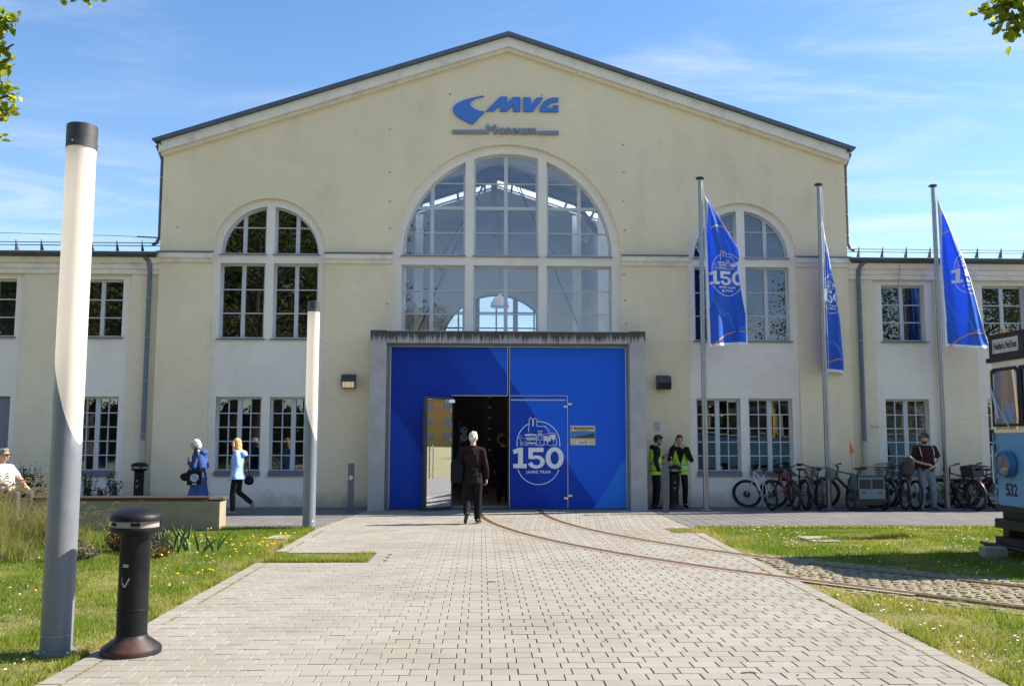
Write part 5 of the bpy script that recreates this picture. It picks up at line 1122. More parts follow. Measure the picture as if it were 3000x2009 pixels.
# ================================================================== BICYCLES
WHEELS = {}
def wheel_meshes(r, tw):
    if (r, tw) in WHEELS: return WHEELS[(r, tw)]
    Mx = Matrix.Rotation(R_(90), 4, 'X'); ty = MB(); ty.torus(r - tw / 2, tw / 2, M=Mx, seg=44, ms=9); t_ = ty.mesh('wheel'); t_.materials.append(RUBBER); shade(t_)
    ri = MB(); ri.torus(r - tw - .006, .011, M=Mx, seg=40, ms=6); rm = ri.mesh('rim'); rm.materials.append(mat('rim_dark', (.03, .03, .032), .45, .5)); shade(rm)
    sp = MB()
    for i in range(28):
        a = 2 * math.pi * i / 28; b = a + (.5 if i % 2 else -.5); y = .028 if i % 4 < 2 else -.028; sp.tube([(.02 * math.cos(b), y, .02 * math.sin(b)), ((r - tw - .01) * math.cos(a), 0, (r - tw - .01) * math.sin(a))], .0016, 4, caps=False)
    sp.tube([(0, -.055, 0), (0, .055, 0)], .018, 10); sm = sp.mesh('spokes'); sm.materials.append(mat('spoke_dark', (.12, .12, .125), .4, .8))
    dk = MB(); dk.lathe([(.03, -.002), (.085, -.002), (.085, .002), (.03, .002)], 20, M=Matrix.Translation((0, .04, 0)) @ Mx); dm = dk.mesh('brake_disc'); dm.materials.append(mat('spoke_dark', (.12, .12, .125), .4, .8))
    WHEELS[(r, tw)] = (t_, rm, sm, dm); return WHEELS[(r, tw)]
def paint(name, c, rough=.3): return mat('bike_' + name, c, rough, .0, var=.05, coat=.4)
def bicycle(label, rear, head, fcol, steer=0, lean=0, r=.352, wb=1.08, tw=.058, style='mtb', forkcol=None, guards=False, rack=None, basket=None, seat_h=.93, step=False, bar_w=.33, childseat=False, crate=False, tail=True, pack=False):
    t_ = thing('bicycle', label, 'bicycle', (rear[0], rear[1], 0), R_(head), group='bicycles parked along the right wall'); t_.rotation_euler = (R_(lean), 0, R_(head)); t_.scale = (1.04,) * 3
    s_ = wb / 1.06; hub = Vector((0, 0, r)); fh = Vector((wb, 0, r)); bb = Vector((.42 * s_, 0, r - .045)); st_top = Vector((.26 * s_, 0, seat_h - .12)); hd_lo = Vector((.80 * s_, 0, r + .36 * s_)); hd_hi = Vector((.755 * s_, 0, r + .50 * s_))
    def wheel(M, disc):
        ty, ri, sp, dk = wheel_meshes(r, tw); w_ = link('wheel', ty, t_); w_.matrix_local = M
        for m_ in (ri, sp) + ((dk,) if disc else ()): link(m_.name.split('.')[0], m_, w_)
    axis = (hd_hi - hd_lo).normalized(); SM = Matrix.Translation(hd_lo) @ Matrix.Rotation(R_(steer), 4, axis) @ Matrix.Translation(-hd_lo)
    wheel(Matrix.Translation(hub), style == 'mtb'); wheel(SM @ Matrix.Translation(fh), style == 'mtb')
    f_ = MB(); big = .036 if style == 'ebike' else .021
    if step: f_.tube([hd_lo, Vector((.62 * s_, 0, r + .10)), bb], [big * 1.2, big * 1.2, big * 1.2], 8)
    else: f_.tube([hd_lo, bb], big * 1.15, 9); f_.tube([hd_hi - axis * .02, st_top - Vector((0, 0, .06 if style != 'mtb' else .14))], .018, 8)
    f_.tube([bb, st_top], .018, 8); f_.tube([hd_lo - axis * .02, hd_hi + axis * .02], .024, 8)
    for y in (-.045, .045): f_.tube([bb + Vector((0, y * .5, 0)), hub + Vector((0, y * 1.2, 0))], .011, 6); f_.tube([st_top - Vector((0, 0, .1)) + Vector((0, y * .4, 0)), hub + Vector((0, y * 1.2, 0))], .009, 6)
    if style == 'ebike': f_.box(-.07, .07, -.045, .045, -.06, .06, Matrix.Translation(bb))
    f_.build('frame', paint(*fcol), t_, True, 40)
    k_ = MB(); k_.tube([hd_lo - axis * .02, hd_lo - axis * .05], .03, 8)
    for y in (-.055, .055): k_.tube([SM @ (hd_lo - axis * .045 + Vector((0, y, 0))), SM @ (hd_lo.lerp(fh, .5) + Vector((0, y, 0)))], .019 if style != 'city' else .013, 8); k_.tube([SM @ (hd_lo.lerp(fh, .45) + Vector((0, y, 0))), SM @ (fh + Vector((0, y, 0)))], .014, 8)
    k_.build('fork', paint(*(forkcol or ('black', (.015, .015, .017)))), t_, True, 40)
    hb = MB(); hs = hd_hi + axis * .09; cl = SM @ (hs + Vector((.06, 0, .01))); hb.tube([hd_hi, SM @ hs], .018, 8); hb.tube([SM @ hs, cl], .017, 8); e_ = []
    for sgn in (-1, 1):
        p = [cl, SM @ (hs + Vector((.055, sgn * .12, .02))), SM @ (hs + Vector((.0, sgn * bar_w * .75, .045))), SM @ (hs + Vector((-.05, sgn * bar_w, .04)))]; hb.tube(p, .012, 7); e_.append((p[2], p[3]))
        hb.tube([p[2], SM @ (hs + Vector((.055, sgn * bar_w * .80, .01))), SM @ (hs + Vector((.04, sgn * bar_w, .0)))], .006, 5)
        hb.tube([SM @ (hs + Vector((.03, sgn * .14, .03))), SM @ (hs + Vector((.12, sgn * .10, .08))), SM @ (hs + Vector((.12, sgn * .02, -.12)))], .004, 5)
    h_ = hb.build('handlebar', BLACKP, t_, True, 40)
    for a, b in e_: MB().tube([a, a.lerp(b, 1.15)], .018, 8).build('grip', RUBBER, h_)
    sd = MB(); top = Vector((st_top.x - .02, 0, seat_h)); sd.ell(top + Vector((-.06, 0, 0)), (.10, .075, .032)); sd.ell(top + Vector((.06, 0, -.002)), (.12, .03, .024)); sd.build('saddle', BLACKP, t_, True); MB().tube([st_top, top - Vector((0, 0, .02))], .0145, 8).build('seatpost', BLACKP, t_)
    ck = MB(); ck.lathe([(.085, -.003), (.085, .003)], 24, M=Matrix.Translation(bb + Vector((0, -.06, 0))) @ Matrix.Rotation(R_(90), 4, 'X')); ck.tube([bb + Vector((0, -.075, 0)), bb + Vector((.12, -.085, -.12))], .011, 6); ck.tube([bb + Vector((0, .075, 0)), bb + Vector((-.12, .085, .12))], .011, 6); ck.tube([bb + Vector((0, -.08, 0)), bb + Vector((0, .08, 0))], .018, 8)
    for y in (.082, -.09): ck.tube([bb + Vector((0, -.065, y * .95)), hub + Vector((0, -.055, y * .42))], .005, 4)
    c_ = ck.build('crankset', STEEL, t_); 
    for q in (Vector((.12, -.13, -.12)), Vector((-.12, .13, .12))): MB().cbox(bb + q, (.09, .08, .022)).build('pedal', BLACKP, c_)
    if guards:
        for (M_, c0, a0, a1) in ((Matrix.Identity(4), hub, -10, 175), (SM, fh, 25, 190)):
            g = MB(); rr = r + .022; L_ = []; 
            for i in range(15):
                a = R_(a0 + (a1 - a0) * i / 14); L_.append([M_ @ (c0 + Vector((rr * math.cos(a), y, rr * math.sin(a) - (.012 if abs(y) > .02 else 0)))) for y in (-.03, 0, .03)])
            vs = [p for q in L_ for p in q]; g.add(vs, [(i * 3 + j, i * 3 + j + 1, i * 3 + 4 + j, i * 3 + 3 + j) for i in range(14) for j in range(2)]); o = g.build('mudguard', mat('guard_grey', (.06, .065, .075), .35, .2), t_, True); o.modifiers.new('s', 'SOLIDIFY').thickness = .003
    if rack or crate or childseat or basket:
        k2 = MB(); z = r * 2 + .06
        for y in (-.06, .06): k2.tube([(.22, y, z), (-.22, y, z)], .006, 6); k2.tube([(-.1, y, z), (.0, y, r)], .006, 6); k2.tube([(.1, y, z), (.0, y, r)], .006, 6)
        for x in (-.2, 0, .2): k2.tube([(x, -.06, z), (x, .06, z)], .006, 6)
        k2.build('rack', BLACKP, t_)
    if tail: MB().bbox(-.20, -.175, -.03, .03, r * 2 - .045, r * 2 - .005, .008).build('tail_light', RED, t_)
    WIRE = mat('wire_mesh', (.10, .10, .11), .5, .6)
    def wbasket(M_, dx_, dy_, dz_):
        w_ = MB()
        for i in range(8):
            u = -1 + 2 * i / 7
            for y in (-1, 1): w_.tube([M_ @ Vector((u * dx_ * .85, y * dy_ * .85, 0)), M_ @ Vector((u * dx_, y * dy_, dz_))], .0035, 4); w_.tube([M_ @ Vector((y * dx_ * .85, u * dy_ * .85, 0)), M_ @ Vector((y * dx_, u * dy_, dz_))], .0035, 4)
        for j in range(6):
            f__ = j / 5; k3 = .85 + .15 * f__; q = [M_ @ Vector((a * dx_ * k3, b * dy_ * k3, dz_ * f__)) for a, b in ((-1, -1), (1, -1), (1, 1), (-1, 1))]; w_.tube(q, .0035 if j < 5 else .007, 4, closed=True)
        w_.build('basket', WIRE, t_)
    if basket == 'rear':
        for y in (-.20, .20): wbasket(Matrix.Translation((-.02, y, r * 2 + .02)) @ Matrix.Rotation(R_(-18 if y > 0 else 18), 4, 'X'), .19, .10, .24)
    if basket == 'front': wbasket(SM @ Matrix.Translation((wb - .05, 0, r * 2 + .12)), .13, .17, .22)
    if crate:
        c2 = MB(); z = r * 2 + .07
        for (x0, x1, y0, y1) in ((-.2, .2, -.15, -.135), (-.2, .2, .135, .15), (.185, .2, -.134, .134)): c2.box(x0, x1, y0, y1, z, z + .26)
        c2.box(-.2, .2, -.134, .134, z, z + .012); c2.box(-.2, -.185, -.134, .134, z, z + .15); c2.box(-.2, -.185, -.134, .134, z + .21, z + .26); c2.box(-.2, -.185, -.134, -.08, z + .15, z + .21); c2.box(-.2, -.185, .08, .134, z + .15, z + .21); c2.build('crate', mat('crate_black', (.02, .02, .024), .6), t_)
    if childseat:
        z = r * 2 + .12; sm = mat('childseat_plastic', (.03, .03, .035), .55); c3 = MB(); c3.ell((-.19, 0, z + .16), (.045, .14, .20), Matrix.Rotation(R_(-12), 4, 'Y')); c3.ell((-.22, 0, z + .34), (.04, .10, .09)); bk = c3; bk.ell((-.02, 0, z + .02), (.16, .14, .06)); M0 = bk.mesh(); 
        o = link('child_seat', M0, t_); M0.materials.append(sm); rm = o.modifiers.new('r', 'REMESH'); rm.mode = 'VOXEL'; rm.voxel_size = .02
        c4 = MB()
        for y in (-.13, .13): c4.tube([(-.05, y, z + .02), (.0, y, z + .2), (-.18, y, z + .24)], .02, 6); c4.tube([(.0, y * .7, z), (.08, y * .8, z - .3)], .035, 7)
        c4.tube([(.0, -.13, z + .2), (.07, 0, z + .22), (.0, .13, z + .2)], .018, 7); c4.build('seat_arms', sm, t_)
    if pack: q = MB(); q.ell((wb - .28, 0, r * 2 + .18), (.09, .13, .08)); q.build('handlebar_bag', BLACKP, t_, True)
    ks = MB(); ks.tube([(.25, .05, r - .08), (.20, .20, .01)], .008, 6); ks.build('kickstand', BLACKP, t_); return t_
bicycle('white and black mountain bicycle, nearest the portal of the row', (6.93, 21.95), 98, ('white', (.62, .63, .65)), 55, -4, forkcol=('white', (.62, .63, .65)), guards=False, tail=False)
bicycle('red mountain bicycle with a black fork, second from the portal', (7.52, 21.98), 93, ('crimson', (.32, .012, .03)), 50, -5, pack=True)
bicycle('black city bicycle with red tail light wedged behind the red one', (7.80, 22.02), 94, ('black', (.015, .015, .017)), 12, -3, style='city', guards=True, rack=True)
bicycle('grey city bicycle with two wire side baskets left of the middle flagpole', (8.08, 21.98), 84, ('slate', (.05, .055, .07)), -14, 4, style='city', guards=True, rack=True, basket='rear', bar_w=.36)
bicycle('black electric mountain bicycle facing left behind the child trailer', (9.72, 22.72), 173, ('graphite', (.02, .02, .022)), -14, 3, style='ebike', r=.36, tw=.065, wb=1.12)
bicycle('dark bicycle with a child seat right of the trailer', (10.16, 21.98), 86, ('petrol', (.04, .07, .10)), 38, 3, style='city', guards=True, childseat=True, rack=True, basket='front')
bicycle('small lime green children bicycle behind the cap wearer', (11.95, 22.78), 176, ('lime', (.16, .50, .03)), 18, 2, r=.25, wb=.82, tw=.045, seat_h=.66, bar_w=.27, tail=False)
bicycle('dark bicycle with a black crate over its red tail light', (11.86, 21.85), 101, ('night', (.018, .02, .026)), 20, -6, style='city', guards=True, crate=True)
bicycle('black electric bicycle with thick down tube facing the tram', (12.05, 22.62), 8, ('graphite', (.02, .02, .022)), 20, 4, style='ebike', r=.355)
bicycle('black city bicycle half hidden behind the tram front', (13.15, 22.0), 98, ('black', (.015, .015, .017)), 25, -4, style='city', guards=True, rack=True)
bicycle('black sport bicycle wedged between the child seat bicycle and the wall', (10.42, 22.0), 92, ('black', (.015, .015, .017)), 18, 4, style='mtb', tail=False)
bicycle('dark blue city bicycle leaning right of the crate bicycle', (12.42, 21.95), 96, ('night', (.018, .02, .026)), 28, -5, style='city', guards=True, rack=True, pack=True)
# child trailer
tr = thing('child_trailer', 'pale teal and black child bicycle trailer with red reflectors', 'trailer', (9.27, 21.75, 0), R_(94), group=None)
TEAL = mat('trailer_teal', (.12, .20, .215), .75, var=.08); TBLK = mat('trailer_black', (.018, .018, .02), .7)
def lo(mb, rings):
    n = len(rings[0]); vs = [p for q in rings for p in q]; fs = [(i * n + k_, i * n + (k_ + 1) % n, (i + 1) * n + (k_ + 1) % n, (i + 1) * n + k_) for i in range(len(rings) - 1) for k_ in range(n)]; fs += [tuple(range(n)), tuple((len(rings) - 1) * n + k_ for k_ in range(n))]; return mb.add(vs, fs)
def rr_(x, hw, z0, z1): return [(x, -hw, z0), (x, hw, z0), (x, hw, z1), (x, -hw, z1)]
q = MB(); lo(q, [rr_(0, .33, .22, .80), rr_(.25, .34, .20, .84), rr_(.55, .32, .2, .72), rr_(.75, .25, .2, .42)]); q.build('cabin', TEAL, tr)
q = MB(); q.box(-.035, -.003, -.32, .32, .28, .52); q.build('rear_panel', TEAL, tr)
for y in (-.16, .16): MB().box(-.02, .0, y - .13, y + .13, .54, .74).build('rear_window', TBLK, tr); MB().box(-.05, -.034, y * 1.3 - .035, y * 1.3 + .035, .415, .455).build('reflector', RED, tr)
q = MB(); q.prism([(-.24, .15), (.24, .15), (.32, .29), (-.32, .29)], -.045, -.002, 'YZ'); q.build('bumper', TBLK, tr)
q = MB(); q.tube([(.02, -.36, .72), (-.10, -.36, .95), (-.14, -.30, 1.06), (-.14, .30, 1.06), (-.10, .36, .95), (.02, .36, .72)], .02, 8); q.tube([(0, -.35, .24), (0, -.35, .82), (.3, -.35, .86), (.7, -.3, .4)], .013, 7); q.tube([(0, .35, .24), (0, .35, .82), (.3, .35, .86), (.7, .3, .4)], .013, 7); q.tube([(-.01, -.35, .82), (-.01, .35, .82)], .013, 7); q.build('push_bar', TBLK, tr, True, 40)
me = text_mesh('trail', .05, .002, .001) if False else None
ty, ri, sp, dk = wheel_meshes(.26, .05)
for y in (-.42, .42):
    w_ = link('wheel', ty, tr, (.22, y, .26)); link('rim', ri, w_); link('spokes', sp, w_)
q = MB(); q.tube([(.05, .34, .35), (.02, .45, 1.0), (.0, .50, 1.62)], .004, 5); q.build('whip', BLACKP, tr)
q = MB(); q.prism([(.50, 1.66), (.50, 1.22), (.455, 1.36), (.40, 1.40), (.44, 1.5)], -.003, .003, 'YZ'); q.build('pennant', mat('pennant_orange', (.72, .09, .02), .6), tr)
# ================================================================== PEOPLE
def remesh(mb, name, voxel, m_, parent, it=3, folds=0.0, fs=9.0, seed=0, flat=False):
    me = mb.mesh('tmp'); o = bpy.data.objects.new('tmp', me); COL.objects.link(o); r_ = o.modifiers.new('r', 'REMESH'); r_.mode = 'VOXEL'; r_.voxel_size = voxel
    if it: s_ = o.modifiers.new('s', 'SMOOTH'); s_.iterations = it; s_.factor = .5
    dg = bpy.context.evaluated_depsgraph_get(); dg.update(); m2 = bpy.data.meshes.new_from_object(o.evaluated_get(dg)); bpy.data.objects.remove(o); bpy.data.meshes.remove(me); m2.name = name
    if folds:
        n = len(m2.vertices); co = np.empty(n * 3); m2.vertices.foreach_get('co', co); co = co.reshape(-1, 3); nn = np.empty(n * 3); m2.vertices.foreach_get('normal', nn); nn = nn.reshape(-1, 3)
        d = np.array([noise.noise((p[0] * fs + seed, p[1] * fs, p[2] * fs * .55)) + .5 * noise.noise((p[0] * fs * 2.3, p[1] * fs * 2.3 + seed, p[2] * fs * 1.1)) for p in co]); co += nn * (d * folds)[:, None]; m2.vertices.foreach_set('co', co.ravel()); m2.update()
    m2.materials.clear(); m2.materials.append(m_); m2.polygons.foreach_set('use_smooth', [True] * len(m2.polygons)); return link(name, m2, parent)
def ering(c, rx, ry, n=24, M=None, tilt=0): return [Vector((c[0] + rx * math.cos(2 * math.pi * k_ / n), c[1] + ry * math.sin(2 * math.pi * k_ / n), c[2] + tilt * math.cos(2 * math.pi * k_ / n))) for k_ in range(n)]
def V3(*a): return Vector(a)
BASEJ = dict(pelvis=(0, 0, .95), chest=(0, 0, 1.27), neck=(-.01, 0, 1.47), head=(.025, 0, 1.635), shL=(-.01, .175, 1.415), shR=(-.01, -.175, 1.415), elL=(-.03, .225, 1.14), elR=(-.03, -.225, 1.14), wrL=(.06, .235, .89), wrR=(.06, -.235, .89),
    hipL=(0, .09, .93), hipR=(0, -.09, .93), knL=(.025, .10, .50), knR=(.025, -.10, .50), anL=(-.02, .105, .085), anR=(-.02, -.105, .085), toeL=(.15, .125, .035), toeR=(.15, -.125, .035))
SKIN = mat('skin', (.52, .31, .22), .55, var=.06, vs_=8); SKIN2 = mat('skin_tan', (.42, .235, .155), .55, var=.06, vs_=8); SHOEB = mat('shoe_black', (.015, .014, .014), .5); SHOEG = mat('shoe_grey', (.16, .15, .15), .7); EYE = mat('eye_dark', (.02, .015, .012), .2); LIP = mat('lip', (.35, .14, .11), .5)
def cloth(name, col, var=.12): return mat('cloth_' + name, col, .88, var=var, vs_=7, bump=.25, bs=220, spec=.2)
def hand(mb, w_, d, pn, curl=.5, side=1):
    d = d.normalized(); pn = (pn - d * pn.dot(d)).normalized(); sd = d.cross(pn) * side; pc = w_ + d * .055
    mb.ell(pc, (.05, .040, .017), Matrix((d, sd, pn)).transposed().to_4x4())
    mb.cap(w_ - d * .01, .024, w_ + d * .03, .025)
    for i, ln in enumerate((.066, .075, .070, .055)):
        b0 = w_ + d * (.088 - .004 * abs(i - 1.3)) + sd * (-.0305 + i * .0205); a = curl * .7; d1 = (d * math.cos(a) + pn * math.sin(a)); m_ = b0 + d1 * ln * .5; a2 = curl * 1.8; d2 = d * math.cos(a2) + pn * math.sin(a2); mb.chain([b0 - d * .012, m_, m_ + d2 * ln * .5], [.0098, .0088, .0075], 8)
    t0 = w_ + d * .03 - sd * .034; t1 = t0 + (d * .7 - sd * .6 + pn * .3).normalized() * .04; mb.chain([t0, t1, t1 + (d * .85 - sd * .1 + pn * .5).normalized() * .03], [.013, .0105, .0085], 8)
def person(label, loc, head, look, pose=None, h=1.75, group=None):
    t_ = thing('person', label, 'person', loc, R_(head), group=group); J = {k_: Vector(v) for k_, v in BASEJ.items()}
    for k_, v in (pose or {}).items(): J[k_] = Vector(v) if hasattr(v, '__len__') else v
    sc = h / 1.75; t_.scale = (sc, sc, sc); hy = R_(look.get('head_yaw', 0)); hp = R_(look.get('head_pitch', 0)); HM = Matrix.Translation(J['head']) @ Matrix.Rotation(hy, 4, 'Z') @ Matrix.Rotation(hp, 4, 'Y'); skin = look.get('skin', SKIN)
    # --- body: one continuous surface
    b = MB(); b.ell(HM @ V3(0, 0, .012), (.097, .076, .112), (HM.to_3x3()).to_4x4()); b.ell(HM @ V3(.028, 0, -.055), (.062, .054, .062), HM.to_3x3().to_4x4()); b.cap(HM @ V3(.088, 0, .02), .010, HM @ V3(.108, 0, -.018), .014); b.cap(HM @ V3(.088, .03, .035), .010, HM @ V3(.088, -.03, .035), .010)
    for y in (-1, 1): b.ell(HM @ V3(-.008, y * .079, -.005), (.018, .009, .030), HM.to_3x3().to_4x4())
    b.cap(J['neck'] + V3(0, 0, -.03), .056, J['head'] + V3(-.015, 0, -.06), .052); b.chain([J['pelvis'], J['chest'], J['neck'] - V3(0, 0, .06)], [.10, .11, .07])
    for s_ in 'LR':
        b.cap(J['neck'] - V3(0, 0, .06), .05, J['sh' + s_], .045); b.chain([J['sh' + s_], J['el' + s_], J['wr' + s_]], [.046, .037, .026]); b.chain([J['hip' + s_], J['kn' + s_], J['an' + s_]], [.075, .05, .035]); b.cap(J['an' + s_], .035, J['toe' + s_], .025)
        d = (J['wr' + s_] - J['el' + s_]).normalized(); d = Vector(look.get('hd' + s_, d)).normalized(); pn = Vector(look.get('pn' + s_, (0, -1 if s_ == 'L' else 1, .0))); hand(b, J['wr' + s_], d, pn, look.get('curl', .55), 1 if s_ == 'L' else -1)
    remesh(b, 'body', .0068, skin, t_, 1)
    fc = MB()
    for y in (-1, 1): q = MB(); q.ell(HM @ V3(.087, y * .031, .012), (.010, .014, .008), HM.to_3x3().to_4x4()); q.build('eye', EYE, t_, True)
    q = MB(); q.ell(HM @ V3(.089, 0, -.058), (.008, .024, .008), HM.to_3x3().to_4x4()); q.build('mouth', LIP, t_, True)
    # --- upper garment
    tp = look['top']; hem = tp.get('hem', .84); k_ = tp.get('k', 1.0); up = MB(); pv, ch, nk = J['pelvis'], J['chest'], J['neck']; bl = tp.get('belly', 0)
    def sp(z):  # spine centre at relative height
        return pv.lerp(ch, (z - .95) / .32) if z < 1.27 else ch.lerp(nk, (z - 1.27) / .20)
    rings = [ering(sp(hem) + V3(0, 0, 0), (.125 + tp.get('flare', 0)) * k_, (.178 + tp.get('flare', 0)) * k_)]
    for z, rx, ry in ((.98, .122 + bl, .172), (1.08, .118 + bl, .165), (1.2, .128 + bl * .6, .178), (1.32, .125, .188), (1.41, .10, .175), (1.455, .075, .11), (1.475, .066, .07)):
        if z > hem + .03: rings.append(ering(sp(z), rx * k_, ry * k_))
    lo(up, rings)
    for s_ in 'LR':
        up.cap(J['neck'] - V3(0, 0, .055), .06, J['sh' + s_], .066 * k_)
        if tp.get('sleeve', 'long') == 'long': w0 = J['el' + s_].lerp(J['wr' + s_], .94); up.chain([J['sh' + s_], J['el' + s_], w0], [.066 * k_, .056 * k_, .043 * k_]); 
        else: up.cap(J['sh' + s_], .064 * k_, J['sh' + s_].lerp(J['el' + s_], .62), .060 * k_)
    if tp.get('collar'): up.torus(.062, .02, M=Matrix.Translation(nk + V3(.0, 0, .01)), seg=20, ms=6)
    remesh(up, tp.get('name', 'jacket'), .011, tp['mat'], t_, 3, tp.get('folds', .008), 8, loc[0])
    # --- trousers or skirt
    bo = look['bottom']; tr_ = MB(); kk = bo.get('k', 1.0)
    if bo.get('kind', 'trousers') == 'trousers':
        tr_.chain([pv + V3(0, 0, .04), pv - V3(0, 0, .03)], [.125 * kk, .135 * kk]); 
        for s_ in 'LR': tr_.cap(J['hip' + s_], .098 * kk, J['kn' + s_], .070 * kk); tr_.cap(J['kn' + s_], .070 * kk, J['an' + s_] + (J['kn' + s_] - J['an' + s_]).normalized() * .03, .058 * kk)
        remesh(tr_, 'trousers', .011, bo['mat'], t_, 3, .007, 7, loc[0] + 3)
    else:
        lo(tr_, [ering(pv + V3(*q[:3]), q[3], q[4]) for q in bo['rings']]); remesh(tr_, 'coat_skirt', .011, bo['mat'], t_, 2, .016, 5, 2)
    for s_ in 'LR':
        sh = MB(); a, to_ = J['an' + s_], J['toe' + s_]; d = (to_ - a); f_ = V3(d.x, d.y, d.z); hl = a - f_.normalized() * .05 + V3(0, 0, -.035); sh.cap(hl, .040, to_ + V3(0, 0, .008), .036); sh.cap(a + V3(0, 0, -.01), .048, hl, .042); sh.cap(to_, .036, to_ + f_.normalized() * .05, .026); remesh(sh, 'shoe', .009, look.get('shoe', SHOEB), t_, 1)
    # --- hair
    hr = look.get('hair')
    if hr:
        hm = MB(); hm.ell(HM @ V3(-.020, 0, .026), (.097, .085, .108), HM.to_3x3().to_4x4())
        if hr[1] == 'short': hm.ell(HM @ V3(-.048, 0, .0), (.058, .076, .07), HM.to_3x3().to_4x4()); hm.ell(HM @ V3(.028, 0, .088), (.064, .068, .045), HM.to_3x3().to_4x4())
        if hr[1] == 'bob': hm.ell(HM @ V3(-.045, 0, -.03), (.080, .092, .09), HM.to_3x3().to_4x4()); hm.ell(HM @ V3(.04, 0, .075), (.05, .06, .04), HM.to_3x3().to_4x4())
        if hr[1] == 'long': hm.ell(HM @ V3(-.04, 0, -.05), (.085, .10, .13), HM.to_3x3().to_4x4()); hm.ell(HM @ V3(-.07, 0, -.17), (.07, .105, .12), HM.to_3x3().to_4x4()); hm.cap(HM @ V3(.045, .078, .03), .025, HM @ V3(.035, .088, -.16), .03); hm.cap(HM @ V3(.045, -.078, .03), .025, HM @ V3(.035, -.088, -.16), .03)
        if hr[1] != 'cap' or True: remesh(hm, 'hair', .007, hr[0], t_, 1, .010, 34, 1)
        if len(hr) > 2:  # beard
            bd = MB(); bd.ell(HM @ V3(.035, 0, -.075), (.060, .058, .050), HM.to_3x3().to_4x4()); remesh(bd, 'beard', .008, hr[0], t_, 1, .003, 30)
    return t_, J, HM
def hair(name, c): return mat('hair_' + name, c, .6, var=.3, vs_=30, stretch=(1, 1, .3), bump=.5, bs=160)
WHITEH = hair('white', (.60, .585, .55)); GREYH = hair('grey', (.20, .185, .17)); DARKH = hair('dark', (.015, .011, .009)); BLOND = hair('blond', (.72, .40, .15))
BLK = cloth('black', (.012, .012, .014)); NAVYB = cloth('blue_coat', (.035, .085, .26)); SKYB = cloth('sky_jacket', (.29, .49, .84)); JEANS = cloth('jeans', (.17, .235, .29)); BROWN = cloth('brown_jacket', (.017, .009, .010)); DTROU = cloth('dark_trousers', (.009, .009, .012))
# 1 seated person on the bench
st_, J, HM = person('seated person in pale polo shirt and sunglasses on the bench', (-8.93, 17.82, -.26), -28, dict(skin=SKIN, hair=(GREYH, 'short'), head_yaw=18, top=dict(mat=cloth('pale_polo', (.70, .70, .68)), sleeve='short', hem=.90, belly=.035, name='polo_shirt'), bottom=dict(mat=cloth('grey_trousers', (.10, .10, .105))), hdR=(.75, .1, -.5), hdL=(.8, .1, -.5), pnR=(0, 0, -1), pnL=(0, 0, -1)),
    dict(chest=(-.12, 0, 1.23), neck=(-.18, 0, 1.43), head=(-.15, 0, 1.60), shL=(-.19, .18, 1.37), shR=(-.19, -.18, 1.37), elL=(.04, .25, 1.14), elR=(.03, -.25, 1.13), wrL=(.27, .17, 1.04), wrR=(.27, -.19, 1.04), hipL=(.04, .10, .92), hipR=(.04, -.10, .92), knL=(.45, .14, .91), knR=(.45, -.14, .91), anL=(.47, .14, .46), anR=(.50, -.15, .46), toeL=(.64, .15, .41), toeR=(.67, -.17, .41)), 1.78)
q = MB(); q.chain([HM @ V3(.098, .045, .015), HM @ V3(.098, -.045, .015)], [.018, .018]); q.tube([HM @ V3(.09, .06, .018), HM @ V3(-.01, .088, .01)], .004, 5); q.tube([HM @ V3(.09, -.06, .018), HM @ V3(-.01, -.088, .01)], .004, 5); q.build('sunglasses', BLACKP, st_, True)
# 2 person in long blue coat with tote bag
c2, J, HM = person('white-haired person in a long blue hooded coat carrying a black tote bag', (-6.22, 20.7, 0), 180, dict(hair=(WHITEH, 'bob'), head_pitch=14, top=dict(mat=NAVYB, hem=.80, k=1.12, flare=.03, name='coat', folds=.012), bottom=dict(kind='skirt', mat=NAVYB, rings=[(0, 0, .03, .15, .19), (.0, 0, -.2, .175, .20), (.01, 0, -.45, .22, .22), (.02, 0, -.72, .27, .25)]), shoe=SHOEB, hdL=(.3, .1, .9), pnL=(-1, 0, 0)),
    dict(chest=(.03, 0, 1.26), neck=(.05, 0, 1.46), head=(.10, 0, 1.61), shL=(.03, .18, 1.40), shR=(.03, -.18, 1.40), elL=(.06, .25, 1.12), wrL=(.20, .14, 1.20), elR=(.02, -.24, 1.13), wrR=(.22, -.15, 1.0), knL=(.06, .09, .50), anL=(.12, .10, .09), toeL=(.28, .11, .04), knR=(-.04, -.09, .5), anR=(-.14, -.10, .10), toeR=(.02, -.11, .04)), 1.68)
q = MB(); q.ell((-.09, 0, 1.43), (.09, .15, .07)); q.ell((-.11, 0, 1.37), (.05, .12, .08)); remesh(q, 'hood', .011, NAVYB, c2, 2, .008, 9); q = MB(); lo(q, [ering((-.06, 0, 1.08), .15, .235), ering((-.05, 0, 1.2), .145, .225), ering((-.02, 0, 1.40), .10, .17)]); remesh(q, 'cape', .011, NAVYB, c2, 1, .008, 7)
bg_ = thing('tote_bag', 'black tote bag with round printed motif hanging on the blue coat', 'bag', (-6.22, 20.7, 0), R_(180)); q = MB(); q.box(-.165, .165, .28, .34, .68, 1.0); q.ell((.19, .28, .86), (.14, .06, .10)); remesh(q, 'bag_body', .012, BLK, bg_, 5, .012, 6); q = MB(); q.tube([(-.12, .33, 1.0), (-.05, .27, 1.25), (.03, .20, 1.47), (.05, .10, 1.49)], .016, 6); q.tube([(.12, .33, 1.0), (.07, .29, 1.2), (.05, .20, 1.47)], .016, 6); q.build('strap', BLK, bg_)
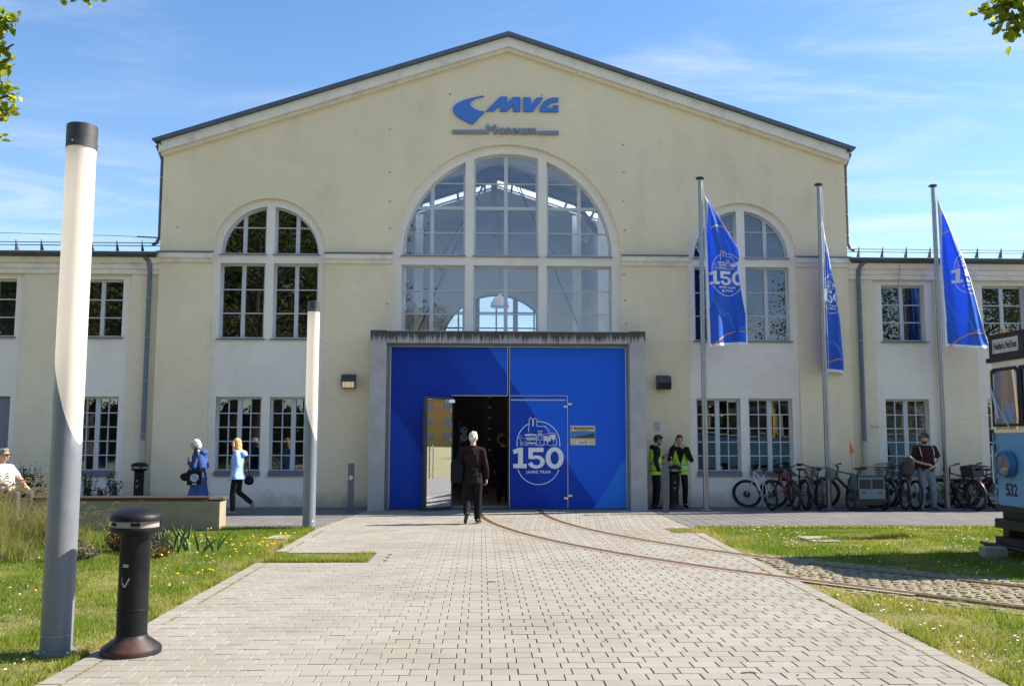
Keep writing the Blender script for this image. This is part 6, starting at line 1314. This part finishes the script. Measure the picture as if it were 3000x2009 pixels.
q = MB(); q.lathe([(.09, 0), (.09, .004)], 28, M=Matrix.Translation((.0, .354, .84)) @ Matrix.Rotation(R_(-90), 4, 'X')); q.build('motif', mat('motif_print', (.30, .38, .50), .7, var=.75, vs_=22), bg_); q = MB(); q.box(-.05, .04, .352, .358, .70, .715); q.build('motif_line', WHITEPRINT, bg_)
# 3 person in light blue jacket, mid-step
c3, J, HM = person('blond person in a light blue hooded jacket walking to the left', (-5.42, 20.82, 0), 180, dict(hair=(BLOND, 'long'), top=dict(mat=SKYB, hem=.82, k=1.12, flare=.05, name='jacket', folds=.014), bottom=dict(mat=BLK, k=.95), shoe=SHOEG, pnL=(1, -.2, 0)),
    dict(head=(.04, 0, 1.63), elL=(-.06, .23, 1.15), wrL=(.04, .24, .90), elR=(.02, -.23, 1.14), wrR=(.12, -.22, .92), knL=(.07, .08, .51), anL=(.06, .09, .085), toeL=(.24, .10, .035), knR=(-.02, -.09, .52), anR=(-.33, -.09, .27), toeR=(-.38, -.10, .11), hipR=(-.02, -.09, .93)), 1.69)
q = MB(); q.ell((-.10, 0, 1.42), (.11, .15, .06)); q.ell((-.14, 0, 1.38), (.08, .13, .06)); remesh(q, 'hood', .011, SKYB, c3, 2, .010, 9)
hb_ = thing('handbag', 'small black shoulder bag behind the light blue jacket', 'bag', (-5.42, 20.82, 0), R_(180)); q = MB(); q.ell((-.24, -.10, .76), (.11, .05, .11)); q.box(-.33, -.15, -.14, -.06, .68, .80); remesh(q, 'bag_body', .011, BLK, hb_, 4); q = MB(); q.tube([(-.25, -.1, .84), (-.2, -.12, 1.1), (-.06, -.14, 1.48)], .010, 5); q.build('strap', BLK, hb_)
# 4 person entering the gate
c4, J, HM = person('white-haired person in a dark brown jacket walking into the gate', (-.17, 18.72, 0), 91, dict(hair=(WHITEH, 'short'), head_yaw=-8, top=dict(mat=BROWN, hem=.76, k=1.0, flare=.025, collar=True, name='jacket', folds=.013), bottom=dict(mat=DTROU, k=1.16), pnR=(0, 1, .1), curl=.8),
    dict(head=(.05, -.01, 1.63), shL=(-.01, .19, 1.41), shR=(-.01, -.185, 1.385), elR=(-.03, -.255, 1.10), wrR=(.05, -.27, .85), elL=(-.02, .26, 1.16), wrL=(.12, .22, .98), knL=(.03, .10, .50), anL=(-.17, .11, .20), toeL=(-.06, .13, .06), knR=(.04, -.10, .50), anR=(.03, -.10, .085), toeR=(.20, -.14, .035)), 1.83)
q = MB(); q.box(-.135, -.120, -.12, .02, 1.025, 1.045); q.build('back_belt', cloth('belt_brown', (.05, .03, .028)), c4)
sb = thing('shoulder_bag', 'dark shoulder bag hanging left of the brown jacket', 'bag', (-.17, 18.72, 0), R_(91)); q = MB(); q.box(-.12, .06, .20, .44, .82, 1.20); q.ell((-.03, .32, 1.20), (.09, .12, .07)); remesh(q, 'bag_body', .013, cloth('navy_bag', (.012, .013, .022)), sb, 5, .008, 6); q = MB(); q.tube([(-.02, .34, 1.22), (-.02, .27, 1.46), (.0, .16, 1.49)], .018, 6); q.build('strap', BLK, sb)
# 5, 6 people inside
person('dark-clothed person standing just inside the gate', (.58, 24.3, 0), 85, dict(hair=(DARKH, 'short'), top=dict(mat=BLK, hem=.80, k=1.08), bottom=dict(mat=BLK)), None, 1.74, 'visitors inside the hall')
person('distant visitor in a grey shirt deep inside the hall', (.72, 27.6, 0), 70, dict(hair=(GREYH, 'short'), top=dict(mat=cloth('grey_shirt', (.22, .20, .19)), hem=.88), bottom=dict(mat=BLK)), dict(elR=(.10, -.22, 1.15), wrR=(.28, -.15, 1.08)), 1.66, 'visitors inside the hall')
# 7, 8 workers in hi-vis vests
HV = mat('hivis_yellow', (.42, .80, .03), .7, var=.06); HVn = HV.node_tree.nodes['Principled BSDF']; REFL = mat('reflective_tape', (.42, .44, .46), .4, .3)
def vest(t_, J, k_=1.0, open_=False):
    pv, ch, nk = J['pelvis'], J['chest'], J['neck']
    def sp(z): return pv.lerp(ch, (z - .95) / .32) if z < 1.27 else ch.lerp(nk, (z - 1.27) / .20)
    def R2(z):
        for (a, b) in zip(PR[:-1], PR[1:]):
            if a[0] <= z <= b[0]: f_ = (z - a[0]) / (b[0] - a[0]); return a[1] + (b[1] - a[1]) * f_, a[2] + (b[2] - a[2]) * f_
        return PR[-1][1:]
    PR = [(.80, .155, .20), (.98, .145, .192), (1.1, .142, .185), (1.22, .148, .19), (1.32, .142, .185), (1.40, .118, .155), (1.45, .09, .10)]
    n = 96; zs = [.80 + i * .65 / 48 for i in range(49)]; vs = []; fs = []
    for z in zs:
        rx, ry = R2(z); c = sp(z)
        for i in range(n):
            a = 2 * math.pi * (i + .5) / n; gap = 0.0; vs.append((c[0] + rx * k_ * math.cos(a) + .006 * noise.noise((a * 2, z * 9, 1)), c[1] + ry * k_ * math.sin(a), z + .006 * math.sin(a * 3)))
    for j in range(48):
        zc = (zs[j] + zs[j + 1]) / 2
        for i in range(n):
            a = (math.degrees(2 * math.pi * (i + 1) / n) + 180) % 360 - 180; vn = 3 + max(0, (zc - 1.05)) * 95 if zc > 1.05 else 3; arm = zc > 1.14 and (abs(abs(a) - 90) < (zc - 1.14) * 170 + 8)
            if abs(a) < vn or arm: continue
            fs.append((j * n + i, j * n + (i + 1) % n, (j + 1) * n + (i + 1) % n, (j + 1) * n + i))
    m_ = MB(); m_.add(vs, fs); o = m_.build('vest', HV, t_, True); o.modifiers.new('s', 'SOLIDIFY').thickness = .006; o['label'] = 'yellow hi-vis vest'
    for z0 in (.88, 1.03):
        w_ = MB(); q = []
        for z in (z0, z0 + .05):
            rx, ry = R2(z); c = sp(z); q.append([(c[0] + (rx * k_ + .006) * math.cos(2 * math.pi * (i + .5) / n), c[1] + (ry * k_ + .006) * math.sin(2 * math.pi * (i + .5) / n), z) for i in range(n)])
        w_.add(q[0] + q[1], [(i, (i + 1) % n, n + (i + 1) % n, n + i) for i in range(n) if i not in (n - 1,)]); o2 = w_.build('reflective_band', REFL, t_, True); o2.modifiers.new('s', 'SOLIDIFY').thickness = .003
w1, J, HM = person('bearded person in hi-vis vest looking at a phone beside the portal', (4.27, 22.55, 0), 4, dict(skin=SKIN2, hair=(DARKH, 'short', 1), head_pitch=24, top=dict(mat=BLK, hem=.86, k=1.05, name='hoodie'), bottom=dict(mat=BLK), hdL=(.9, -.2, .3), hdR=(.8, .1, .3), pnL=(0, -.3, 1), pnR=(0, .3, 1), curl=.9),
    dict(head=(.07, 0, 1.615), neck=(.01, 0, 1.46), elL=(.0, .23, 1.14), wrL=(.21, .10, 1.21), elR=(-.06, -.24, 1.14), wrR=(.02, -.24, .90)), 1.80); vest(w1, J); q = MB(); q.ell((-.07, 0, 1.44), (.07, .11, .07)); remesh(q, 'hood', .011, BLK, w1, 2)
ph = thing('phone', 'dark phone held by the bearded person beside the portal', 'phone', (4.27, 22.55, 0), R_(4)); q = MB(); q.cbox((.345, .095, 1.315), (.075, .075, .008), Matrix.Rotation(R_(-50), 4, 'Y')); q.build('phone_body', BLACKP, ph)
w2, J, HM = person('smoking person in hi-vis vest phoning against the wall', (4.92, 22.80, 0), -94, dict(skin=SKIN, hair=(DARKH, 'short'), top=dict(mat=BLK, hem=.86, k=1.03, name='sweater'), bottom=dict(mat=BLK), hdL=(.25, -.55, .8), hdR=(.1, .25, .95), pnL=(-1, 0, 0), pnR=(-.2, 1, 0), curl=.9),
    dict(elL=(.10, .27, 1.15), wrL=(.20, .06, 1.43), elR=(.07, -.25, 1.17), wrR=(.07, -.135, 1.51), knL=(.10, .11, .52), anL=(-.05, .12, .085), toeL=(.12, .15, .035), knR=(.22, -.11, .58), anR=(-.10, -.10, .30), toeR=(-.02, -.12, .17)), 1.78); vest(w2, J)
ph = thing('phone', 'dark phone held to the ear of the smoking person', 'phone', (4.92, 22.80, 0), R_(-94)); q = MB(); q.cbox((.055, -.098, 1.625), (.07, .009, .14), Matrix.Rotation(R_(15), 4, 'Y')); q.build('phone_body', BLACKP, ph)
cg = thing('cigarette', 'white cigarette at the lips of the smoking person', 'cigarette', (4.92, 22.80, 0), R_(-94)); q = MB(); q.tube([(.125, .0, 1.575), (.20, .02, 1.555)], .004, 6); q.build('cigarette_body', WHITEPRINT, cg)
# 9 person with cap
c9, J, HM = person('person in cap, dark polo and pale jeans standing before the right wing', (10.78, 22.12, 0), -97, dict(skin=SKIN, hair=(DARKH, 'short', 1), head_yaw=-42, top=dict(mat=cloth('dark_polo', (.030, .018, .018)), sleeve='short', hem=.88, k=1.10, belly=.02, name='polo_shirt'), bottom=dict(mat=JEANS, k=1.14), shoe=SHOEG, hdL=(.35, -.85, -.2), hdR=(.35, .85, -.1), pnL=(-.4, 0, -1), pnR=(-.4, 0, -1), curl=1.0),
    dict(shL=(-.01, .20, 1.41), shR=(-.01, -.20, 1.41), elL=(.02, .30, 1.14), wrL=(.22, .11, 1.0), elR=(.04, -.30, 1.13), wrR=(.25, -.06, 1.05), knL=(.04, .13, .50), anL=(-.02, .15, .085), toeL=(.14, .22, .035), knR=(.02, -.10, .5), anR=(-.02, -.12, .085), toeR=(.15, -.16, .035)), 1.83)
CAPM = cloth('cap', (.045, .045, .036)); q = MB(); q.ell(HM @ V3(-.008, 0, .055), (.108, .090, .085), HM.to_3x3().to_4x4()); remesh(q, 'cap', .008, CAPM, c9, 1); q = MB(); q.ell(HM @ V3(.115, 0, .062), (.075, .072, .010), HM.to_3x3().to_4x4()); q.build('cap_brim', CAPM, c9, True); q = MB(); q.cbox(HM @ V3(.098, 0, .085), (.012, .05, .022), HM.to_3x3().to_4x4()); q.build('cap_badge', mat('badge', (.45, .36, .10), .5), c9)
bp = thing('backpack', 'dark backpack with red and white straps worn by the cap wearer', 'backpack', (10.78, 22.12, 0), R_(-97)); q = MB(); q.ell((-.22, 0, 1.22), (.12, .17, .26)); remesh(q, 'pack_body', .013, cloth('pack', (.05, .015, .015)), bp, 2, .01, 6)
for y, m_ in ((.125, cloth('strap_red', (.28, .02, .015))), (-.125, cloth('strap_red', (.28, .02, .015)))): q = MB(); q.tube([(-.10, y, 1.52), (.02, y, 1.535), (.115, y * .98, 1.44), (.172, y, 1.28), (.165, y * 1.15, 1.12), (.05, y * 1.6, 1.0)], .017, 7); q.build('shoulder_strap', m_, bp, True); q = MB(); q.tube([(.02, y * 1.22, 1.54), (.135, y * 1.25, 1.43), (.185, y * 1.2, 1.30)], .006, 5); q.build('piping', WHITEPRINT, bp)
# ================================================================== TREES
BARK = mat('bark', (.075, .058, .045), .95, var=.35, vs_=5, stretch=(1, 1, .3), bump=.8, bs=18); LEAF1 = leafmat('lime_leaf', (.15, .24, .012), (.38, .45, .03), (.52, .54, .06), .62)
LEAF2 = leafmat('dark_leaf', (.06, .085, .02), (.13, .17, .045), (.2, .22, .07), .4)
def grow(base, h, R, zc, nl, nb, leaf_per, s0, s1, seed, lean=(0, 0), accept=None):
    """trunk, limbs and twigs as tubes; leaf points round the twig ends"""
    rnd = random.Random(seed); wood = MB(); lp = []; tr = h * .020 + .05
    pts_ = [Vector((lean[0] * t_ * t_ + rnd.uniform(-.05, .05), lean[1] * t_ * t_ + rnd.uniform(-.05, .05), h * .92 * t_)) for t_ in (0, .12, .3, .5, .7, .88, 1)]; wood.tube(pts_, [tr * 1.5, tr, tr * .9, tr * .75, tr * .5, tr * .3, tr * .1], 9)
    def at(t_):
        s_ = t_ * 6; i = min(5, int(s_)); tt = [0, .12, .3, .5, .7, .88, 1]
        for i in range(6):
            if t_ <= tt[i + 1]: return pts_[i].lerp(pts_[i + 1], (t_ - tt[i]) / (tt[i + 1] - tt[i]))
        return pts_[-1]
    for i in range(nl):
        f_ = .25 + .72 * (i + rnd.random()) / nl; p0 = at(f_); a = i * 2.4 + rnd.uniform(-.4, .4); zt = zc + (f_ - .55) * h * .75; env = max(.25, 1 - ((zt - zc) / (h * .52)) ** 2) ** .5; ln = R * env * rnd.uniform(.8, 1.08)
        p2 = Vector((pts_[3].x + math.cos(a) * ln, pts_[3].y + math.sin(a) * ln, zt + rnd.uniform(-.3, .6))); pm = p0.lerp(p2, .5) + Vector((0, 0, .12 * ln)); r0 = tr * .42 * (1.1 - f_ * .7); wood.tube([p0, pm, p2], [r0, r0 * .6, r0 * .15], 6)
        for j in range(nb):
            g = rnd.uniform(.3, 1.0); q0 = p0.lerp(pm, g * 2) if g < .5 else pm.lerp(p2, g * 2 - 1); d = Vector([rnd.gauss(0, 1) for _ in range(3)]); d.z = d.z * .6 + .15; d.normalize(); q1 = q0 + d * R * rnd.uniform(.18, .36); q1 += (p2 - p0).normalized() * .2
            if accept and not accept(q1): continue
            wood.tube([q0, q0.lerp(q1, .5) + Vector((0, 0, .04)), q1], [.02, .012, .004], 4)
            for k_ in range(leaf_per):
                u = rnd.uniform(.25, 1.1); s_ = R * .085; p = q0.lerp(q1, u) + Vector((rnd.gauss(0, s_), rnd.gauss(0, s_), rnd.gauss(0, s_ * .8)))
                if accept is None or accept(p): lp.append(p)
    return wood, lp
def tree(name, label, loc, h, R, zc, nl, nb, lper, s0, s1, m_, seed, twigs=(), group=None, accept=None):
    t_ = thing(name, label, 'tree', loc, group=group); wood, lp = grow(loc, h, R, zc, nl, nb, lper, s0, s1, seed, accept=accept); rnd = random.Random(seed + 5)
    for (path_, n, spread) in twigs:  # leafy branches reaching out, world points
        pp = [Vector(p) - Vector(loc) for p in path_]; wood.tube(pp, [.03 * (1 - .85 * i / (len(pp) - 1)) + .003 for i in range(len(pp))], 6)
        a, b = pp[-2], pp[-1]
        for i in range(n):
            u = rnd.random(); q = a.lerp(b, u); d = Vector((rnd.gauss(0, 1), rnd.gauss(0, 1), rnd.gauss(0, 1))).normalized() * spread * rnd.uniform(.2, 1); e_ = q + d; wood.tube([q, q.lerp(e_, .5) + Vector((0, 0, .01)), e_], [.004, .003, .0012], 3)
            for k_ in range(5): lp.append(q.lerp(e_, rnd.uniform(.5, 1.05)) + Vector((rnd.gauss(0, .025), rnd.gauss(0, .025), rnd.gauss(0, .025))))
    wood.build('trunk', BARK, t_, True, 60); link('crown', leaves_mesh('crown', lp, s0, s1, m_), t_); return t_
def outframe(loc):
    L0 = Vector(loc); Ri = CAMROT.to_3x3().inverted()
    def f(p):
        q = Ri @ (p + L0 - Vector((0, 0, CAMH)))
        if q.z > -.2: return True
        x, y = q.x / -q.z, q.y / -q.z; return not (abs(x) < 1500 / FPX + .02 and abs(y) < PH / 2 / FPX + .02)
    return f
def W_(x, y, Y): return P(x, y, Y)
# lime tree left of the frame: only its twig ends reach into view
LT = (-9.2, 8.6, 0)
tw = []
for (pts_, n, s_) in (([(-330, 120), (-60, 85), (30, 40)], 12, .13), ([(-330, 120), (-50, 130), (25, 75)], 13, .13), ([(-330, 190), (-60, 190), (40, 130)], 14, .13), ([(-330, 210), (-70, 220), (30, 170)], 12, .12), ([(-330, 330), (-60, 310), (40, 275)], 16, .13), ([(-330, 330), (-60, 350), (45, 325)], 14, .12), ([(-330, 230), (-70, 215), (5, 240)], 9, .10), ([(-330, 400), (-60, 400), (2, 402)], 4, .06)):
    tw.append(([LT[:2] + (4.4,)] + [tuple(W_(x, y, 8.3)) for x, y in pts_], n, s_))
for x in (178, 215, 262, 288): tw.append(([LT[:2] + (6.0,), tuple(W_(x - 260, -150, 8.6)), tuple(W_(x, -55, 8.4)), tuple(W_(x, 0, 8.4))], 4, .045))
tree('lime_tree', 'lime tree with fresh leaves reaching in at the upper left corner', LT, 11, 4.0, 6.8, 18, 10, 22, .045, .085, LEAF1, 3, tw, accept=outframe(LT))
RT = (9.0, 3.2, 0); tw = []
for (pts_, n, s_) in (([(3300, -260), (3080, -30), (2890, 30)], 16, .13), ([(3300, -260), (3090, 10), (2905, 75)], 16, .12), ([(3300, -200), (3100, 60), (2970, 90)], 13, .11), ([(3300, -260), (3060, -20), (2940, 15)], 13, .12)):
    tw.append(([RT[:2] + (4.8,)] + [tuple(W_(x, y, 7.0)) for x, y in pts_], n, s_))
tree('lime_tree', 'lime tree with fresh leaves reaching in at the upper right corner', RT, 10, 3.4, 6.6, 16, 9, 20, .05, .085, LEAF1, 8, tw, accept=outframe(RT))
# park trees behind the viewer, mirrored in the window panes
base_t = tree('park_tree', 'tall dark park tree mirrored in the windows, farthest left of the row', (-26, -7, 0), 17, 5.8, 9.8, 26, 16, 34, .14, .26, LEAF2, 21, group='park trees mirrored in the windows')
for (x, y, s_, rz, lab) in ((-18, -12, 1.1, 1.0, 'tall dark park tree mirrored in the left arched window'), (-12, -18, 1.25, 2.2, 'tallest park tree mirrored between the left windows'), (-21.5, -4, .95, 3.3, 'park tree mirrored low in the left wing panes'), (-5, -26, .75, 4.0, 'park tree mirrored low in the central glazing'), (12, -15, .62, 5.0, 'small park tree mirrored in the right arched window'), (22, -9, .72, .6, 'park tree mirrored in the right wing panes'), (29, -6, .8, 1.7, 'park tree mirrored at the far right wing panes'), (62, 14, .55, 2.7, 'park tree standing in front of the orange block'), (-30, -20, 1.2, 4.4, 'big park tree filling the row behind the far left one'), (-22, -25, 1.35, 5.6, 'biggest park tree at the back of the left row'), (-14, -28, 1.2, .3, 'park tree at the back beside the biggest one')):
    c_ = copy_tree(base_t); c_.location = (x, y, 0); c_.scale = (s_, s_, s_); c_.rotation_euler = (0, 0, rz); c_['label'] = lab
# hedge added behind the viewer to darken what the low windows mirror
hg = thing('hedge', 'unseen long hedge added to darken the ground floor window reflections', 'hedge', (0, -15, 0)); q = MB()
hp_ = []
for i in range(46):
    x = -44 + i * 1.95; hh = 4.2 + 1.1 * noise.noise((x * .3, 0, 0)); q.ell((x, 0, hh * .5), (1.25, .9, hh * .52), seg=10, rings=7)
    for k_ in range(420):
        a = random.uniform(0, 6.28); u = random.uniform(-.95, 1); s__ = math.sqrt(1 - u * u); hp_.append((x + 1.35 * s__ * math.cos(a), 1.0 * s__ * math.sin(a), hh * .5 + hh * .55 * u))
q.build('inner_growth', mat('hedge_core', (.012, .018, .006), .95, var=.4), hg); link('foliage', leaves_mesh('foliage', hp_, .12, .24, LEAF2), hg)
# orange apartment block far to the right, mirrored in the open door leaf
ob = thing('apartment_block', 'orange apartment block mirrored in the open door leaf', 'building', (150, -4, 0)); OR = mat('orange_render', (.55, .26, .07), .9, var=.08); 
MB().box(0, 12, -24, 16, 0, 8.8).build('wall', OR, ob); MB().box(-.3, 12.3, -24.3, 16.3, 8.8, 9.1).build('roof', ROOFM, ob); wm = MB().box(-.06, .04, -1.0, 1.0, -.7, .7).mesh('window'); wm.materials.append(mat('block_glass', (.10, .13, .17), .15)); bm_ = MB().box(-.9, .0, -1.5, 1.5, -.1, .9).mesh('balcony'); bm_.materials.append(mat('balcony_white', (.7, .7, .68), .8))
for i in range(7):
    for j in range(3):
        link('window', wm, ob, (0, -11.5 + i * 4.2, 1.8 + j * 2.9))
        if i % 3 == 1: link('balcony', bm_, ob, (0, -9.4 + i * 4.2, .7 + j * 2.9))
# ================================================================== TRAM
TCREAM = mat('tram_cream', (.80, .74, .58), .45, var=.07, vs_=2, dirt=(.3, .22, .12), dirtamt=.45, ds=4); TBLUE = mat('tram_blue', (.11, .31, .50), .42, var=.08, vs_=2, dirt=(.09, .10, .11), dirtamt=.4, ds=3); TBLK2 = mat('tram_black', (.018, .016, .016), .6, var=.3, dirt=(.10, .07, .05), dirtamt=.4)
tm = thing('tram', 'old blue and cream tram with number 532 at the right edge', 'tram', (8.03, 13.1, 0), R_(181))
# local: x forward (front face at 0), y left (towards the viewer), z up; the far corner is y=-1.1
PLAN = [(0, -.55), (-.0, .55), (-.12, .95), (-.34, 1.1), (-9.6, 1.1), (-9.9, .6), (-9.9, -.6), (-9.6, -1.1), (-.05, -1.1), (-.015, -1.06)]
def shell(z0, z1, m_, nm, k_=1.0, off=0): return MB().prism([(p[0] + off, p[1] * k_) for p in PLAN], z0, z1, 'XY').build(nm, m_, tm)
shell(.62, 1.80, TBLUE, 'lower_body'); shell(1.805, 1.86, TCREAM, 'waist_rail', 1.012, .012); shell(2.80, 2.90, TCREAM, 'upper_band')
shell(.50, .618, TBLK2, 'underframe', .96, -.03); 
q = MB(); q.prism([(.035, -1.13), (.035, 1.0), (-.3, 1.2), (-10, 1.2), (-10, -1.2), (.02, -1.16)], 2.90, 2.97, 'XY'); q.prism([(.0, -1.0), (.0, .9), (-.5, 1.0), (-9.7, 1.0), (-9.7, -1.0)], 2.971, 3.12, 'XY'); q.build('roof', TBLK2, tm)
# window posts (cream) leave real openings
for (x, y, w_) in ((-.03, -1.04, .13), (-.03, -.32, .10), (-.03, .42, .10), (-.25, 1.04, .16)): MB().box(x - .05, x + .045, y - w_ / 2, y + w_ / 2, 1.86, 2.80).build('pillar', TCREAM, tm)
for sd_ in (-1, 1):
    for i in range(8): MB().box(-1.35 - i * 1.15 - .09, -1.35 - i * 1.15 + .09, sd_ * 1.09 - .03, sd_ * 1.09 + .03, 1.86, 2.80).build('pillar', TCREAM, tm)
    for i in range(7): MB().box(-1.35 - i * 1.15 - 1.05, -1.35 - i * 1.15 - .10, sd_ * 1.08 - .004, sd_ * 1.08 + .004, 1.87, 2.79).build('pane', GLASS, tm)
fw = plate('front_window', [[(-.36 + .0, 1.90), (.36, 1.90), (.36, 2.76), (.30, 2.80), (-.30, 2.80), (-.36, 2.76)], [(-.31, 1.94), (.31, 1.94), (.32, 2.0), (.32, 2.70), (.28, 2.755), (-.28, 2.755), (-.32, 2.70), (-.32, 2.0)]], 0, .04, RUBBER, tm); fw.rotation_euler = (0, 0, R_(90)); fw.location = (.03, -.68, 0)
MB().box(-.33, .33, .016, .022, 1.93, 2.76).build('pane', GLASS, fw)
fw2 = plate('front_window', [rect(-.36, .36, 1.9, 2.8), inset((-.36, .36, 1.9, 2.8), .045)], 0, .04, RUBBER, tm); fw2.rotation_euler = (0, 0, R_(90)); fw2.location = (.03, .06, 0); MB().box(-.33, .33, .016, .022, 1.93, 2.76).build('pane', GLASS, fw2)
MB().box(-.012, -.008, -.80, -.52, 1.96, 2.24).build('notice_sheet', mat('paper', (.66, .66, .64), .8, var=.05, vs_=30, stretch=(1, .2, 3)), tm)
wp = MB(); wp.tube([(.045, -.55, 1.86), (.07, -.80, 2.2), (.06, -.96, 2.45)], .010, 6); wp.tube([(.06, -.84, 2.02), (.055, -1.0, 2.5)], .014, 5); wp.split('wiper', STEEL, tm)
q = MB(); q.box(-.8, -.78, -.95, -.1, 2.35, 2.45); q.box(-3.0, -2.95, -1.05, 1.05, 1.3, 2.9); q.split('cab_wall', mat('cab_grey', (.05, .055, .075), .7), tm); MB().box(-2.9, -.1, -1.06, 1.06, .62, .66).build('floor', TBLK2, tm)
# destination box
db = MB(); db.box(-.10, .008, -1.08, -.18, 2.972, 3.30); db.box(-.11, .016, -1.09, -.17, 3.301, 3.33); d_ = db.build('destination_box', TBLK2, tm); MB().box(.009, .014, -.97, -.30, 3.03, 3.25).build('sign_glass', mat('dest_white', (.48, .49, .47), .4, var=.06), d_)
me = text_mesh('Friedhof a. Perl.Forst', .15, .003, .0015, .95, sx=.50); me.materials.append(DKINK); o = link('lettering', me, d_, (.0185, -.635, 3.135)); o.rotation_euler = (0, 0, R_(90))
me = text_mesh('532', .26, .003, .006, 1.0, sx=.78); me.materials.append(DKINK); o = link('number', me, tm, (.004, -.68, .935)); o.rotation_euler = (0, 0, R_(90))
for y in (-1.085, .53): MB().box(.0, .012, y - .012, y + .012, .63, 1.80).build('corner_trim', TBLUE, tm)
MB().box(.0, .022, -1.09, .55, .62, .70).build('kick_plate', TBLK2, tm)
rv = MB().ell((0, 0, 0), (.006, .008, .008), seg=6, rings=4).mesh('rivet'); rv.materials.append(TBLUE)
for i in range(14): link('rivet', rv, tm, (.003, -1.05 + i * .12, 1.76))
MB().tube([(.03, -1.02, 1.0), (.07, -1.02, 1.05), (.07, -1.02, 1.6), (.03, -1.02, 1.65)], .012, 7).build('grab_rail', STEEL, tm)
# headlight
Mh = Matrix.Translation((0, -.68, 1.33)) @ Matrix.Rotation(R_(90), 4, 'Y'); q = MB(); q.lathe([(.20, -.02), (.205, .10), (.19, .135), (.165, .14), (.16, .125)], 32, M=Mh); h_ = q.build('headlight', mat('headlight_blue', (.035, .15, .34), .4), tm, True, 40); q = MB(); q.lathe([(.163, .118), (.12, .132), (.02, .142)], 28, M=Mh); q.build('lens', mat('lens', (.26, .22, .17), .15, .3), h_, True, 60)
MB().torus(.2, .008, M=Matrix.Translation((.06, -.68, 1.33)) @ Matrix.Rotation(R_(90), 4, 'Y'), seg=32, ms=5).build('clamp_ring', TBLUE, h_)
q = MB(); q.box(-.4, .10, -1.0, .9, .36, .50); q.box(-.3, .06, -.86, -.70, .18, .36); q.box(-.2, .16, -.9, -.2, .14, .24); q.build('buffer_beam', TBLK2, tm)
q = MB(); q.box(-.1, .30, -1.0, .9, .085, .11)
for i in range(9): q.tube([(.30 - i * .05, -1.0, .12), (.30 - i * .05, .9, .12)], .010, 5)
q.tube([(.32, -1.02, .13), (.32, .92, .13)], .025, 6); q.build('life_guard', TBLK2, tm)
ty = MB(); ty.lathe([(.33, -.05), (.33, .0), (.36, .0), (.36, .03)], 32, M=Matrix.Rotation(R_(90), 4, 'X')); wm_ = ty.mesh('wheel'); wm_.materials.append(TBLK2)
for x in (-1.4, -3.0, -6.6, -8.2):
    for y in (-.72, .72): link('wheel', wm_, tm, (x, y, .33))
blk = thing('concrete_block', 'small pale concrete block in the grass under the tram front', 'block', (7.50, 13.45, 0)); MB().bbox(-.16, .16, -.10, .10, -.02, .14, .012).build('block_body', STONE, blk)
# folded yellow parasol behind the tram
pp = P(2938, 985, 16.5); pr = thing('folded_parasol', 'tip of a folded yellow parasol behind the tram roof', 'parasol', (pp.x, pp.y, 0)); q = MB(); q.tube([(0, 0, 0), (0, 0, 3.75)], .025, 8); q.build('pole', STEEL, pr)
q = MB(); b = []; n = 16; prof = [(.02, 3.74), (.05, 3.55), (.10, 3.1), (.13, 2.6), (.15, 2.1), (.12, 1.7)]
for (r, z) in prof:
    for k_ in range(n): a = 2 * math.pi * k_ / n; rr2 = r * (1 + .28 * (k_ % 2)); b.append((rr2 * math.cos(a), rr2 * math.sin(a), z))
q.add(b, [(i * n + k_, i * n + (k_ + 1) % n, (i + 1) * n + (k_ + 1) % n, (i + 1) * n + k_) for i in range(len(prof) - 1) for k_ in range(n)]); q.build('canopy', mat('parasol_yellow', (.70, .40, .06), .8, var=.12), pr)
